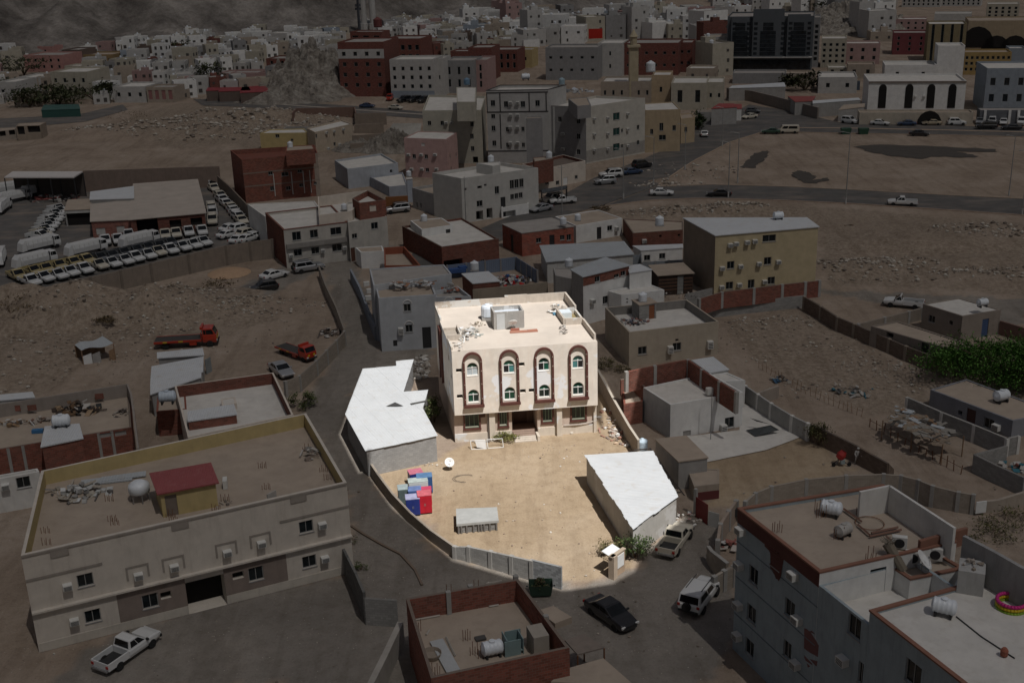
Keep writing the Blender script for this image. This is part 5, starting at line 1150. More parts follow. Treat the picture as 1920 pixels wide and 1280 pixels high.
# dirt bank and curved wall at its left foot
wallrun("curved_wall", "curved grey wall beside the parked white estate car", 'Y', [(665,960),(690,1010),(735,1060),(790,1105)], [1.3,1.5,1.7,1.7], BLOCKT, .25, coping=CONC)
wallrun("curved_wall", "dark posts and wall stub touching the blue-grey building", 'Y', [(705,1185),(770,1160),(835,1130)], [1.6,1.8,1.8], BLOCKT, .25, pill=1.6)
wallrun("curved_wall", "tan wall rising from the red metal gate to the blue-grey building", 'Y', [(728,960),(745,850),(800,760),(850,690)], 1.9, plaster((.36,.29,.235)), .25, pill=2.6)
wallrun("lane_wall", "long curved block wall sweeping behind the blue-grey building", 'G', [(185,190),(245,140),(340,100),(550,58),(790,35),(1015,27),(1120,35),(1225,62),(1310,97),(1465,135),(1555,150)], 2.1, BLOCKT, .2, top=True, pill=6)
wallrun("lane_wall", "low tan wall with a white board at the far right of the curved wall", 'G', [(1575,195),(1700,180),(1800,150),(1870,130)], 1.3, plaster((.40,.34,.28)), .3, top=True)
mb = MB(); mb.box(vat('G',1598,225,1.0), (1.0,.1,1.1), .2); solo(mb, "white_board", WMETAL, "white board leaning at the end of the curved wall", "board")
for i, q in enumerate(((1640,420),(1730,330))): shrub("dry_bush", ("sparse dry bush right of the blue-grey building roof","sparse green bush near the low tan wall")[i], vat('G',*q), 2.4, 1.8, .7, 700, .11, [(.09,.09,.03),(.16,.15,.06),(.05,.06,.02)], "bush", .04, 40+i)
wallrun("metal_gate", "dark red metal gate between the alley and the tan yard", 'Y', [(585,665),(660,718)], 1.9, plain((.16,.02,.02), .6), .08, cat="gate")
wallrun("gate_post", "white cloth-covered panel next to the dark red gate", 'Y', [(668,725),(735,745)], 1.4, plain((.42,.41,.39), .8), .08, cat="panel")
wallrun("gate_post", "concrete post left of the dark red gate", 'Y', [(573,655),(588,660)], 2.6, CONC, .3, cat="post")
mb = MB(); mb.box(vat('Y', 845, 635, 1.0), (.7,.6,.7), .3); solo(mb, "meter_cabinet", DARKM, "small dark cabinet at the tip of the tan wall", "cabinet")
junk("scrap_heap", "white sacks and red cloth beside the blue-grey building", "scrap", vat('Y',815,870), .9, 1.1, 18, .7, [(.55,.54,.52),(.3,.12,.1),(.5,.45,.4)], .6, 25)
# ================================================================== left-hand brick houses
lb, lp, lh = bld("brick_house", "red brick house with junk-filled roof at the left edge", "house", 'I', [(-70,978),(985,803),(962,478),(-70,640)], 3.2, BRICK, TANROOF, .06, feats=[('w',0,478,1045,1.0,1.0),('n',0,790,860,1.1,.6),('n',0,905,850,1.1,.5)])
for x, y in ((75,1050),(185,1030),(750,930),(850,915)):
    u_, z_ = upx(lb, 0, 'I', x, y); overlay(lb, 0, u_-.14, u_+.14, 0, 3.15, CONC, .05, "column")
wallrun("roof_wall", "grey cement wall with brick patches behind the junk-filled roof", 'I', [(-70,640),(380,570),(955,478),(985,560),(1035,960)], 1.5, plaster((.31,.27,.235), stain=(.2,.17,.15)), .2, top=True, z0=3.1)
for x, y in ((120,660),(240,655),(845,540),(745,570)):
    q = vat('I', x, y, 3.9); MB().box(q + Vector((0,-.02,0)), (.9,.06,.65), .14).build("brick_patch", BRICK, lb)
bld("roof_room", "white sheet-roofed room between the two brick facades", "room", 'I', [(315,952),(617,890),(588,785),(345,805)], 3.5, BRICK, WSHEET, 0, eave=.12)
tank('I', 465, 800, 3.6, "large white water tank on the sheet-roofed room", 'h', .15, 1.15)
junk("scrap_heap", "collapsed brown furniture heap on the brick house roof", "scrap", vat('I',590,680,3.15), 2.6, 1.4, 70, .75, [(.16,.1,.06),(.08,.06,.05),(.35,.25,.16),(.5,.47,.43),(.05,.05,.05)], 1.5, 41)
junk("scrap_heap", "white boxes and fan on the left part of the brick house roof", "scrap", vat('I',130,780,3.15), 2.0, .9, 34, .6, [(.5,.48,.45),(.3,.2,.12),(.55,.53,.5),(.12,.1,.09)], .6, 42)
junk("scrap_heap", "mixed crates before the cement wall of the brick house", "scrap", vat('I',300,760,3.15), 1.2, .6, 22, .55, [(.3,.28,.25),(.45,.4,.35),(.2,.12,.09)], .4, 43)
junk("scrap_heap", "dark sticks in the right corner of the brick house roof", "scrap", vat('I',915,700,3.15), .8, 1.2, 20, .5, [(.12,.1,.09),(.3,.26,.22),(.4,.37,.33)], .3, 44)
mb = MB(); mb.box(vat('I',283,830,3.35), (1.1,.5,.35), .1); solo(mb, "blue_toy_car", plain((.05,.17,.34), .5), "small blue plastic toy car on the brick house roof", "toy")
bld("white_sheet_roof", "white sheet roof peeking above the brick house wall at the left edge", "shed", 'I', [(-90,615),(258,583),(240,545),(-90,575)], 3.0, PALEGREY, WSHEET, 0)
bld("white_house", "white painted house side at the left edge behind the cream block", "house", 'I', [(-60,1200),(295,1135),(280,1110),(-60,1170)], 3.4, WHITE, WHITEROOF, .2, feats=[('w',0,175,1215,1.2,1.1),('a',0,40,1240,.8,.55)])
# --- brick and cream courtyard house
bld("brick_house", "brick courtyard house with cream terrace behind the cream block", "house", 'J', [(395,1055),(1345,850),(1165,470),(275,592)], 4.1, CREAM, WHITEROOF, 1.3, inner=BRICKD)
bld("brick_room", "square red brick room with a blue-white tank on top", "room", 'J', [(110,822),(385,800),(372,640),(120,690)], 0, BRICK, TANROOF, .08, hh=(140,1042,822))
tank('J', 215, 745, 4.3, "blue-white ribbed tank on the square brick room", 'h', .1, 1.15, plain((.5,.56,.62), .5))
bld("lean_to_room", "narrow white sheet roof over a brick front in the courtyard", "room", 'J', [(400,915),(832,852),(805,765),(400,830)], 3.75, BRICK, WSHEET, 0, z0=2.8)
bld("stair_box", "pale stair box on the cream courtyard terrace", "room", 'J', [(700,770),(835,745),(820,690),(690,710)], 3.5, CREAM, WHITEROOF, .05, z0=2.8, feats=[('v',0,760,750,.8,.5)])
for i, (q, l) in enumerate((([(70,560),(522,470),(525,340),(80,425)], "white sheet lean-to in the middle of the shack row"), ([(130,345),(530,318),(520,262),(128,300)], "upper white sheet lean-to nearest the tow truck"), ([(70,668),(268,600),(505,520),(505,478),(70,562)], "lower torn white lean-to behind the brick courtyard"))):
    r_, p_, h_ = bld("lean_to", l, "lean-to", 'J', q, 2.4+.1*i, GREYP, WSHEET, 0, eave=.15)
mb = MB(); mb.box(vat('J', 580, 410, .9), (1.1,.08,1.9), 1.2); solo(mb, "steel_gate_leaf", plain((.25,.27,.27), .6), "grey louvred gate leaf leaning by the white lean-to", "gate leaf")
shrub("palm_bush", "drooping green bush on the lane corner behind the cream block", at(568,762), 1.3, 1.2, .9, 900, .14, [(.05,.08,.02),(.11,.14,.05),(.17,.17,.08)], "bush", .05, 51)
wallrun("lane_wall", "pale block wall along the left side of the lane near the tow truck", 'J', [(1285,690),(1410,640),(1560,500),(1740,310),(1812,225)], 1.9, BLOCKT, .2, pill=4)
wallrun("lane_wall", "far stretch of block wall along the left side of the lane", 'Z', [(647,640),(633,600),(612,555),(600,520)], 1.8, BLOCKT, .22)
junk("scrap_heap", "white cement mixer parts and scrap inside the lane wall", "scrap", vat('J',1650,125), 1.6, 1.4, 30, .8, [(.5,.48,.45),(.25,.2,.17),(.12,.1,.09)], .7, 45)
# --- tin shack on the waste ground
q = vat('I', 700, 280); sh = thing("tin_shack", "tumbledown shack with wavy pale tin roof on the waste ground", "shack", q)
P = [vat('I', x, y, 2.1) for x, y in ((610,228),(850,178),(770,130),(560,190))]
mb = MB(); k = 8
for i in range(k):
    t0, t1 = i/k, (i+1)/k; f = lambda t, a, b: a + (b-a)*t; w0 = .16*math.sin(t0*7); w1 = .16*math.sin(t1*7)
    mb.poly(f(t0,P[0],P[1]) + Vector((0,0,w0)), f(t1,P[0],P[1]) + Vector((0,0,w1)), f(t1,P[3],P[2]) + Vector((0,0,w1+.1)), f(t0,P[3],P[2]) + Vector((0,0,w0+.1)))
mb.build("roof", GSHEET, sh)
for i, (a, b, m_) in enumerate(((0,.28,WMETAL),(.3,.55,GREYP),(.82,1,WOOD))):
    A, B = P[0] + (P[1]-P[0])*a, P[0] + (P[1]-P[0])*b; MB().hexa([(A.x,A.y,-.1),(B.x,B.y,-.1),(B.x,B.y+.06,-.1),(A.x,A.y+.06,-.1)], [(A.x,A.y,1.3),(B.x,B.y,1.5),(B.x,B.y+.06,1.5),(A.x,A.y+.06,1.3)]).build("wall_board", m_, sh)
for p_ in P: MB().tube((p_.x,p_.y,-.1), (p_.x,p_.y,2.1), .06, 5).build("post", WOOD, sh)
mb = MB(); A, B = P[3], P[2]; mb.hexa([(A.x,A.y,-.1),(B.x,B.y,-.1),(B.x,B.y+.06,-.1),(A.x,A.y+.06,-.1)], [(A.x,A.y,2.0),(B.x,B.y,2.0),(B.x,B.y+.06,2.0),(A.x,A.y+.06,2.0)]); mb.build("back_wall", WOOD, sh)
junk("scrap_heap", "boards and cloth beside the tin shack", "scrap", vat('I',565,265), .6, .8, 14, .6, [(.3,.17,.08),(.12,.1,.08),(.35,.3,.25)], .6, 46)

# ================================================================== municipal yard
wallrun("yard_wall", "long dark block wall along the front of the vehicle yard", 'K', [(130,880),(250,860),(420,820),(600,780),(800,735),(1000,690),(1250,630),(1500,572),(1660,545),(1812,528)], [1.2,1.8,2.4,2.8,3,3,3.1,3.2,3.2,3.2], plaster((.26,.215,.175), stain=(.15,.12,.1), amt=.6), .25, top=True, pill=9, pmat=plaster((.2,.165,.135)))
wallrun("yard_wall", "dark block wall along the right side of the vehicle yard", 'K', [(1805,470),(1650,300),(1530,175),(1450,105)], 3.0, plaster((.22,.175,.14)), .25, top=True)
wallrun("yard_wall", "tall brown wall at the back of the vehicle yard", 'K', [(1460,42),(1200,50),(900,60),(555,72)], 4.5, plaster((.25,.19,.155)), .3, top=True)
DEPR = plaster((.47,.41,.355), stain=(.36,.3,.25), scale=.4)
yb, ypts, yh_ = bld("depot_building", "long brick depot with flat tan roof in the vehicle yard", "building", 'K', [(868,400),(1365,355),(1310,133),(897,163)], 0, BRICKD, DEPR, 0, hh=(1372,470,355), feats=[('g',0,985,450,3.6,3.0),('v',0,1170,425,2.0,1.4),('v',0,1310,410,2.0,1.4)], eave=.3)
bld("depot_building", "left brick wing of the depot with tan roof", "building", 'K', [(608,412),(866,400),(895,268),(610,298)], yh_-.1, masonry((.33,.13,.1),(.28,.23,.2)), DEPR, 0, feats=[('n',0,672,475,1.6,1.2,PALEGREY),('n',0,805,462,1.4,1.2,PALEGREY)], eave=.2)
bld("depot_annex", "white sheet-roofed annex on the depot", "annex", 'K', [(600,268),(892,258),(890,178),(605,215)], yh_+.4, GREYP, WSHEET, 0)
bld("depot_annex", "small grey annex with a dark open window left of the depot", "annex", 'K', [(430,338),(608,330),(605,262),(455,268)], yh_-.2, PALEGREY, TANROOF, 0, feats=[('v',0,530,400,4.6,2.6)])
q = vat('K', 300, 215); cn = thing("vehicle_canopy", "wide white canopy over blue tanks at the back of the vehicle yard", "canopy", q)
P = [vat('K', x, y, 5.0) for x, y in ((30,122),(492,122),(552,84),(85,84))]; MB().prism([(p_.x,p_.y) for p_ in P], 5.0, 5.25).build("roof", plain((.62,.58,.55), .6), cn)
mb = MB()
for t in (0, .33, .66, 1):
    for A, B in ((P[0], P[1]), (P[3], P[2])): c = A + (B-A)*t; MB().tube((c.x,c.y,-.1), (c.x,c.y,5.0), .12).build("post", DARKM, cn)
A, B = P[3], P[2]; MB().hexa([(A.x,A.y,-.1),(B.x,B.y,-.1),(B.x,B.y+.2,-.1),(A.x,A.y+.2,-.1)], [(A.x,A.y,4.9),(B.x,B.y,4.9),(B.x,B.y+.2,4.9),(A.x,A.y+.2,4.9)]).build("back_wall", plaster((.10,.085,.075)), cn)
for i, x in enumerate((200, 290, 370, 450)): tank('K', x, 190, .1, ("leftmost","second","third","rightmost")[i] + " blue storage tank under the white canopy", 'v', 0, 1.7, plain((.06,.085,.12) if i % 2 == 0 else (.2,.17,.12), .5), "tanks under the canopy")
junk("scrap_heap", "mixed scrap and reddish cloth in the middle of the vehicle yard", "scrap", vat('K',370,265), 5, 3, 60, 1.3, [(.3,.1,.09),(.08,.07,.07),(.3,.27,.24),(.45,.43,.4)], 1.0, 47)
YL = plain((.55,.36,.03), .5)
GRY = "vehicles packed in the municipal yard"
ORD = "first second third fourth fifth sixth seventh eighth ninth tenth eleventh twelfth thirteenth fourteenth fifteenth sixteenth".split()
def rowpark(kind, col, pts, dx, dy, label, cat, s=1.0):
    rr = random.Random(len(label)*3+len(pts))
    for i, (x, y) in enumerate(pts):
        kd = rr.choice((kind, kind, kind, 'pickup' if kind == 'single' else ('hatch' if kind == 'sedan' else 'pickup'))); jx, jy = rr.uniform(-7, 7), rr.uniform(-4, 4); cl = rr.choice((col, col, col, P_BEIGE if col is P_WHITE else col))
        park(kd, 'K', x+jx, y+jy, x+jx+dx+rr.uniform(-5,5), y+jy+dy+rr.uniform(-6,6), cl, ORD[i] + " " + label, cat, GRY, .055, s)
P_YEL = paint((.45,.36,.17))
rowpark('single', P_WHITE, [(200,828),(290,808),(380,788),(465,767),(560,747),(650,727),(740,707),(820,690),(900,670),(975,652),(1045,634),(1130,617),(1210,602),(1285,587),(1350,572)], 60, 22, "white pickup from the left in the front row along the yard wall", "pickup")
rowpark('single', P_YEL, [(120,793),(215,768),(310,747),(395,727),(480,713),(575,694)], 60, 22, "yellow pickup from the left in the second yard row", "pickup")
rowpark('single', P_GREY, [(660,680),(745,662),(825,644),(905,627),(985,607),(1055,597),(1125,580)], 60, 22, "dark grey pickup from the left in the second yard row", "pickup")
rowpark('pickup', P_WHITE, [(705,562),(790,555),(865,525),(1100,520),(1178,510),(1262,503),(1343,493)], 12, 40, "white pickup from the left facing out before the depot", "pickup")
rowpark('sedan', P_WHITE, [(1410,180),(1432,207),(1463,250),(1482,277),(1512,305),(1543,330),(1563,352),(1580,377),(1596,399),(1612,422)], 50, 30, "white car from the back in the line along the right yard wall", "car")
rowpark('suv', P_WHITE, [(1410,345),(1413,383),(1420,425)], 4, 40, "white four-wheel drive from the back at the depot's right end", "suv")
rowpark('sedan', P_WHITE, [(1535,512),(1545,470),(1592,545),(1608,472),(1645,507),(1650,545),(1700,522)], 40, -14, "white car from the left jumbled in the yard's right corner", "car")
rowpark('single', P_WHITE, [(395,345),(382,365),(366,385),(352,405),(338,425),(325,445),(310,465),(298,487),(283,507),(270,528)], 60, 10, "white pickup from the back in the column left of the depot", "pickup")
for i, (x, y) in enumerate(((265,605),(235,712),(575,632),(930,575))): park('refuse', 'K', x, y, x+60, y-14, P_WHITE, ("upper left white refuse truck behind the yard pickups","lower left white refuse truck behind the yard pickups","middle white refuse truck behind the yard pickups","right white refuse truck before the depot")[i], "refuse truck", GRY, .055, .8)
for i, (x, y, fx, fy) in enumerate(((40,225,110,215),(95,280,180,262),(245,235,320,215),(20,345,80,300),(0,690,10,660))): park('refuse', 'K', x, y, fx, fy, P_WHITE, ("farthest white truck at the left edge of the yard","second white truck at the left edge of the yard","white truck parked beside the canopy","white truck nosing in from the left edge of the yard","white truck cut off by the left edge near the wall")[i], "truck", GRY, .055, .8)

# ================================================================== middle distance, left of centre
rb, rp, rh = bld("brick_building", "three-storey red brick building beside the vehicle yard", "building", 'L', [(125,300),(660,252),(640,195),(45,232)], 0, BRICK, BRICKD, .9, hh=(155,605,300), inner=BRICK,
  feats=[('w',0,328,395,.9,.7),('w',0,430,400,1.4,.8),('w',0,535,380,.9,.6),('w',0,340,502,.8,.9),('w',0,455,500,1.0,.8),('w',0,545,478,.8,.7),('w',0,645,465,.6,.5),('v',3,85,385,.5,.6),('v',3,120,415,.5,.6),('v',3,128,520,.5,.6)])
L_ = OPS[rb.name][0][3]
for z_ in (rh*.36, rh*.66): overlay(rb, 0, 0, L_, z_, z_+.25, plaster((.26,.2,.165)), .03, "floor_band")
for x in (355, 482, 565, 612):
    u_, _z = upx(rb, 0, 'L', x, 480); overlay(rb, 0, u_-.08, u_+.08, .8, rh*.62, plain((.5,.49,.46), .5), .12, "drain_pipe")
overlay(rb, 0, L_-.9, L_, 0, rh-.02, plaster((.36,.3,.25)), .03, "pier_band")
bld("stair_room", "brick stair room on the three-storey brick building", "room", 'L', [(435,238),(640,222),(625,195),(440,205)], rh+1.6, BRICK, TANROOF, .1, z0=rh-.9)
tank('L', 468, 212, rh+1.5, "round white tank on the brick stair room", 'v', 0, .8)
wf = [('w',0,512,838,1.4,1.4),('w',0,635,822,1.3,1.3),('w',0,790,803,1.8,1.2),('w',0,522,955,1.3,1.1),('w',0,645,940,1.3,1.1),('w',0,798,920,1.6,1.2),('a',0,470,975,.7,.6),('a',0,695,940,.7,.6),('a',0,850,920,.7,.6),('v',0,402,770,.5,.5)]
wa, wap, wah = bld("white_house", "long two-storey cream house with white roof at the end of the dirt street", "house", 'L', [(420,797),(872,742),(760,625),(292,678)], 0, plaster((.50,.47,.42), stain=(.36,.32,.28)), WHITEROOF, .35, hh=(435,1065,797), feats=wf, ring=plaster((.22,.1,.075)))
overlay(wa, 3, 0, OPS[wa.name][3][3], 0, wah-.02, BRICKD, .02, "brick_side"); L_ = OPS[wa.name][0][3]; overlay(wa, 0, .2, L_-.1, 3.15, 3.9, plaster((.30,.28,.255)), .45, "balcony_band")
bld("white_house", "right wing of the cream house with a brick top storey", "house", 'L', [(874,742),(1150,700),(1000,585),(865,600)], wah+.3, plaster((.50,.47,.42)), WHITEROOF, .3, feats=[('w',0,1063,765,1.2,1.1),('w',0,922,838,.9,.8),('d',0,905,955,1.0,1.6)])
bld("brick_room", "brick attic room with a pale window above the cream house", "room", 'L', [(955,605),(1142,582),(1015,515),(905,572)], wah+2.9, BRICK, WHITEROOF, .9, z0=wah, feats=[('n',0,1052,642,1.1,1.0,CREAM)])
bld("cream_hall", "cream walled roof court behind the long cream house", "building", 'L', [(668,692),(905,660),(1010,515),(662,560)], wah+1.6, CREAM, WHITEROOF, 1.7)
bld("white_house", "low white house with sheet roofs along the yard wall", "house", 'L', [(290,700),(690,660),(640,590),(165,612)], wah-1.0, WHITE, WHITEROOF, .15)
tank('L', 848, 650, wah+.2, "white tank in the cream roof court", 'v', 0, .7)
park('suv', 'L', 598, 1085, 660, 1075, P_SILVER, "silver four-wheel drive parked before the long cream house", "suv")
park('sedan', 'L', 355, 1135, 410, 1120, P_WHITE, "white saloon at the bend beside a dark tarp", "car"); park('hatch', 'L', 288, 1225, 225, 1235, P_BLACK, "black hatchback at the foot of the yard wall", "car")
bld("cream_house", "low white-blue house with stepped white terraces", "house", 'L', [(870,365),(1228,322),(1110,255),(780,302)], 0, plaster((.42,.44,.47)), WHITEROOF, .4, hh=(875,505,365), feats=[('v',0,1180,318,.5,.7),('v',0,1180,380,.5,.6)])
bld("cream_house", "low blue-grey house with a flat white roof and small tank", "house", 'L', [(1165,490),(1295,478),(1262,388),(1030,420)], 0, plaster((.36,.38,.42)), WHITEROOF, .3, hh=(1168,560,490))
tank('L', 1305, 415, 4.5, "white tank on a blue post beside the low blue-grey house", 'v', 0, .75)
bld("minaret_post", "slim pale blue post carrying a white tank", "post", 'L', [(1290,440),(1330,436),(1322,428),(1285,432)], 4.5, plaster((.42,.45,.5)), WHITEROOF, 0)
mb = MB(); mb.box(vat('L',1222,610,1.4), (4.2,.2,2.8), .12); solo(mb, "orange_gate", plain((.22,.09,.03), .7), "rust-orange gate behind the parked silver car", "gate")
park('suv', 'L', 1222, 672, 1150, 680, P_SILVER, "silver car in front of the rust-orange gate", "suv")
bld("yellow_house", "low yellow house behind the three-storey brick building", "house", 'T', [(188,1000),(548,995),(520,965),(260,972)], 0, YELLOW, WHITEROOF, .2, hh=(190,1115,1000), feats=[('w',0,320,1020,1.0,.8),('w',0,430,1050,.7,.6)])
cl, _, clh = bld("cream_house", "long cream two-storey house stepping up to the terraces", "house", 'T', [(600,992),(884,928),(800,900),(540,962)], 0, plaster((.52,.43,.33)), WHITEROOF, .3, hh=(622,1145,992), feats=[('w',0,613,1020,.6,.9),('a',0,683,995,.7,.6),('a',0,740,985,.7,.6),('a',0,810,970,.7,.6),('a',0,697,1115,.8,.7),('a',0,782,1085,.8,.7),('w',0,750,1080,.8,.8)])
for i, (q, h_) in enumerate((([(905,940),(1140,935)], 3.2), ([(900,1010),(1120,1000)], 2.6), ([(885,1090),(1110,1075)], 2.4), ([(870,1140),(1100,1125)], 2.0))): wallrun("terrace_wall", ("topmost","second","third","lowest")[i] + " brown retaining wall of the terraced slope", 'T', q, h_, plaster((.27,.22,.175), stain=(.18,.14,.11)), .4)
wallrun("brick_wall", "long red-topped wall under the far road", 'T', [(440,940),(470,905),(905,895),(915,940)], 3.4, plaster((.22,.14,.11)), .3)
bld("grey_house", "dark grey walled compound below the far road", "compound", 'T', [(345,985),(705,985),(690,950),(385,950)], 2.6, GREYP, TANROOF, 1.2)

# ================================================================== white-blue house left of the sunlit house
BLW = plaster((.47,.485,.50), stain=(.33,.335,.34), amt=.4)
bw_, bwp, bwh = bld("blue_white_house", "pale blue two-storey house on the lane left of the sunlit house", "house", 'M', [(318,545),(812,512),(775,410),(295,455)], 0, BLW, TANROOF, .3, hh=(385,1000,545), feats=[('w',0,565,625,.9,1.0),('w',0,580,803,.9,1.0),('a',0,510,822,.7,1.0),('d',0,732,862,1.1,2.2,DARKM),('n',0,462,930,.5,.8,DARKM)])
for x, y in ((565,585),(580,765),(920,560)):
    q = vat('M', x, y, 0); u_, z_ = upx(bw_, 0, 'M', x, y)
    P_ = OPS[bw_.name][0]; nn = P_[2]; mb = MB()
    for k in range(6):
        a, b = math.pi*k/6, math.pi*(k+1)/6; f = lambda t: P_[0] + P_[1]*(u_ + .55*math.cos(t)) + nn*.04
        pa, pb = f(a), f(b); mb.tube((pa.x,pa.y,z_-.1+.5*math.sin(a)), (pb.x,pb.y,z_-.1+.5*math.sin(b)), .06, 4)
    mb.build("arch_moulding", WHITE, bw_)
bld("blue_white_house", "raised grey-roofed rear part of the pale blue house", "house", 'M', [(275,435),(945,335),(880,255),(240,292)], bwh+.5, BLW, GREYROOF, .15)
bld("blue_white_house", "low right wing of the pale blue house", "house", 'M', [(812,535),(1112,528),(1000,440),(780,485)], bwh-1.0, BLW, GREYROOF, .5, feats=[('d',0,1000,492,.8,.9,plain((.3,.08,.05),.7))])
bld("white_room", "plain white room at the far end of the pale blue house", "room", 'M', [(165,150),(365,140),(350,95),(120,110)], 0, WHITE2, TANROOF, .1, hh=(215,290,150))
bld("brick_court", "reddish walled roof court behind the pale blue house", "court", 'M', [(370,265),(680,262),(540,100),(365,110)], 3.6, plaster((.30,.1,.06)), TANROOF, 1.1)
junk("scrap_heap", "boards and pale sheets piled on the pale blue house roof", "scrap", vat('M',600,430,bwh+.3), 3.2, 1.0, 40, .8, [(.5,.5,.48),(.36,.2,.13),(.4,.33,.27),(.55,.56,.56)], .5, 48)
junk("scrap_heap", "grey scrap and dish on the right wing of the pale blue house", "scrap", vat('M',930,470,bwh-1.2), 1.2, 1.0, 24, .6, [(.2,.19,.18),(.45,.44,.42),(.3,.1,.06)], .6, 49)
dish(vat('M', 935, 480, bwh-1.1), "white dish on the right wing of the pale blue house", .5, 2.8)
wallrun("lane_wall", "blue-grey wall along the right side of the dirt lane", 'M', [(80,295),(160,450),(215,600),(290,790)], 1.8, plaster((.27,.29,.32)), .3, top=True)
for i, (x, y) in enumerate(((215,420),(240,480),(230,540))): 
    q = vat('M', x, y, 2.2); mb = MB(); mb.box(q, (.8,.5,.6), .3); solo(mb, "condenser_unit", ACW, ("upper","middle","lower")[i] + " condenser unit in the gap behind the lane wall", "air conditioner", "condensers in the gap")
bk, bkp, bkh = bld("brick_house", "brick house with white roof patio right of the cream house", "house", 'Z', [(828,463),(935,447.5),(866,408),(754,424)], 0, BRICKD, WHITEROOF, .35, hh=(832,505,463), feats=[('g',0,850,497,3.2,1.8),('w',0,905,490,.8,.6)])
bld("patio_room", "white patio room with a dark door on the brick house", "room", 'N', [(190,1168),(410,1135),(330,1085),(110,1105)], bkh+.9, WHITE2, TANROOF, .1, z0=bkh-.5, feats=[('d',0,378,1200,.8,1.6,DARKM)])
tank('N', 208, 1108, bkh+.8, "white tank on the patio room of the brick house", 'v', 0, .8)
bld("brick_hut", "small brick hut with white sheet roof beside the trash yard", "hut", 'M', [(1128,422),(1357,402),(1258,320),(1035,340)], 2.9, BRICKD, WSHEET, 0, feats=[('w',0,1235,485,.9,.7)])
wallrun("court_wall", "tan rendered wall behind the sunlit house", 'M', [(1125,470),(1450,440),(1765,405)], 2.3, plaster((.32,.27,.21)), .25, top=True)
wallrun("sheet_fence", "blue-grey sheet fence behind the trash yard", 'M', [(905,262),(1230,222),(1495,190),(1590,250),(1680,305)], 2.0, sheetmetal((.17,.21,.28), .3, (.2,.18,.17)), .1, top=True, pill=2.5, pmat=STEEL, cat="fence")
junk("trash_heap", "colourful trash heap in the fenced yard behind the sunlit house", "trash", vat('M',1440,400), 3.4, 2.6, 150, .7, [(.5,.48,.45),(.06,.06,.06),(.4,.03,.03),(.2,.2,.22),(.35,.3,.25),(.05,.12,.3),(.55,.54,.52),(.12,.1,.09)], .9, 52)
mb = MB(); q = vat('M', 990, 300, 1.2); mb.box(q, (2.6,1.6,.6), .2); mb.box(q + Vector((.8,.3,.3)), (1.2,1.2,.4), .5); solo(mb, "blue_tarp", plain((.04,.09,.24), .7), "crumpled blue tarp beside the white tank", "tarp")
tank('M', 1142, 300, 1.4, "white tank beside the crumpled blue tarp", 'v', 0, .95)

# ================================================================== houses behind and right of the sunlit house
yl, ylp, ylh = bld("yellow_building", "pale yellow three-storey building with white sheet roof", "building", 'O', [(1265,247),(1843,198),(1775,148),(1088,150)], 0, plaster((.53,.44,.28), stain=(.42,.34,.22), amt=.25), WSHEET, 0, hh=(1250,588,247), eave=.15,
  feats=[('a',0,1345,298,.75,.6),('a',0,1378,290,.75,.6),('a',0,1440,282,.75,.6),('a',0,1483,276,.75,.6),('w',0,1567,260,2.0,1.0),('a',0,1300,428,.75,.6),('w',0,1350,411,1.1,1.1),('a',0,1403,417,.75,.6),('a',0,1507,403,.75,.6),('w',0,1558,388,1.1,1.1),('a',0,1615,392,.75,.6),('a',0,1297,534,.75,.6),('w',0,1343,526,1.1,1.1),('a',0,1396,521,.75,.6),('w',0,1465,517,1.0,1.3),('a',0,1538,503,.75,.6),('w',0,1578,498,1.1,1.1)])
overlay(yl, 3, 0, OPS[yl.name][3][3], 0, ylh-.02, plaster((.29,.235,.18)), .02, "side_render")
tank('O', 1617, 155, ylh+.1, "white tank on the pale yellow building", 'h', .1, 1.0)
wallrun("brick_wall", "red brick garden wall before the pale yellow building", 'O', [(1172,600),(1300,562),(1480,540),(1640,520),(1770,506),(1850,498)], 2.0, BRICK, .25, top=True, z0=1.5, pill=6)
wallrun("retaining_wall", "grey block retaining wall under the red brick wall", 'O', [(1215,640),(1440,612),(1765,580)], 1.7, BLOCK, .3, top=True)
wallrun("court_wall", "grey block wall stepping down from the brick garden wall", 'O', [(1095,575),(1245,540)], 2.0, BLOCK, .2, top=True)
bld("brick_house", "red brick house with grey slab roof and tank beside the avenue", "house", 'O', [(175,234),(467,196),(340,148),(65,183)], 0, masonry((.33,.085,.055),(.3,.24,.2)), GREYROOF, 0, hh=(178,362,234), feats=[('w',0,270,272,.9,.8),('d',0,345,275,.9,2.0,DARKM),('w',0,403,256,.8,.8),('w',0,440,255,.8,1.0),('d',3,120,275,1.0,2.0,DARKM)])
tank('O', 408, 180, 4.4, "white tank on the red brick house beside the avenue", 'v', 0, .8)
bld("white_house", "white house with sandy roof between two brick houses", "house", 'O', [(480,190),(740,147),(605,100),(362,138)], 0, WHITE2, TANROOF, .1, hh=(485,287,190), feats=[('d',0,610,230,.9,2.0,DARKM),('w',0,670,203,1.0,.9),('a',0,705,205,.7,.8)])
tank('O', 490, 158, 4.3, "pale tank on the white house between the brick houses", 'v', 0, .75)
bld("brick_house", "red brick house with sandy roof next to the pale yellow building", "house", 'O', [(800,232),(1082,212),(1082,165),(745,150)], 0, BRICKD, TANROOF, .1, hh=(800,322,232), feats=[('a',0,862,275,.8,.7),('v',0,955,248,.4,.4),('v',0,1060,243,.4,.4)])
tank('O', 950, 185, 4.6, "domed white tank on the brick house next to the yellow building", 'v', 0, 1.0)
bld("white_house", "low white-fronted house below the sandy-roofed brick house", "house", 'O', [(845,332),(1080,316),(1078,296),(800,306)], 0, WHITE2, WSHEET, 0, hh=(850,398,332), feats=[('w',0,880,370,1.0,.9),('w',0,965,360,1.0,.9)])
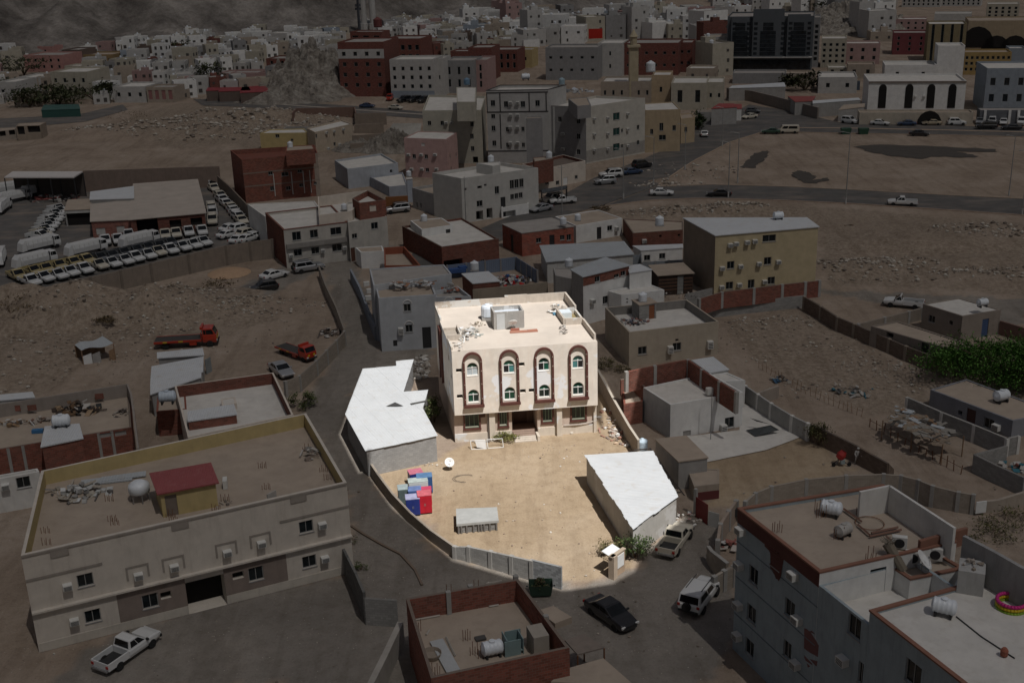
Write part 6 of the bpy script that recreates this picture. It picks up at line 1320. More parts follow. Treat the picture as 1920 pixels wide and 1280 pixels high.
bld("long_sheet_shed", "long white sheet-roofed shed behind the sunlit house", "shed", 'O', [(318,395),(800,352),(745,282),(282,305)], 3.2, PALEGREY, GSHEET, 0, eave=.2)
wallrun("sheet_fence", "grey steel fence below the long white shed", 'O', [(720,372),(845,350),(850,395),(1080,380)], 1.6, sheetmetal((.25,.27,.29)), .08, top=True, pill=2.5, pmat=STEEL, cat="fence")
wh_, whp, whh = bld("white_house", "white house with brick attic under a grey sheet roof", "house", 'O', [(520,478),(778,415),(645,373),(455,440)], 6.6, WHITE2, GSHEET, 0, feats=[('w',0,600,490,.9,.8),('w',0,708,472,.9,.5),('w',0,745,458,.9,.7),('a',0,568,612,.8,.6),('w',0,645,607,.9,1.1)], eave=.2)
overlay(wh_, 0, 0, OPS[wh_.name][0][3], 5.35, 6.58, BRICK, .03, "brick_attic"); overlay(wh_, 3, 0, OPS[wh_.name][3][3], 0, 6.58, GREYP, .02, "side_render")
bld("white_house", "plain white block joined to the brick attic house", "house", 'O', [(782,458),(905,440),(838,410),(772,420)], 6.0, WHITE2, WSHEET, 0)
bld("white_house", "low white box house below the brick attic house", "house", 'O', [(735,578),(977,550),(880,512),(662,556)], 3.9, WHITE2, WHITEROOF, .12, feats=[('v',0,768,603,.25,.25),('v',0,768,620,.25,.25)])
tank('O', 440, 418, 4.0, "white tank on the grey roof left of the brick attic house", 'v', 0, .85)
bld("grey_annex", "dark grey annex left of the brick attic house", "annex", 'O', [(365,470),(520,500),(470,430),(352,425)], 4.6, GREYP, GREYROOF, .1)
tn, _, tnh = bld("tent_hut", "dark striped hut with sandy roof and white door", "hut", 'O', [(945,472),(1138,458),(1078,402),(895,417)], 2.9, plaster((.05,.035,.028), stain=(.1,.06,.04)), TANROOF, 0, feats=[('d',0,1068,515,.9,2.2,plain((.3,.3,.28),.6))], eave=.2)
for z_ in (.7, 1.2, 1.7, 2.2): overlay(tn, 0, 0, OPS[tn.name][0][3], z_, z_+.12, plaster((.16,.09,.06)), .03, "fabric_band")
shrub("weed_tree", "overgrown green creeper beside the white brick-attic house", at(1076,540), 1.1, 2.0, 1.5, 1100, .13, [(.04,.055,.02),(.09,.10,.035),(.14,.12,.05)], "bush", .06, 61)
shrub("weed_bush", "dry weeds in the alley right of the sunlit house", vat('P',150,560), 1.2, 1.8, .5, 600, .11, [(.12,.11,.05),(.2,.17,.09)], "bush", .03, 62)
shrub("weed_bush", "second clump of dry weeds below the cream house wall", vat('P',260,590), 1.0, .8, .4, 400, .11, [(.14,.12,.06),(.2,.17,.09)], "bush", .03, 63)
# --- cream house with trash on a white roof
ct, ctp, cth = bld("cream_house", "cream house with rubbish on its walled white roof, right of the sunlit house", "house", 'P', [(300,312),(932,236),(705,80),(130,137)], 0, plaster((.44,.38,.30), stain=(.33,.27,.21), amt=.4), WHITEROOF, 1.1, inner=plaster((.24,.225,.205)), hh=(300,550,312), feats=[('w',0,393,440,1.1,1.0),('a',0,585,430,.75,1.0),('w',0,637,413,1.1,1.0),('a',0,865,395,.8,1.1),('v',0,637,367,.4,.3)])
DZ2 = cth-1.1
bld("roof_room", "grey block stair room with a brown door on the trash roof", "room", 'P', [(372,125),(492,105),(445,72),(320,88)], DZ2+2.0, BLOCK, TANROOF, 0, z0=DZ2, feats=[('d',0,460,165,.8,1.7,plain((.25,.09,.04),.7))])
tank('P', 395, 92, DZ2+2.1, "white tank on the grey block stair room", 'v', 0, .8)
junk("trash_heap", "rubbish heap in front of the grey block stair room", "trash", vat('P',330,240,DZ2), 2.0, 1.4, 90, .45, [(.5,.47,.43),(.06,.06,.06),(.3,.15,.12),(.35,.33,.3),(.55,.54,.52),(.2,.2,.25)], .5, 71)
rubble("roof_litter", "small litter over the white roof right of the stair room", [(vat('P',640,215,0), 3.2, 1.5)], 30, .06, .2, islands([(.1,.09,.08),(.5,.45,.4),(.25,.2,.17)]), z=DZ2, gz_=False)
# --- white house with brick roof walls
wb, wbp, wbh = bld("white_house", "white house with brick-walled roof terrace right of the plot", "house", 'P', [(592,822),(1105,735),(870,600),(400,700)], 0, WHITE2, WHITEROOF, .15, hh=(603,1065,822), feats=[('w',0,1008,948,1.1,1.2),('a',0,957,985,.75,1.0),('n',0,707,1030,.9,.8,GREYP)])
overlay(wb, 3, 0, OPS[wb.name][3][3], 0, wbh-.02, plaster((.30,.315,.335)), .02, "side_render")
wallrun("roof_wall", "brick parapet walls round the terrace of the white house", 'P', [(280,590),(480,548),(715,505),(815,575),(940,660),(1058,735)], 2.0, BRICKD, .22, top=True, z0=wbh-.15, pill=4)
wallrun("roof_wall", "stepped brick wall on the left of the white house terrace", 'P', [(240,645),(335,628),(365,668),(405,690)], 1.6, BRICKD, .22, top=True, z0=wbh-1.6)
bld("brick_stub", "brick stair stub with open shaft left of the white house", "stub", 'P', [(262,820),(395,800),(400,690),(245,650)], wbh-1.4, BRICKD, TANROOF, .1)
bld("sheet_shed", "white sheet shed behind the brick terrace walls", "shed", 'P', [(868,602),(1000,578),(890,492),(745,515)], 3.4, PALEGREY, WSHEET, 0)
bld("white_room", "white room with curved cream end beside the sheet shed", "room", 'P', [(900,660),(1120,650),(990,595),(880,610)], 3.2, WHITE2, WHITEROOF, .1)
mb = MB(); mb.box(vat('P',868,725,wbh+.4), (.7,.5,.7), .3); solo(mb, "condenser_unit", ACW, "condenser unit on the front corner of the brick terrace wall", "air conditioner")
mb = MB(); mb.tube(vat('P',875,1070), vat('P',875,1070) + Vector((0,0,5.6)), .05); solo(mb, "antenna_pole", STEEL, "thin antenna pole before the white house", "pole")
patchpoly("yard_paving", 'P', [(500,1070),(1080,1000),(1085,800),(1400,960),(1560,1030),(1270,1140),(850,1225),(700,1060)], WHITEROOF, .06, .02, 8)
mb = MB(); mb.add([vat('P',x,y,z_) for x, y, z_ in ((1125,1000,.2),(1300,965,.9),(1360,1000,.5),(1190,1045,.15))] + [vat('P',x,y,z_-.04) for x, y, z_ in ((1125,1000,.2),(1300,965,.9),(1360,1000,.5),(1190,1045,.15))], [(0,1,2,3),(7,6,5,4),(0,4,5,1),(1,5,6,2),(2,6,7,3),(3,7,4,0)]); solo(mb, "shade_cloth", plain((.06,.065,.065), .8), "black shade cloth lying on the white courtyard", "shade cloth")
mb = MB(); mb.add([vat('P',x,y,z_) for x, y, z_ in ((1150,915,1.3),(1300,960,.9),(1200,940,.9))] + [vat('P',x,y,z_-.04) for x, y, z_ in ((1150,915,1.3),(1300,960,.9),(1200,940,.9))], [(0,1,2),(5,4,3),(0,3,4,1),(1,4,5,2),(2,5,3,0)]); solo(mb, "shade_cloth", plain((.05,.055,.055), .8), "narrow strip of black cloth strung above the courtyard", "shade cloth")
bld("tan_annex", "flat tan-roofed annex between pergola and white house", "annex", 'P', [(650,1228),(852,1200),(700,1048),(487,1072)], 2.8, GREYP, TANROOF, 0)
ta, _, tah = bld("tan_annex", "tan block with dark red base beside the pergola", "annex", 'Y', [(575,468),(742,448),(742,352),(525,342)], 1.5, plaster((.38,.32,.26)), TANROOF, .05); overlay(ta, 0, 0, OPS[ta.name][0][3], 0, .85, plain((.13,.035,.035), .7), .02, "red_base")
wallrun("courtyard_wall", "pale panelled wall along the right of the white courtyard", 'Q', [(185,585),(340,690),(465,765),(560,810)], 1.9, plaster((.42,.41,.385)), .2, top=True, pill=2.8, pmat=WHITE)
wallrun("courtyard_wall", "low sandy cross walls between courtyard and waste ground", 'Q', [(255,630),(380,585)], 1.4, plaster((.36,.31,.26)), .3, top=True)
wallrun("lane_wall", "dark wall along the right-hand lane beside the cement mixer", 'Q', [(562,808),(700,870),(855,945),(950,1000),(1040,1050),(1070,1085)], [1.8,1.8,1.8,1.7,1.6,.6], BLOCKB, .22, top=True)
shrub("acacia_bush", "round green bush inside the dark lane wall", vat('Q',625,940), 1.5, 1.3, 1.2, 900, .12, [(.05,.06,.02),(.10,.10,.04),(.15,.13,.06)], "bush", .07, 64)

# ================================================================== right-hand compound
wallrun("compound_wall", "long brown wall between the waste lot and the walled compound", 'Q', [(540,52),(640,110),(740,175),(840,215),(945,262),(1050,305),(1150,348),(1275,395)], 1.9, BLOCKB, .25, top=True, pill=6, pmat=plaster((.3,.25,.2)))
wallrun("compound_wall", "brown wall end between gate opening and green tree", 'Q', [(1303,403),(1420,440)], 1.9, BLOCKB, .25, top=True, pill=5, pmat=plaster((.3,.25,.2)))
wallrun("compound_wall", "tan cross wall behind the parked white pickup", 'Q', [(862,215),(1020,175),(1165,140),(1245,118)], 1.6, plaster((.30,.255,.21)), .25, top=True, pill=4)
wallrun("compound_wall", "reddish wall at the right edge behind the tan house", 'Q', [(1715,195),(1900,250),(2000,275)], 1.8, plaster((.24,.15,.12)), .25, top=True)
bld("tan_house", "square tan house with white roof and blue door in the compound", "house", 'Q', [(1250,95),(1488,168),(1718,130),(1465,58)], 0, plaster((.30,.255,.215), stain=(.22,.18,.15)), WHITEROOF, .1, hh=(1492,315,168), feats=[('w',0,1302,185,1.0,.9),('v',0,1418,207,.5,.5),('d',1,1623,230,1.0,2.0,plain((.06,.10,.2),.6))])
tank('Q', 1605, 112, 4.0, "white tank on the square tan house", 'h', .3, .9)
bld("tan_annex", "long low tan annex beside the brown compound wall", "annex", 'Q', [(938,228),(1455,378),(1572,348),(1095,198)], 2.7, plaster((.27,.23,.195)), TANROOF, .1, feats=[('v',0,1052,280,1.0,.7),('d',0,1260,365,1.0,1.6,DARKM),('v',0,1375,400,.9,.7)])
gb, _, gbh = bld("grey_house", "blue-grey house with sandy roof and white tank at the right edge", "house", 'Q', [(1295,608),(1790,795),(2050,745),(1510,545)], 0, plaster((.26,.265,.285), stain=(.2,.2,.2)), TANROOF, .1, hh=(1782,900,795), feats=[('d',0,1537,780,1.1,2.0,plain((.08,.04,.035),.7)),('v',0,1473,748,.5,.5),('w',0,1645,812,1.2,1.1),('a',0,1697,832,.9,.7),('w',0,1268,690,1.0,.8)])
tank('Q', 1718, 680, gbh, "white ribbed tank on the blue-grey house at the right edge", 'h', .4, 1.1)
wallrun("compound_wall", "light-topped grey wall in front of the blue-grey house", 'Q', [(1158,658),(1365,748),(1560,825),(1755,905),(1822,890)], 1.8, BLOCK, .2, top=True, pill=6, pmat=WHITE, coping=CONC)
wallrun("compound_wall", "grey block pen at the lower right edge", 'Q', [(1755,945),(1560,997),(1700,1065),(1860,1135)], 1.8, BLOCK, .25, top=True)
junk("trash_heap", "household clutter inside the grey block pen", "trash", vat('Q',1790,1090,.2), 1.6, 1.6, 30, .7, [(.4,.38,.35),(.2,.08,.06),(.05,.16,.2),(.5,.47,.43)], .4, 72)
q = vat('Q', 1250, 870); sk2 = thing("scrap_shelter", "sagging shelter roofed with scrap boards on the waste lot", "shelter", q)
P = [vat('Q', x, y, 2.2) for x, y in ((1010,790),(1370,935),(1495,885),(1130,712))]
for p_ in P + [(P[0]+P[1])/2, (P[2]+P[3])/2]: MB().tube((p_.x,p_.y,0), (p_.x,p_.y,2.15), .06, 5).build("post", WOOD, sk2)
rnd = random.Random(9)
for k in range(90):
    s_, t_ = rnd.random(), rnd.random(); c_ = (P[0]*(1-s_)+P[1]*s_)*(1-t_) + (P[3]*(1-s_)+P[2]*s_)*t_
    M = Matrix.Rotation(rnd.random()*3, 3, 'Z') @ Matrix.Rotation((rnd.random()-.5)*.25, 3, 'Y'); MB().box(c_ + Vector((0,0,.02+.2*rnd.random())), (.5+rnd.random()*1.1, .2+rnd.random()*.5, .05), 0, M).build("roof_board", rnd.choice((GSHEET, WOOD, plain((.26,.24,.21),.9), plain((.24,.19,.14),.9), plain((.08,.07,.06),.9))), sk2)
mb = MB()
for k in range(24):
    t_ = k/23; a = [(265,480),(400,560),(560,640),(720,710),(880,770)]; i_ = min(3, int(t_*4)); f_ = t_*4-i_; x = a[i_][0]*(1-f_)+a[i_+1][0]*f_; y = a[i_][1]*(1-f_)+a[i_+1][1]*f_
    p_ = vat('Q', x, y); mb.tube(p_ + Vector((0,0,-.1)), p_ + Vector((.15*math.sin(k*5), .1*math.cos(k*3), .7+.5*abs(math.sin(k*2.3)))), .03, 4)
    if k: mb.tube(last + Vector((0,0,.7)), p_ + Vector((0,0,.6)), .018, 3)
    last = p_
solo(mb, "stick_fence", WOOD, "crooked stick fence along the waste lot", "fence", loc=vat('Q',560,640))
mb = MB()
for k in range(14):
    p_ = vat('Q', 930+k*42, 830+k*22); mb.tube(p_ + Vector((0,0,-.1)), p_ + Vector((.1*math.sin(k*4), 0, .9+.3*math.sin(k*7))), .05, 4)
    if k: mb.tube(last + Vector((0,0,.7)), p_ + Vector((0,0,.7)), .03, 3)
    last = p_
solo(mb, "stick_fence", RUST, "wire and stick fence below the scrap shelter", "fence", loc=vat('Q',1200,970))
junk("scrap_heap", "chairs and bags dumped on the waste lot", "scrap", vat('Q',840,625), 2.6, 1.6, 40, .55, [(.4,.38,.35),(.1,.1,.1),(.3,.26,.22),(.06,.16,.2)], .4, 73)
junk("scrap_heap", "barrels and blue drums by the crooked stick fence", "scrap", vat('Q',400,555), 1.6, 1.0, 18, .6, [(.05,.1,.16),(.3,.27,.23),(.12,.1,.09)], .4, 74)
# big tree
def bigtree(c, label):
    c = Vector(c); root = thing("mesquite_tree", label, "tree", c); rnd = random.Random(77); t = MB()
    for k in range(8):
        a = k*.8; e = c + Vector((4.2*math.cos(a), 2.8*math.sin(a), 3.0+rnd.random())); md = c + (e-c)*.4 + Vector((0,0,.7)); t.tube(c + Vector((0,0,-.2)), md, .2, 7, .13).tube(md, e, .13, 6, .04)
        for q in range(3): t.tube(e, e + Vector((rnd.uniform(-1.6,1.6), rnd.uniform(-1.2,1.2), rnd.uniform(.0,.8))), .05, 4, .02)
    t.build("trunk", plain((.10,.07,.05), .9, name="bark"), root); m_ = MB()
    leafcloud(m_, c + Vector((0,0,2.4)), 8.2, 5.6, 2.1, 22000, .17, rnd, 110); m_.build("crown", foliage([(.045,.11,.02),(.085,.19,.035),(.13,.26,.055)]), root)
bigtree(at(1885,716), "broad dark green tree at the right edge of the compound")
# cement mixer and its worker
q = vat('Q', 755, 1060); mx = thing("cement_mixer", "red cement mixer on legs beside the worker", "cement mixer", q)
MB().lathe([(.12,-.45),(.4,-.3),(.45,.1),(.28,.5),(.24,.5),(.38,.1),(.3,-.25),(.02,-.3)], q + Vector((0,0,1.0)), 12, Matrix.Rotation(.5,3,'Y')).build("drum", plain((.34,.03,.025), .5), mx)
mb = MB()
for s in (-1, 1): mb.tube(q + Vector((s*.75,-.3,0)), q + Vector((0,0,.75)), .04, 5).tube(q + Vector((s*.6,.4,0)), q + Vector((0,0,.75)), .04, 5)
mb.build("legs_frame", plain((.12,.12,.12), .7), mx)
for s in (-1, 1): MB().lathe([(.02,-.04),(.2,-.04),(.2,.04),(.02,.04)], q + Vector((s*.75,-.3,.2)), 12, Matrix.Rotation(R(90),3,'X')).build("wheel", TYRE, mx)
MB().box(q + Vector((.1,-.25,.45)), (.4,.3,.4)).build("motor_box", plain((.3,.36,.36), .6), mx)
def person(p, label):
    p = Vector(p); root = thing("person", label, "person", p)
    J = dict(pel=(0,0,.92,.15), abd=(.02,-.02,1.1,.15), che=(.03,-.08,1.33,.17), nck=(.03,-.12,1.5,.065), hd=(.03,-.14,1.63,.105), top=(.03,-.14,1.73,.08),
      hl=(-.1,0,.88,.1), kl=(-.13,-.08,.48,.075), al=(-.14,.05,.09,.05), tl=(-.15,-.12,.04,.045), hr=(.1,0,.88,.1), kr=(.15,.02,.48,.075), ar=(.17,.14,.09,.05), tr=(.18,-.03,.04,.045),
      sl=(-.18,-.08,1.42,.075), el=(-.28,-.2,1.16,.052), wl=(-.22,-.42,1.05,.038), fl=(-.2,-.52,1.02,.03), sr=(.24,-.08,1.42,.075), er=(.36,-.18,1.16,.052), wr=(.3,-.4,1.08,.038), fr=(.28,-.5,1.05,.03))
    E = [('pel','abd'),('abd','che'),('che','nck'),('nck','hd'),('hd','top'),('pel','hl'),('hl','kl'),('kl','al'),('al','tl'),('pel','hr'),('hr','kr'),('kr','ar'),('ar','tr'),('che','sl'),('sl','el'),('el','wl'),('wl','fl'),('che','sr'),('sr','er'),('er','wr'),('wr','fr')]
    ks = list(J); me = bpy.data.meshes.new("body"); me.from_pydata([J[k][:3] for k in ks], [(ks.index(a), ks.index(b)) for a, b in E], [])
    o = bpy.data.objects.new("body", me); COL.objects.link(o); o.parent = root
    sk_ = o.modifiers.new("skin", 'SKIN'); sk_.use_smooth_shade = True; o.modifiers.new("sub", 'SUBSURF').levels = 1; o.modifiers["sub"].render_levels = 1
    for i, k in enumerate(ks): me.skin_vertices[0].data[i].radius = (J[k][3],)*2; me.skin_vertices[0].data[i].use_root = (k == 'pel')
    mt, nt, b = newmat("clothes_and_skin"); tc = nd(nt, "ShaderNodeTexCoord"); sp = nd(nt, "ShaderNodeSeparateXYZ", {0: tc.outputs["Object"]})
    c_ = ramp(nt, nd(nt, "ShaderNodeMath", {0: sp.outputs[2], 1: .5}, operation='MULTIPLY').outputs[0], [(0, (.05,.04,.035)), (.05, (.28,.26,.235)), (.47, (.50,.48,.45)), (.745, (.2,.11,.07))], 'CONSTANT'); nt.links.new(c_, b.inputs["Base Color"]); b.inputs["Roughness"].default_value = .9; me.materials.append(mt)
    MB().lathe([(.13,0),(.135,.04),(.11,.11),(.02,.14)], p + Vector((.03,-.14,1.68)), 10).build("cap", plain((.45,.43,.4), .9), root)
    for s, nm in ((-1,'fl'),(1,'fr')):
        h = MB(); w = Vector(J[nm][:3]) + p
        for k in range(5): h.tube(w + Vector(((k-2)*.018, 0, 0)), w + Vector(((k-2)*.022, -.07+.012*abs(k-2), -.03)), .010, 5, .007)
        h.build("fingers", plain((.2,.11,.07), .8, name="skin"), root)
person(vat('Q', 850, 1055), "worker in pale clothes standing at the lane wall beside the red mixer")

# ================================================================== parked and moving vehicles, near
park('pickup', 'Z', 241, 1229, 290, 1195, P_WHITE, "white double-cab pickup parked before the cream block", "pickup")
park('sedan', 'Z', 1145, 1160, 1180, 1184, P_BLACK, "black saloon on the lane junction", "car")
park('suv', 'Z', 1312, 1128, 1338, 1094, P_WHITE, "white estate four-wheel drive beside the curved wall", "suv")
park('pickup', 'Z', 1266, 1022, 1288, 992, P_BEIGE, "dusty white pickup parked beside the right shed", "pickup")
park('sedan', 'Z', 528, 701, 548, 716, P_SILVER, "silver saloon parked behind the brick courtyard wall", "car")
park('tow', 'Z', 352, 648, 400, 645, P_RED, "red flatbed tow truck standing behind the shack row", "tow truck"); park('tow', 'Z', 556, 668, 590, 680, P_RED, "red flatbed tow truck beside the lane wall", "tow truck", s=.8)
park('single', 'Q', 1132, 112, 1060, 105, P_WHITE, "white single-cab pickup parked in the walled compound", "pickup")
# ================================================================== along the avenue
def grid(edge, xs, ys, w, h, kind='w', slope=0.0, pane=None):
    return [(kind, edge, x, y + slope*(x-xs[0]), w, h) + ((pane,) if pane else ()) for x in xs for y in ys]
OFFW = plaster((.53,.515,.48), stain=(.4,.37,.33), amt=.3)
bld("office_block", "lower front wing of the white workshop on the avenue", "building", 'N', [(312,930),(505,905),(300,845),(122,872)], 0, plaster((.40,.39,.375)), TANROOF, .5, hh=(320,1078,930), feats=[('w',0,345,1025,1.0,.8),('w',3,158,995,.5,1.0),('w',3,185,1000,.5,1.0)])
nb, _, nbh = bld("office_block", "long white two-storey workshop with three tall windows on the avenue", "building", 'N', [(468,808),(1012,733),(750,695),(265,768)], 0, OFFW, WHITEROOF, .6, hh=(490,1120,806), feats=[('w',0,828,850,.9,1.6),('w',0,861,845,.9,1.6),('w',0,895,840,.9,1.6),('w',0,722,890,.9,1.4),('v',0,600,870,.9,.5),('v',0,640,855,.5,.4),('v',0,498,885,.5,.5),('w',0,600,985,1.2,1.1),('w',0,830,938,.8,1.0),('w',0,860,932,.8,1.0),('w',0,890,926,.8,1.0),('d',0,765,970,1.0,1.6,DARKM),('g',0,600,1075,1.4,2.0),('g',0,670,1060,1.2,2.2)])
bld("stair_tower", "white stair tower rising from the long white workshop", "tower", 'N', [(690,720),(745,712),(742,690),(575,700)], nbh+1.2, OFFW, WHITEROOF, .1, z0=nbh-.6); tank('N', 680, 690, nbh+1.2, "white tank on the stair tower of the workshop", 'v', 0, .85)
bld("entrance_porch", "white open porch in front of the long white workshop", "porch", 'N', [(752,1015),(945,985),(940,955),(760,985)], 1.9, WHITE2, WHITEROOF, .4, feats=[('g',0,810,1060,2.6,1.2)])
bld("low_shop", "cream single-storey shop with brick-edged roof beside the workshop", "shop", 'N', [(1015,747),(1347,682),(1190,640),(900,707)], 0, CREAM, BRICKD, .6, inner=BRICKD, hh=(1020,892,747), feats=[('w',0,1150,838,.9,.8),('d',0,1205,835,1.2,2.0,WMETAL),('w',0,1282,798,.8,.7),('w',0,1075,835,1.0,.8)])
bld("roof_room", "small red room with tank behind the cream shop", "room", 'N', [(985,690),(1120,668),(1100,650),(975,660)], 6.6, BRICKD, TANROOF, .1, z0=2.5); tank('N', 1090, 662, 6.6, "white tank on the small red room", 'v', 0, .9)
cnp = thing("carport", "dark carport beside the cream shop on the avenue", "carport", vat('N',1120,960)); P = [vat('N', x, y, 2.6) for x, y in ((1040,915),(1210,885),(1215,862),(1035,892))]
MB().prism([(p_.x,p_.y) for p_ in P], 2.6, 2.75).build("roof", plain((.07,.075,.08), .8), cnp)
for p_ in P: MB().tube((p_.x,p_.y,0), (p_.x,p_.y,2.6), .08).build("post", DARKM, cnp)
GRB = plaster((.29,.28,.275), stain=(.22,.2,.19), amt=.3)
fs = grid(1, [1405,1500], [388,497,605], .8, .6, 'a', -.06) + grid(1, [1640], [352,462,577], .8, .6, 'a') + grid(1, [1565], [370,477,587], 2.0, 1.6, 'w', 0, glassy((.02,.06,.055))) + [('w',1,1718,447,.8,1.0),('w',1,1718,555,.8,1.0),('w',1,1605,470,.6,.8),('w',1,1605,580,.6,.8)] + [('w',0,1165,392,.9,1.2),('w',0,1297,402,.9,1.2),('w',0,1297,512,.9,1.2),('w',0,1297,622,.9,1.2),('a',0,1190,492,.9,.7),('a',0,1190,600,.9,.7)]
fb, _, fbh = bld("apartment_block", "four-storey cream apartment block with green windows on the avenue", "building", 'N', [(1040,290),(1350,303),(1768,240),(1420,225)], 0, plaster((.53,.50,.44), stain=(.42,.38,.33), amt=.25), WHITEROOF, .5, hh=(1355,705,303), feats=fs)
overlay(fb, 0, 0, OPS[fb.name][0][3], 0, fbh-.02, GRB, .02, "grey_render"); overlay(fb, 1, 0, OPS[fb.name][1][3], .3, 2.9, plaster((.34,.32,.29)), .02, "shop_band")
for x in (1062, 1095, 1125): u_, _z = upx(fb, 0, 'N', x, 450); overlay(fb, 0, u_-.2, u_+.2, 2, fbh-.3, PALEGREY, .12, "pilaster")
bld("stair_tower", "stair room on the four-storey cream block", "room", 'N', [(1290,298),(1385,288),(1360,235),(1225,245)], fbh+1.8, GRB, TANROOF, .1, z0=fbh-.5)
junk("roof_clutter", "dishes and condensers on the four-storey cream block", "clutter", vat('N',1290,200,fbh-.4), 4, 2, 30, 1.2, [(.45,.47,.5),(.3,.3,.3),(.5,.5,.5)], 1.0, 81)
fs = [('w',0,693,278,1.0,1.3),('w',0,1008,278,1.0,1.3),('w',0,695,370,.9,1.0),('w',0,697,455,.9,1.2),('w',0,703,560,.9,1.2),('w',0,785,285,.9,1.3),('w',0,905,285,1.0,1.3),('w',0,905,460,.7,1.0),('w',0,908,572,.7,1.0),('w',0,795,462,.7,1.0),('w',0,797,572,.7,1.0)] + grid(0, [818,868], [275,362,448,558], .9, .7, 'a')
db, _, dbh = bld("apartment_block", "five-storey grey apartment block with dark trim bands", "building", 'N', [(645,190),(1082,183),(1210,150),(745,152)], 0, plaster((.46,.445,.425), stain=(.36,.34,.32), amt=.2), WHITEROOF, .5, hh=(668,700,190), feats=fs, ring=plain((.04,.035,.035), .6))
DK = plain((.05,.045,.045), .7); L_ = OPS[db.name][0][3]
for z_ in (dbh-.6, dbh*.70, dbh*.16): overlay(db, 0, 0, L_, z_, z_+.25, DK, .05, "trim_band")
for x in (652, 745, 950, 1070): u_, _z = upx(db, 0, 'N', x, 300); overlay(db, 0, max(0,u_-.12), u_+.12, dbh*.7, dbh-.65, DK, .06, "trim_post")
for x in (748,): u_, _z = upx(db, 0, 'N', x, 480); overlay(db, 0, u_-.12, u_+.12, dbh*.2, dbh*.68, DK, .06, "trim_post")
bld("grey_block", "plain grey block between dark-trim and cream apartment blocks", "building", 'N', [(925,385),(1042,380),(1040,368),(925,372)], dbh*.72, GRB, TANROOF, .2)
tank('N', 925, 115, dbh+.2, "pale tank on the five-storey dark-trim block", 'h', 0, 1.3); tank('N', 1180, 145, dbh+.2, "blue tank at the right of the dark-trim block roof", 'v', 0, 1.0, plain((.3,.4,.45), .5))
cr, _, crh = bld("apartment_block", "cream three-storey block with arched windows left of the dark-trim block", "building", 'N', [(195,330),(612,325),(640,228),(240,218)], 0, plaster((.47,.44,.365), stain=(.37,.34,.28), amt=.25), WHITEROOF, .5, hh=(632,700,325), feats=[('w',0,245,418,.8,1.0),('w',0,335,418,.8,1.0),('w',0,545,425,.8,1.1),('w',0,545,510,.8,1.1),('w',0,550,598,.8,1.1),('a',0,365,415,.8,.6),('a',0,403,415,.8,.6),('g',0,570,680,1.2,1.6)])
bld("stair_tower", "tall cream stair tower with blue tank on the arched-window block", "tower", 'N', [(438,268),(572,268),(575,165),(436,165)], crh+3.2, plaster((.47,.44,.365)), WHITEROOF, .1, z0=crh-.5); tank('N', 510, 148, crh+3.2, "blue rounded tank on the tall cream stair tower", 'v', 0, 1.1, plain((.16,.26,.36), .5))
bld("pale_blue_tower", "slim pale blue tower block beside the pink house", "tower", 'N', [(440,395),(525,392),(520,385),(440,388)], 9.5, plaster((.40,.43,.47)), WHITEROOF, .1, feats=[('w',0,450,412,.6,.6)])
bld("pink_house", "dusty pink two-storey house with a row of white air conditioners", "house", 'N', [(65,522),(365,532),(440,482),(165,475)], 0, PINK, WHITEROOF, .15, hh=(80,795,522), feats=grid(0,[100,190,288],[640],.85,.6,'a') + grid(0,[122,195,298],[742],.85,.6,'a') + [('w',0,137,652,.8,.9),('w',0,222,654,.8,.9),('w',0,230,748,.8,.8),('n',0,200,570,.8,.7,WHITE),('w',1,392,650,.7,.9),('w',1,435,640,.7,.9),('w',1,400,740,.7,.9)])
bld("tan_building", "tan two-storey building on the avenue corner", "building", 'Z', [(1209,207),(1276,205),(1262,191),(1205,194)], 0, plaster((.46,.36,.24)), WHITEROOF, .2, hh=(1212,286,207), feats=[('w',0,1240,238,.9,1.8),('w',0,1222,247,.7,1.2),('w',0,1264,240,.8,1.2),('w',0,1242,258,1.6,1.2)])
bld("tan_building", "lower tan annex right of the avenue corner building", "building", 'Z', [(1277,223),(1303,220),(1298,212),(1275,214)], 0, plaster((.46,.36,.24)), TANROOF, .2, hh=(1279,270,223), feats=[('w',0,1286,243,.8,1.2)])
shrub("street_tree", "small round green tree by the avenue corner", at(1308,243), 2.2, 2.0, 2.2, 900, .3, [(.03,.05,.02),(.06,.09,.03)], "tree", .15, 91)
# street lamps
LAMPG = plain((.32,.32,.31), .5, .3)
for i, (x, y, h_) in enumerate(((165,420,9.5),(314,349,9.5),(22,487,9.5),(563,412,10),(519,481,10.5),(1075,511,13),(1848,472,11),(1910,562,11),(490,240,9))):
    p_ = vat('R', x, y); t = thing("street_lamp", ("grey lamp post on the avenue's right pavement nearest the corner field","grey lamp post farther up the avenue's right pavement","grey lamp post beside the tan building side of the avenue","lamp post at the left end of the sandy field","lamp post beside the black car on the lower road","tall lamp post in the middle of the lower road","leaning lamp post at the right end of the sandy field","lamp post at the right edge of the lower road","short lamp post near the far junction")[i], "street lamp", p_)
    MB().tube(p_ + Vector((0,0,-.2)), p_ + Vector((0,0,h_)), .11, 8, .06).build("pole", LAMPG, t); MB().tube(p_, p_ + Vector((0,0,1.1)), .16, 8).build("base", plain((.45,.44,.42), .6), t)
    MB().tube(p_ + Vector((0,0,h_-.05)), p_ + Vector((-1.2,0,h_+.25)), .04, 5).build("arm", LAMPG, t); MB().box(p_ + Vector((-1.45,0,h_+.27)), (.6,.25,.12)).build("lamp_head", LAMPG, t)
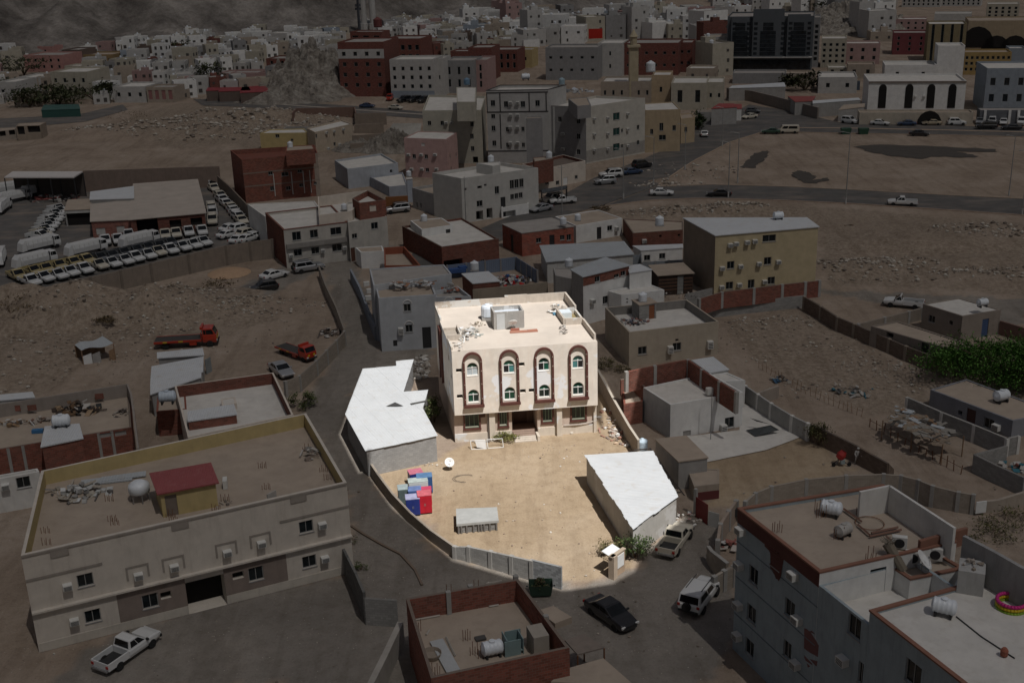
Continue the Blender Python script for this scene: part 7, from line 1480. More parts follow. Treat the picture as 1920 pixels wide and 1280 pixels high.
for i, (x, y) in enumerate(((1182,1060),(505,1150))):
    p_ = vat('N', x, y); mb = MB(); mb.tube(p_, p_ + Vector((0,0,9)), .1, 6, .06); mb.tube(p_ + Vector((-.6,0,8.6)), p_ + Vector((.6,0,8.6)), .04, 4); solo(mb, "utility_pole", LAMPG, ("utility pole beside the white avenue pickup","utility pole before the long white workshop")[i], "pole")
for i, (x, y) in enumerate(((1075,180),(1158,180))):
    p_ = vat('R', x, y); mb = MB(); mb.hexa([p_ + Vector(o) for o in ((-1.0,-.6,0),(1.0,-.6,0),(1.0,.6,0),(-1.0,.6,0))], [p_ + Vector(o) for o in ((-1.2,-.75,1.4),(1.2,-.75,1.4),(1.2,.75,1.4),(-1.2,.75,1.4))]); solo(mb, "rubbish_skip", plain((.03,.08,.05), .6), ("left green skip at the edge of the sandy field","right green skip at the edge of the sandy field")[i], "skip")
# vehicles along the avenue and far road
RV = [('sedan',203,470,262,470,P_WHITE,"white saloon driving on the lower road"),('sedan',475,474,430,474,P_BLACK,"black car under the lamp post on the lower road"),('pickup',1343,518,1280,516,P_WHITE,"white pickup driving on the lower road below the sandy field"),('van',806,176,765,176,P_BEIGE,"pale minibus on the far road"),('sedan',720,178,675,178,P_GREEN,"dark green saloon behind the minibus"),('sedan',1423,188,1470,189,P_BLACK,"black car driving on the far road"),
  ('cross',1092,130,1130,134,P_WHITE,"white crossover leftmost in front of the white villa"),('sedan',1237,138,1275,140,P_WHITE,"white saloon second in front of the white villa"),('sedan',1364,140,1325,140,P_BLUE,"dark saloon before the white villa gate"),('sedan',1482,138,1440,138,P_GOLD,"gold saloon right of the white villa gate"),('cross',1600,138,1645,138,P_WHITE,"white crossover at the right end of the white villa"),('sedan',1710,130,1705,140,P_SILVER,"silver car before the blue-grey arcade"),('cross',1768,134,1765,144,P_WHITE,"white crossover before the blue-grey arcade"),('sedan',1822,134,1820,144,P_WHITE,"white saloon before the blue-grey arcade"),('suv',1740,156,1690,156,P_BLACK,"black four-wheel drive parked across from the arcade"),('sedan',1860,160,1820,160,P_BLACK,"black saloon at the right edge of the far road"),('cross',1905,136,1903,144,P_WHITE,"white crossover at the right edge before the arcade"),
  ('sedan',405,190,400,170,P_WHITE,"white car waiting on the avenue corner"),('sedan',620,107,600,110,P_BEIGE,"beige car on the sandy patch by the red-roofed gatehouse"),('hatch',635,82,655,82,P_GREY,"grey car beside the gatehouse awning"),('cross',110,340,145,335,P_BLACK,"black crossover on the avenue pavement"),('sedan',62,370,100,366,P_BLUE,"blue-grey saloon parked behind the black crossover")]
for k, x, y, fx, fy, c_, l in RV: park(k, 'R', x, y, fx, fy, c_, l, "car" if k in ('sedan','hatch','cross') else {'van':'minibus','suv':'suv','pickup':'pickup'}[k], "vehicles on the avenue and far road", .06)
NV = [('pickup',1185,985,1120,990,P_WHITE,"white pickup parked at the kerb before the carport"),('sedan',1035,1038,975,1050,P_SILVER,"silver saloon parked before the white porch"),('suv',1525,800,1460,805,P_WHITE,"white four-wheel drive below the four-storey cream block"),('cross',1487,848,1425,852,P_SILVER,"silver crossover at the foot of the four-storey cream block"),('suv',1108,975,1060,985,P_BEIGE,"beige four-wheel drive half under the dark carport")]
for k, x, y, fx, fy, c_, l in NV: park(k, 'N', x, y, fx, fy, c_, l, "car" if k in ('sedan','cross') else {'suv':'suv','pickup':'pickup'}[k], "vehicles on the avenue and far road", .06)
TV = [('sedan',995,808,1040,808,P_BLUE,"dark blue car on the far left road"),('sedan',1207,822,1250,824,P_BEIGE,"beige car on the far left road"),('cross',1165,752,1150,765,P_RED,"dark red car before the tall brick block"),('suv',1270,765,1240,770,P_BLACK,"black four-wheel drive before the white block, left one"),('suv',1350,765,1320,770,P_BLACK,"black four-wheel drive before the white block, middle one"),('suv',1420,768,1400,772,P_BLACK,"black four-wheel drive before the white block, right one")]
for k, x, y, fx, fy, c_, l in TV: park(k, 'T', x, y, fx, fy, c_, l, "car" if k != 'suv' else 'suv', "vehicles on the far left road", .06)

# ================================================================== far town
RES = []          # picture rectangles already taken
def fbld(view, x0, x1, yt, yb, label, wall, deck=None, cols=0, rows=0, dep=12, ww=1.1, wh=1.3, name="far_building", cat="building", ang=0.0, par=.5, pane=None, top=.88, bot=.12, extra=None):
    "far block from its front: left, right, top and foot in the picture"
    X0, Y0 = v(view, x0, yt); X1, Y1 = v(view, x1, yb); RES.append((X0-3, Y0-4, X1+4, Y1+4))
    a = vat(view, x0, yb); b = vat(view, x1, yb); h = hgt(*v(view, x0, yb), v(view, x0, yt)[1]); L = (b-a).length; u = Vector(((b-a).x, (b-a).y))/L
    n_ = Vector((-u.y, u.x)); q = Matrix.Rotation(ang, 2); w_ = q @ n_
    pts = [(a.x,a.y), (b.x,b.y), (b.x+w_.x*dep, b.y+w_.y*dep), (a.x+w_.x*dep, a.y+w_.y*dep)]
    fe = [('w', 0, L*(i+.5)/cols, h*(bot + (top-bot)*(j+.5)/rows), ww, wh) + ((pane,) if pane else ()) for i in range(cols) for j in range(rows)] + (extra(L, h) if extra else [])
    return bld(name, label, cat, None, None, h, wall, deck or WHITEROOF, par, pts=pts, feats=fe, detail=False)
FBR = masonry((.20,.07,.055),(.17,.13,.11)); FGR = plaster((.30,.295,.29)); FTAN = plaster((.40,.335,.27)); FPINK = plaster((.42,.28,.26)); FW = plaster((.50,.485,.46), stain=(.4,.37,.34)); FCRM = plaster((.46,.42,.34)); FDK = plaster((.16,.12,.1)); FBLU = plaster((.30,.335,.375))
b_, _, h_ = fbld('T', 800, 1140, 318, 725, "tall dark red brick block behind the rocky mound", FBR, GREYROOF, 4, 4, 16, 1.2, 1.3)
overlay(b_, 0, 0, OPS[b_.name][0][3], h_*.70, h_*.87, FW, .03, "white_storey"); tank('T', 1075, 205, h_+2, "red tank on the tall dark brick block", 'v', 0, 2.2, plain((.16,.05,.045), .7))
fbld('T', 1140, 1405, 292, 560, "wide red brick block with concrete frame behind the tall one", FBR, GREYROOF, 5, 3, 14, 1.4, 1.8)
fbld('T', 870, 1105, 240, 320, "brick upper storey with pale panels on the tall block", FBR, GREYROOF, 3, 1, 10, 3.0, 1.4)
b_, _, h_ = fbld('T', 1178, 1502, 448, 740, "white three-storey block with small square windows", FW, WHITEROOF, 5, 3, 12, 1.0, 1.2, bot=.2)
overlay(b_, 0, 0, OPS[b_.name][0][3], .2, h_*.2, FBLU, .02, "shop_band")
fbld('T', 1502, 1572, 440, 720, "pale flank of the white three-storey block", FW, WHITEROOF, 1, 1, 10)
fbld('T', 1580, 1800, 455, 700, "grey block with slim windows right of the white block", FGR, GREYROOF, 3, 2, 12, .9, 2.4)
fbld('T', 1620, 1790, 385, 450, "brick parapet storey on the grey slim-window block", FBR, GREYROOF, 0, 0, 9)
fbld('T', 1800, 1900, 450, 690, "pink block at the end of the grey row", FPINK, GREYROOF, 1, 3, 12, .8, 2.0)
fbld('T', 240, 480, 440, 500, "brick-topped long house left of the rocky mound", FBR, GREYROOF, 3, 1, 12)
fbld('T', 240, 450, 500, 640, "low grey house with balconies left of the rocky mound", FGR, GREYROOF, 3, 2, 10)
fbld('T', -20, 240, 545, 640, "long pink wall house by the red awnings", FPINK, GREYROOF, 5, 1, 10, .8, 1.6)
fbld('T', 255, 400, 250, 340, "brown and white narrow block in the far town", FW, WHITEROOF, 3, 2, 10, .9, 3.0)
for i, x in enumerate((975, 1042)):
    p_ = vat('T', x, 240); mb = MB(); mb.lathe([(1.6,0),(1.6,17-2*i),(2.2,17.5-2*i),(2.2,18.5-2*i),(1.2,19-2*i),(1.2,25-2*i),(.3,28-2*i),(.02,29-2*i)], p_ + Vector((0,0,4)), 12); mb.lathe([(2.4,0),(2.4,4.2),(.1,4.3)], p_, 8); solo(mb, "minaret", FW, ("left pale minaret rising behind the brick block","right pale minaret rising behind the brick block")[i], "minaret")
p_ = vat('T', 938, 250); mb = MB(); mb.tube(p_, p_ + Vector((0,0,26)), .8, 4, .4)
for k in range(8): mb.box(p_ + Vector((0,0,12+k*1.8)), (3.2,.3,1.2), k*.7)
solo(mb, "radio_mast", plain((.06,.065,.075), .7), "dark radio mast left of the two minarets", "mast")
# U view
fbld('U', 0, 160, 330, 560, "dark brick block left of the pale yellow gable", FBR, GREYROOF, 3, 2, 12, 1.2, 1.4); fbld('U', 160, 335, 345, 500, "ribbed brick block beside the pale yellow gable", FBR, GREYROOF, 4, 2, 12, 1.0, 2.0)
fbld('U', 340, 435, 345, 470, "pale yellow gable house in the far town", plaster((.5,.39,.2)), GREYROOF, 1, 1, 10)
b_, _, h_ = fbld('U', 530, 890, 330, 555, "grey stepped building with the bright red panel", FGR, GREYROOF, 5, 2, 12, 1.1, .9)
fbld('U', 890, 1060, 300, 530, "tall white windowless block behind the cream minaret", FW, WHITEROOF, 1, 2, 14, .7, 1.4)
p_ = vat('U', 875, 480); mb = MB(); mb.box(p_ + Vector((0,0,12.5)), (5,.4,3.4)); solo(mb, "red_billboard", plain((.5,.025,.012), .6), "bright red square panel on the grey stepped building", "billboard")
fbld('U', 1070, 1445, 300, 520, "wide dark red brick block behind the cream minaret", FBR, GREYROOF, 6, 2, 16, 1.1, 1.0); fbld('U', 1445, 1540, 295, 500, "right wing of the wide dark red brick block", FBR, GREYROOF, 2, 2, 12, 1.1, 1.0)
fbld('U', 910, 1260, 565, 720, "tan arcade building under the cream minaret", FTAN, WHITEROOF, 6, 1, 12, .7, 1.4); fbld('U', 1260, 1390, 520, 720, "warm tan flank right of the cream minaret", plaster((.5,.38,.25)), WHITEROOF, 1, 1, 10, .8, 1.5)
p_ = vat('U', 1135, 715); mb = MB(); mb.box(p_ + Vector((0,0,8)), (2.6,2.6,16)); mb.box(p_ + Vector((0,0,16.3)), (3.6,3.6,.6)); mb.lathe([(1.0,0),(1.0,2.2),(1.3,2.3),(.6,3.4),(.05,4.4)], p_ + Vector((0,0,16.6)), 10); solo(mb, "minaret", plaster((.46,.39,.27)), "square cream minaret of the avenue mosque", "minaret")
tank('U', 1255, 495, 9, "big white square tank right of the cream minaret", 'v', 0, 2.0)
b_, _, h_ = fbld('U', 1395, 1640, 575, 760, "pale villa with two framed windows by the red-roofed gatehouse", FCRM, WHITEROOF, 2, 1, 14, 1.4, 3.4); fbld('U', 1640, 1755, 570, 750, "lower right wing of the pale villa", FCRM, WHITEROOF, 2, 1, 12, .7, 1.2)
b_, _, h_ = fbld('R', 372, 515, 75, 118, "long grey garden wall house by the gatehouse", GREYP, TANROOF, 0, 0, 3, par=.2)
b_, _, h_ = fbld('R', 515, 580, 62, 118, "white gatehouse with faded red roof on the avenue", WHITE2, plain((.3,.06,.055), .7), 1, 1, 8, .8, .8, par=0)
bld("sheet_canopy", "faded red sheet roof above the long grey wall", "roof", 'R', [(440,62),(560,55),(545,38),(475,38)], 4.2, GREYP, plain((.3,.06,.055), .7), 0)
# W view
HOT = plaster((.115,.125,.135), stain=(.08,.085,.09), amt=.2, var=.05); HG = glassy((.02,.025,.03))
b_, _, h_ = fbld('W', 70, 600, 105, 445, "dark grey glass-fronted hotel with three towers", HOT, GREYROOF, 0, 0, 22)
a_, u_, n_, L_, _ = OPS[b_.name][0]
for i, (s0, s1, dz) in enumerate(((.05,.26,0),(.30,.66,2.4),(.70,.96,.6))):
    overlay(b_, 0, L_*s0, L_*s1, h_*.27, h_+dz, HOT, 1.2, "tower_front")
    c_ = L_*(s0+s1)/2
    for j in range(8): overlay(b_, 0, c_-2.6+(j > 5)*.9, c_+2.6-(j > 5)*.9, h_*.30+j*h_*.075, h_*.30+j*h_*.075+h_*.066, HG, 1.26, "glass_bay")
    for k in (s0+.015, s1-.03):
        for j in range(7): overlay(b_, 0, L_*k, L_*k+1.2, h_*.31+j*h_*.09, h_*.31+j*h_*.09+h_*.05, HG, 1.24, "window_pane")
overlay(b_, 0, 0, L_, h_*.255, h_*.275, FW, 1.5, "canopy_line"); overlay(b_, 0, .5, L_-.5, .6, h_*.22, HG, .1, "shop_glazing")
fbld('W', 600, 640, 110, 420, "grey flank of the dark hotel with balconies", FGR, GREYROOF, 1, 7, 14, 1.2, 1.2)
fbld('W', 110, 440, 455, 520, "low grey hall in front of the dark hotel", FGR, GREYROOF, 0, 0, 10); fbld('W', 440, 620, 455, 545, "dusty wall block right of the hotel hall", FTAN, TANROOF, 0, 0, 8)
fbld('W', 655, 810, 240, 420, "cream balcony block right of the dark hotel", FCRM, WHITEROOF, 4, 4, 12, 1.0, 1.0); fbld('W', 810, 1020, 270, 400, "dusty pink block with yellow annex", FPINK, WHITEROOF, 3, 2, 10); fbld('W', 810, 940, 330, 385, "small yellow annex house in front of the dusty pink block", plaster((.5,.37,.17)), WHITEROOF, 2, 1, 6)
fbld('W', 1100, 1310, 205, 340, "wine-red block beside the olive tower", plaster((.22,.07,.075)), GREYROOF, 3, 3, 12, .9, 1.2); fbld('W', 1090, 1310, 120, 200, "pale pink block above the wine-red one", FPINK, WHITEROOF, 5, 2, 12, 1.0, 1.0)
fbld('W', 1310, 1545, 150, 385, "olive tower with dark vertical window strips", plaster((.27,.22,.13)), WHITEROOF, 4, 1, 14, 1.0, 13, top=.95, bot=.1)
fbld('W', 1360, 1590, 85, 150, "white roof storey above the olive tower", FW, WHITEROOF, 0, 0, 12)
b_, _, h_ = fbld('W', 1560, 1990, 130, 310, "tan palace with tall dark pointed arches at the right edge", plaster((.40,.32,.22)), TANROOF, 0, 0, 20)
a_, u_, n_, L_, _ = OPS[b_.name][0]
def archway(root, edge, uc, w, z0_, z1_, out=.15):
    a, u, nrm, L, _ = OPS[root.name][edge]; k = 8; pts = [(uc-w/2, z0_)] + [(uc - w/2*math.cos(math.pi*i/k), z1_-w/2 + (w/2)*math.sin(math.pi*i/k)*1.15) for i in range(k+1)] + [(uc+w/2, z0_)]
    f = lambda p, d: (a.x+u.x*p[0]+nrm.x*d, a.y+u.y*p[0]+nrm.y*d, p[1]); mb = MB(); n = len(pts)
    mb.add([f(p, out) for p in pts] + [f(p, 0) for p in pts], [tuple(range(n-1,-1,-1))] + [(i,(i+1) % n,n+(i+1) % n,n+i) for i in range(n)]); mb.build("archway", HOLE, root)
for x, w_, z1_ in ((1625,15,.72),(1745,13,.42),(1860,13,.42)): archway(b_, 0, L_*(x-1560)/430, w_*.8, h_*.08, h_*z1_)
fbld('W', 1540, 1830, 325, 465, "gold arcaded block below the tan palace", plaster((.4,.28,.12)), TANROOF, 9, 3, 10, .9, 1.0)
fbld('W', 1680, 1880, 25, 150, "cream apartment tower at the top right edge", FCRM, WHITEROOF, 5, 4, 14, 1.2, 1.2); fbld('W', 1160, 1400, -10, 45, "white apartment row on the skyline", FW, WHITEROOF, 8, 2, 12, 1.0, 1.2); fbld('W', 1405, 1650, -10, 40, "second white apartment row on the skyline", FW, WHITEROOF, 8, 2, 12, 1.0, 1.2)
b_, _, h_ = fbld('W', 945, 1545, 505, 690, "white villa with four tall dark arched windows on the far road", WHITE2, WHITEROOF, 0, 0, 16)
L_ = OPS[b_.name][0][3]
for x in (1035, 1200, 1335, 1465): archway(b_, 0, L_*(x-945)/600, 2.0, .8, h_*.88, .08)
for x in (1240, 1295):
    a, u, nrm, L, _ = OPS[b_.name][0]; P_ = lambda uu, zz, d=0.0: Vector((a.x+u.x*uu-nrm.x*d, a.y+u.y*uu-nrm.y*d, zz)); put_ac(b_, P_, L_*(x-945)/600, h_*.5, False)
overlay(b_, 0, 0, L_, h_-.5, h_-.05, plaster((.24,.2,.17)), .2, "cornice")
fbld('W', 1050, 1370, 405, 510, "white roof block on the four-arch villa", WHITE2, WHITEROOF, 2, 1, 12, 1.0, 1.0); fbld('W', 1370, 1535, 285, 500, "tall plain white tower behind the four-arch villa", WHITE2, WHITEROOF, 0, 0, 10)
bx_, _, bxh = fbld('W', 895, 1600, 700, 775, "cream boundary wall and gate of the four-arch villa", plaster((.48,.42,.34)), plaster((.40,.33,.26)), 0, 0, 5, par=.3)
archway(bx_, 0, OPS[bx_.name][0][3]*.62, 6.0, 0, bxh*1.0, .1)
b_, _, h_ = fbld('W', 1665, 2010, 425, 690, "blue-grey block with white-framed windows at the right edge", FBLU, WHITEROOF, 4, 2, 16, 1.3, 2.0, pane=HG); fbld('W', 1815, 1920, 300, 425, "blue-grey stair tower at the right edge", FBLU, WHITEROOF, 0, 0, 8)
bx_, _, bxh = fbld('W', 1640, 2010, 685, 768, "dark ground-floor arcade of the blue-grey block", plaster((.15,.155,.165)), GREYROOF, 0, 0, 4, par=.1)
for x in (1672, 1825, 1880): u__ = OPS[bx_.name][0][3]*(x-1640)/370; overlay(bx_, 0, u__-.3, u__+.3, 0, bxh, WHITE2, .3, "column")
fbld('W', 640, 880, 480, 580, "low white compound with blue sheet fence", FW, WHITEROOF, 2, 1, 14); fbld('W', 705, 900, 505, 560, "blue sheet screen of the white compound", plain((.07,.09,.12), .6), GREYROOF, 0, 0, 1); fbld('W', 700, 815, 420, 470, "small cream house above the white compound", FCRM, WHITEROOF, 2, 1, 8); fbld('W', 820, 990, 400, 490, "brown house with dark gap above the compound", FTAN, TANROOF, 2, 1, 8)
wallrun("street_wall", "long grey wall curving along the side street", 'W', [(75,610),(230,630),(330,655),(460,690),(640,740)], 3.0, plaster((.25,.215,.185)), .4)
bld("sheet_canopy", "faded red sheet roof along the grey street wall", "roof", 'W', [(500,635),(610,630),(625,600),(455,600)], 3.5, GREYP, plain((.28,.07,.06), .7), 0)
bld("white_canopy", "long white canopy roof behind the grey street wall", "canopy", 'W', [(610,645),(905,622),(890,610),(610,628)], 3.6, GREYP, WSHEET, 0); bld("white_canopy", "white shed roof in front of the dark hotel", "canopy", 'W', [(90,550),(440,540),(430,515),(110,535)], 3.6, GREYP, WSHEET, 0); bld("white_canopy", "tan canopy roof beside the four-arch villa", "canopy", 'W', [(770,685),(930,665),(930,645),(800,655)], 3.0, GREYP, TANROOF, 0)
# S view
fbld('S', 405, 680, 540, 745, "large cream three-storey block left in the far town", FCRM, WHITEROOF, 4, 2, 14, 1.0, 1.4); fbld('S', 490, 610, 495, 545, "cream roof storey of the large cream block", FCRM, WHITEROOF, 0, 0, 8)
fbld('S', 195, 480, 415, 540, "salmon pink block in the far left town", plaster((.46,.25,.22)), GREYROOF, 5, 2, 14, 1.0, 1.2); fbld('S', 290, 400, 350, 420, "salmon pink tower of the pink block", plaster((.46,.25,.22)), GREYROOF, 1, 1, 8)
fbld('S', 480, 610, 375, 495, "brown block beside the salmon pink one", FDK, GREYROOF, 2, 2, 12); fbld('S', 610, 850, 410, 490, "ochre long block in the far left town", plaster((.34,.24,.12)), TANROOF, 5, 1, 12)
fbld('S', 1640, 1930, 550, 650, "pink row house behind the red awnings", FPINK, GREYROOF, 7, 1, 10, .7, 1.5); fbld('S', 1110, 1310, 655, 770, "striped pink and grey garden house by the far road", FTAN, GREYROOF, 4, 1, 8, 1.4, 3.0, pane=plaster((.33,.16,.15))); fbld('S', 860, 1100, 650, 770, "pale low house by the far road bend", FW, WHITEROOF, 3, 1, 12); fbld('S', 110, 250, 710, 800, "small brown house by the green screen", FTAN, TANROOF, 1, 1, 8)
fbld('S', 0, 140, 615, 760, "white house with black window at the far left edge", FW, WHITEROOF, 2, 1, 12); fbld('S', 150, 320, 580, 700, "grey-white house in the far left town", FW, WHITEROOF, 2, 1, 12)
for i, q in enumerate(([(1545,685),(1640,680),(1640,660),(1560,660)],[(1640,690),(1880,680),(1860,650),(1650,655)],[(1800,700),(2010,690),(2000,640),(1820,650)])): bld("red_awning", ("left","middle","right")[i] + " red awning over the parked cars by the far road", "awning", 'S', q, 3.2, FDK, plain((.26,.04,.045), .7), 0)
bld("green_screen", "long dark green screened enclosure at the far left", "enclosure", 'S', [(310,830),(600,820),(590,785),(330,790)], 2.2, plain((.03,.09,.075), .7), plain((.04,.10,.085), .7), 0)
bld("ruin", "roofless pale ruin with dark doorways on the sandy hill", "ruin", 'S', [(120,945),(300,940),(345,915),(140,925)], 4.0, plaster((.34,.28,.22)), TANROOF, .1, feats=[('v',0,155,975,2.0,2.4),('v',0,255,965,3.5,2.0)]); bld("ruin", "low pale ruin at the far left edge", "ruin", 'S', [(-30,985),(115,970),(120,955),(-20,960)], 2.6, plaster((.36,.31,.26)), TANROOF, .1, feats=[('v',0,20,1000,1.5,1.6),('v',0,90,990,1.5,1.6)])
for i, (x, y, rx, rz) in enumerate(((180,565,9,4),(330,780,8,3.5),(720,760,12,3.5),(440,790,6,3),(1575,660,5,5),(1330,440,6,4),(820,765,4,3.5),(230,800,6,3.5),(30,700,5,3))):
    shrub("town_tree", ("spreading tree left of the salmon pink block","dark tree above the green screen","wide dark hedge tree by the far road","second dark tree above the green screen","tall dark tree left of the red awnings","round dark tree among the far white houses","dark tree at the end of the hedge","olive tree left of the green screen","tree at the far left edge of the town")[i], vat('S', x, y), rx, rx*.6, rz, 700, .55, [(.05,.065,.03),(.08,.09,.045),(.11,.11,.06)], "tree", .2, 100+i, "trees in the far town")
for i, (x, y, rx, rz) in enumerate(((560,560,7,3),(720,90,16,4),(960,50,6,6))):
    shrub("town_tree", ("dry tree in the dusty yard right of the hotel","belt of trees below the skyline","lone dark tree on the skyline")[i], vat('W', x, y), rx, rx*.6, rz, 700, .6, [(.03,.035,.015),(.05,.055,.025),(.08,.075,.04)], "tree", .2, 120+i, "trees in the far town")
# rocky mound behind the far road
def mound(view, x, y, rx, ry, h, name, label, seed, mat):
    c = vat(view, x, y); n = 80; xs = np.linspace(-1, 1, n); X, Y = np.meshgrid(xs, xs); d = np.sqrt(X**2+Y**2)
    Zm = h*np.clip(1-d**1.6, -.05, 1)*(.55+.9*fbm(X*3+seed, Y*3, 5, seed)) + h*.30*(np.abs(fbm(X*8+seed, Y*8, 4, seed+3)-.47)*5-.4)*np.clip(1-d, 0, 1)**.5; Zm = np.where(d > 1, -.6, Zm)
    mb = MB(); mb.add([(c.x+X[j,i]*rx, c.y+Y[j,i]*ry, Zm[j,i]) for j in range(n) for i in range(n)], [(j*n+i, j*n+i+1, (j+1)*n+i+1, (j+1)*n+i) for j in range(n-1) for i in range(n-1)])
    return struct(mb, name, mat)
mt, nt, b = newmat("rock_face"); P_ = nd(nt, "ShaderNodeNewGeometry").outputs["Position"]; n2 = noise(nt, P_, .35, 8, .7); nt.links.new(ramp(nt, n2, [(.3, (.08,.065,.055)), (.46, (.25,.22,.185)), (.66, (.42,.385,.335))]), b.inputs["Base Color"]); b.inputs["Roughness"].default_value = 1.0; setbump(nt, b, n2, 1.0, 1.5); ROCK = mt
mound('T', 610, 690, 22, 20, 13, "rock_outcrop", "", 4, ROCK); mound('T', 430, 760, 16, 8, 4, "rock_outcrop", "", 8, ROCK); RES.append((520, 110, 640, 195))
mound('W', 840, 190, 30, 26, 12, "rocky_slope", "", 12, ROCK)
mound('L', 1180, 230, 8, 6, 4.5, "rock_outcrop", "", 16, ROCK); mound('L', 960, 225, 7, 5, 2.0, "rock_outcrop", "", 18, ROCK)
# stones on slopes
STN = [(.42,.37,.31),(.30,.25,.2),(.5,.46,.4),(.2,.165,.135),(.36,.31,.26)]
def zone(label, L, n, a, b): rubble("rubble", label, [(at(x, y), rx, ry) for x, y, rx, ry in L], n, a, b, islands(STN))
zone("stones on the tipped earth bank below the vehicle yard", [(150,600,6,4),(250,615,9,4),(340,590,8,5),(365,560,6,3),(420,585,7,3),(120,650,14,5),(30,690,8,10),(520,575,7,4)], 150, .05, .34)
zone("rubble on the slope below the far left road", [(320,240,30,16),(400,250,26,14),(480,228,28,12),(570,245,20,11)], 420, .12, .8)
zone("rubble bank below the lower road", [(1345,400,8,2.5),(1380,396,6,2),(1230,404,7,2.5),(1590,498,9,3),(1640,505,10,3),(1820,440,7,4),(1870,448,7,4),(1730,520,14,3),(1880,520,10,4)], 170, .06, .42)
zone("stones over the waste lot", [(1400,610,10,2.5),(1470,600,7,2),(1560,730,8,3),(1640,690,5,3),(1690,700,3,6),(1450,650,10,7),(1600,660,7,5)], 110, .05, .26)
zone("scattered stones on the near waste ground", [(430,600,16,7),(250,690,12,7),(220,670,4,3),(480,640,10,5)], 55, .05, .22)
zone("litter on the lanes", [(700,1000,6,14),(1200,1130,8,10),(620,560,4,14),(1000,1150,10,6),(300,1240,14,6),(1650,900,16,8)], 45, .04, .16)
zone("rubble at the avenue edge of the sandy field", [(1300,320,10,10),(1250,345,8,3)], 110, .12, .5)
junk("scrap_heap", "dark brush heap beside the pale yellow building", "scrap", at(1588,430), 2.2, 1.0, 26, .8, [(.1,.06,.04),(.16,.1,.07)], .8, 83)
for i, (x, y, rx) in enumerate(((415,545,2.6),(25,615,4.0),(205,620,1.6),(240,232,6),(1125,395,1.8),(325,548,2.0))): shrub("dry_scrub", ("dry brown scrub beside the black hatchback","dark brown scrub at the left edge of the earth bank","small brown scrub on the earth bank","yellowish scrub on the far rubble slope","dark scrub at the avenue kerb","brown scrub below the long yard wall")[i], Vector((at(x,y).x, at(x,y).y, gz(at(x,y).x, at(x,y).y))), rx, rx*.7, rx*.3, 420, .16, [(.12,.085,.045),(.18,.13,.07),(.08,.06,.03)], "bush", .04, 130+i)
mb = MB(); q = at(430,512); mb.lathe([(3.4,0),(2.4,.35),(1.0,.6),(.05,.65)], q, 14); o = solo(mb, "sand_pile", plaster((.46,.31,.2), scale=2), "smooth orange sand pile before the yard wall", "sand pile")

# ---- rows of small houses filling the far town
PAL = [("white", FW), ("bright white", WHITE2), ("cream", FCRM), ("grey", FGR), ("tan", FTAN), ("pink", FPINK), ("brick-red", FBR), ("pale blue-grey", FBLU), ("brown", FDK)]
WT = [13, 12, 8, 4, 4, 1.6, 1.3, .8, 1]
ZN = [((-20,360,96,192),"far left quarter"),((330,640,72,182),"town behind the red awnings"),((640,1000,50,112),"town behind the tall brick block"),((880,1350,36,192),"town behind the avenue mosque"),((1350,1560,0,26),"quarter behind the dark hotel"),((1530,1930,12,150),"hillside town at the top right")]
MARKS = [(85,105,"salmon pink block"),(135,150,"large cream block"),(300,180,"striped garden house"),(430,150,"pink row house"),(580,150,"rocky mound"),(715,120,"tall brick block"),(780,140,"white square-window block"),(700,45,"two minarets"),(1065,115,"grey stepped building"),(1115,105,"red billboard"),(1190,140,"cream minaret"),(1220,110,"wide brick block"),(1440,80,"dark hotel"),(1560,95,"cream balcony block"),(1700,80,"wine-red block"),(1770,75,"olive tower"),(1800,180,"four-arch villa"),(1880,60,"tan palace"),(950,110,"pale yellow gable"),(860,60,"brick upper storey"),(1610,30,"skyline trees")]
RES += [(300,184,820,330),(0,196,330,330),(1190,195,1930,420),(1090,190,1310,300),(905,150,1215,340),(780,150,915,330),(525,110,640,195)]
rnd = random.Random(21); cnt = 0; FWIN = plain((.075,.068,.062), .6); SEEN = {}
class Mass:
    def __init__(s): s.b = {}
    def get(s, k): return s.b.setdefault(k, MB())
MASS = Mass()
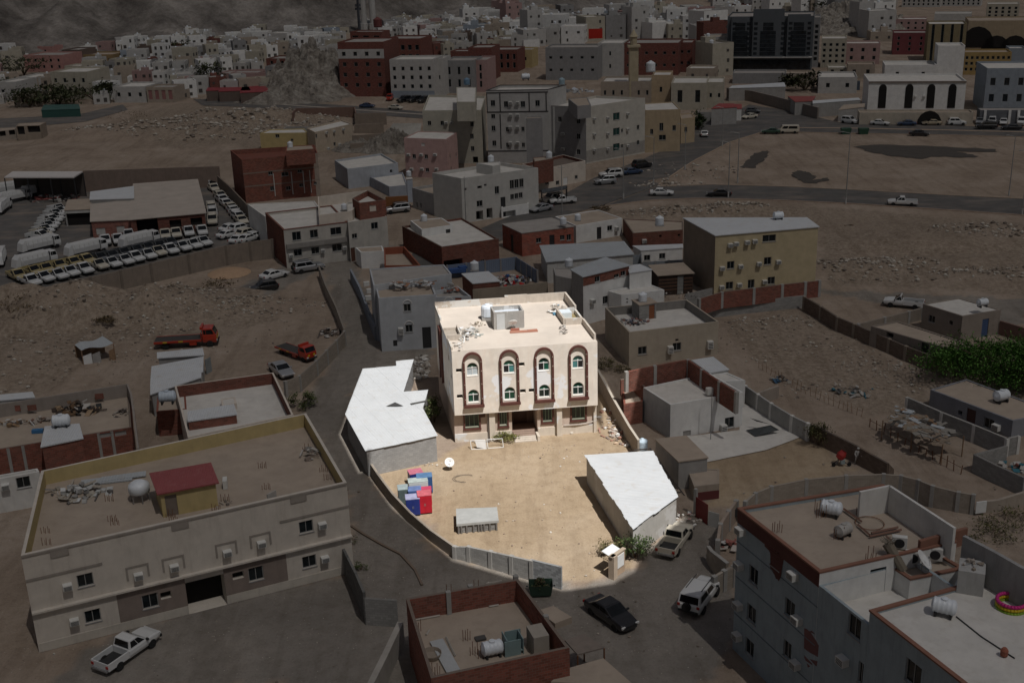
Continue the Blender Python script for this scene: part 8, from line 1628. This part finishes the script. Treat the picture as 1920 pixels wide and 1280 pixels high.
def small_house(x, y, zi, single):
    global cnt
    nm, wl = rnd.choices(PAL, WT)[0]; p_ = at(x, y); kk = .62 if zi < 3 else 1.0; w_ = rnd.uniform(7, 13)*kk; d_ = rnd.uniform(7, 12)*kk; fl = rnd.choices((1, 2, 3, 4), (6, 5, 1.2, .3) if zi < 3 else ((3, 5, 3, 1.5) if y > 70 or zi > 3 else (5, 4, 1, .2)))[0]; fl = min(fl, 2) if zi < 3 and y < 100 else fl; h_ = fl*3.3*rnd.uniform(.95, 1.1)*(.72 if zi < 3 else 1) + .7; a = rnd.choice((.1, .25, -.15, .4, -.3)) + rnd.uniform(-.06, .06)
    zg = gz(p_.x, p_.y); M = Matrix.Rotation(a, 3, 'Z'); L = lambda q: p_ + M @ Vector(q)
    W_, R_, wn_, T_ = (MB(), MB(), MB(), MB()) if single else (MASS.get(nm), MASS.get('roof'), MASS.get('win'), MASS.get('tank'))
    par = .6; z1 = zg + h_; hw, hd = w_/2, d_/2; f = lambda q, z: (q.x, q.y, z)
    B = [L((-hw,-hd,0)), L((hw,-hd,0)), L((hw,hd,0)), L((-hw,hd,0))]; I = [L((-hw+.25,-hd+.25,0)), L((hw-.25,-hd+.25,0)), L((hw-.25,hd-.25,0)), L((-hw+.25,hd-.25,0))]
    for i in range(4):
        j = (i+1) % 4
        W_.poly(f(B[i],zg-2), f(B[j],zg-2), f(B[j],z1), f(B[i],z1)); W_.poly(f(B[i],z1), f(B[j],z1), f(I[j],z1), f(I[i],z1)); W_.poly(f(I[i],z1), f(I[j],z1), f(I[j],z1-par), f(I[i],z1-par))
    R_.poly(*[(q.x, q.y, z1-par+.02) for q in I])
    nc = max(2, int(w_/3.4))
    for i in range(nc):
        for j in range(fl):
            if rnd.random() < .3: continue
            c_ = L((-hw+(i+.5)*w_/nc+rnd.uniform(-.3,.3), -hd-.02, 0)); wn_.box((c_.x, c_.y, zg+(j+.52)*3.3*(.72 if zi < 3 else 1)), (rnd.uniform(.7,1.3), .08, rnd.uniform(.8,1.4)), a)
    for j in range(fl):
        for q in (-.25, .25): c_ = L((hw+.02, q*d_, 0)); wn_.box((c_.x, c_.y, zg+(j+.52)*3.3*(.72 if zi < 3 else 1)), (.08, 1.0, 1.2), a)
    ft = []; st = MB() if single else W_; tks = []
    if rnd.random() < (.3 if zi < 3 else .55):
        c_ = L((rnd.uniform(-.3,.2)*w_, rnd.uniform(-.1,.3)*d_, 0)); st.box((c_.x, c_.y, z1+.4*kk), (rnd.uniform(2.5,4)*kk, rnd.uniform(2.5,3.5)*kk, 2.2*kk), a); ft.append("stair room")
        T_ = MB() if single else T_; tks.append(T_); T_.lathe([(.6*kk,0),(.65*kk,.8*kk),(.35*kk,1.05*kk),(.05,1.1*kk)], (c_.x, c_.y, z1+1.48*kk), 8)
    if rnd.random() < .5: c_ = L((rnd.uniform(-.35,.35)*w_, rnd.uniform(-.35,.1)*d_, 0)); T_ = MB() if single else T_; tks.append(T_); T_.lathe([(.7*kk,0),(.75*kk,1.0*kk),(.4*kk,1.3*kk),(.05,1.35*kk)], (c_.x, c_.y, z1-par+.03), 8); ft.append("roof tank")
    if not single: return
    mk = min(MARKS, key=lambda q: (q[0]-x)**2 + ((q[1]-y)*1.5)**2); side = ("behind" if y < mk[1]-14 else "below") if abs(x-mk[0]) < 45 else ("left of" if x < mk[0] else "right of")
    lab = ("low", "two-storey", "three-storey", "tall")[fl-1] + (" wide" if w_ > 11*kk else " narrow" if w_ < 8.6*kk else "") + " " + nm + " house" + (" with " + ft[-1] if ft else "") + " " + side + " the " + mk[2]
    root = thing("town_house", lab, "house", (p_.x, p_.y, zg), "houses near the " + mk[2])
    W_.build("wall", wl, root); R_.build("roof", rnd.choice((WHITEROOF, WHITEROOF, TANROOF, GREYROOF)), root)
    o = wn_.build("windows", FWIN, root); o["kind"] = "stuff"
    if st.v: st.build("stair_room", wl, root)
    for i in range(len(tks)): tks[i].build("roof_tank", TANKW, root)
    cnt += 1
def free(x, y, zi=0):
    for x0, y0, x1, y1 in RES:
        if (x0-2 < x < x1+2 and y0+3 < y < y1+4) if zi < 3 else (x0-14 < x < x1+14 and y0-1 < y < y1+32): return False
    return True
spots = []
for zi, ((x0, x1, y0, y1), _) in enumerate(ZN):
    y = y0
    while y < y1:
        sc = (y+140)*.0188; x = x0 + rnd.uniform(0, 20)
        while x < x1:
            ty = y + rnd.uniform(-.6, .6)*sc
            if free(x, ty, zi) and rnd.random() < .93 and (zi > 3 or gz(*at(x, ty).xy) < 1.5): spots.append((ty, x, zi))
            x += sc*rnd.uniform(8, 13)*(.5 if zi < 3 else .85)
        y += sc*rnd.uniform(1.4, 2.0)*(.6 if zi < 3 else .9)
spots.sort(reverse=True)
for i, (ty, x, zi) in enumerate(spots): small_house(x, ty, zi, i < 290)
# the rest of the town, too far to tell house from house
keys = list(MASS.b); vs, fs, mi = [], [], []; mats = []
for k in keys:
    b_ = MASS.b[k]; o_ = len(vs); vs += b_.v; fs += [tuple(i+o_ for i in f) for f in b_.f]; mi += [len(mats)]*len(b_.f); mats.append({'roof':WHITEROOF,'win':FWIN,'tank':TANKW}.get(k) or dict(PAL)[k])
me = bpy.data.meshes.new("far_town"); me.from_pydata(vs, [], fs); [me.materials.append(m_) for m_ in mats]; me.polygons.foreach_set("material_index", mi); me.update()
o = bpy.data.objects.new("far_town", me); COL.objects.link(o); tag(o, "distant mass of small white and cream houses under the hills", None, None, "stuff")
print("SMALL HOUSES", cnt, len(spots))
# pale concrete apron below the terraces
mb = MB(); q = [vat('T', x, y, z_) for x, y, z_ in ((1110,1085,.3),(1275,1088,.3),(1390,1010,2.0),(1400,925,4.0),(1190,925,4.0),(1140,990,2.0))]; mb.poly(*q); struct(mb, "concrete_slope", plaster((.40,.375,.335), scale=.5))
drop_protos()
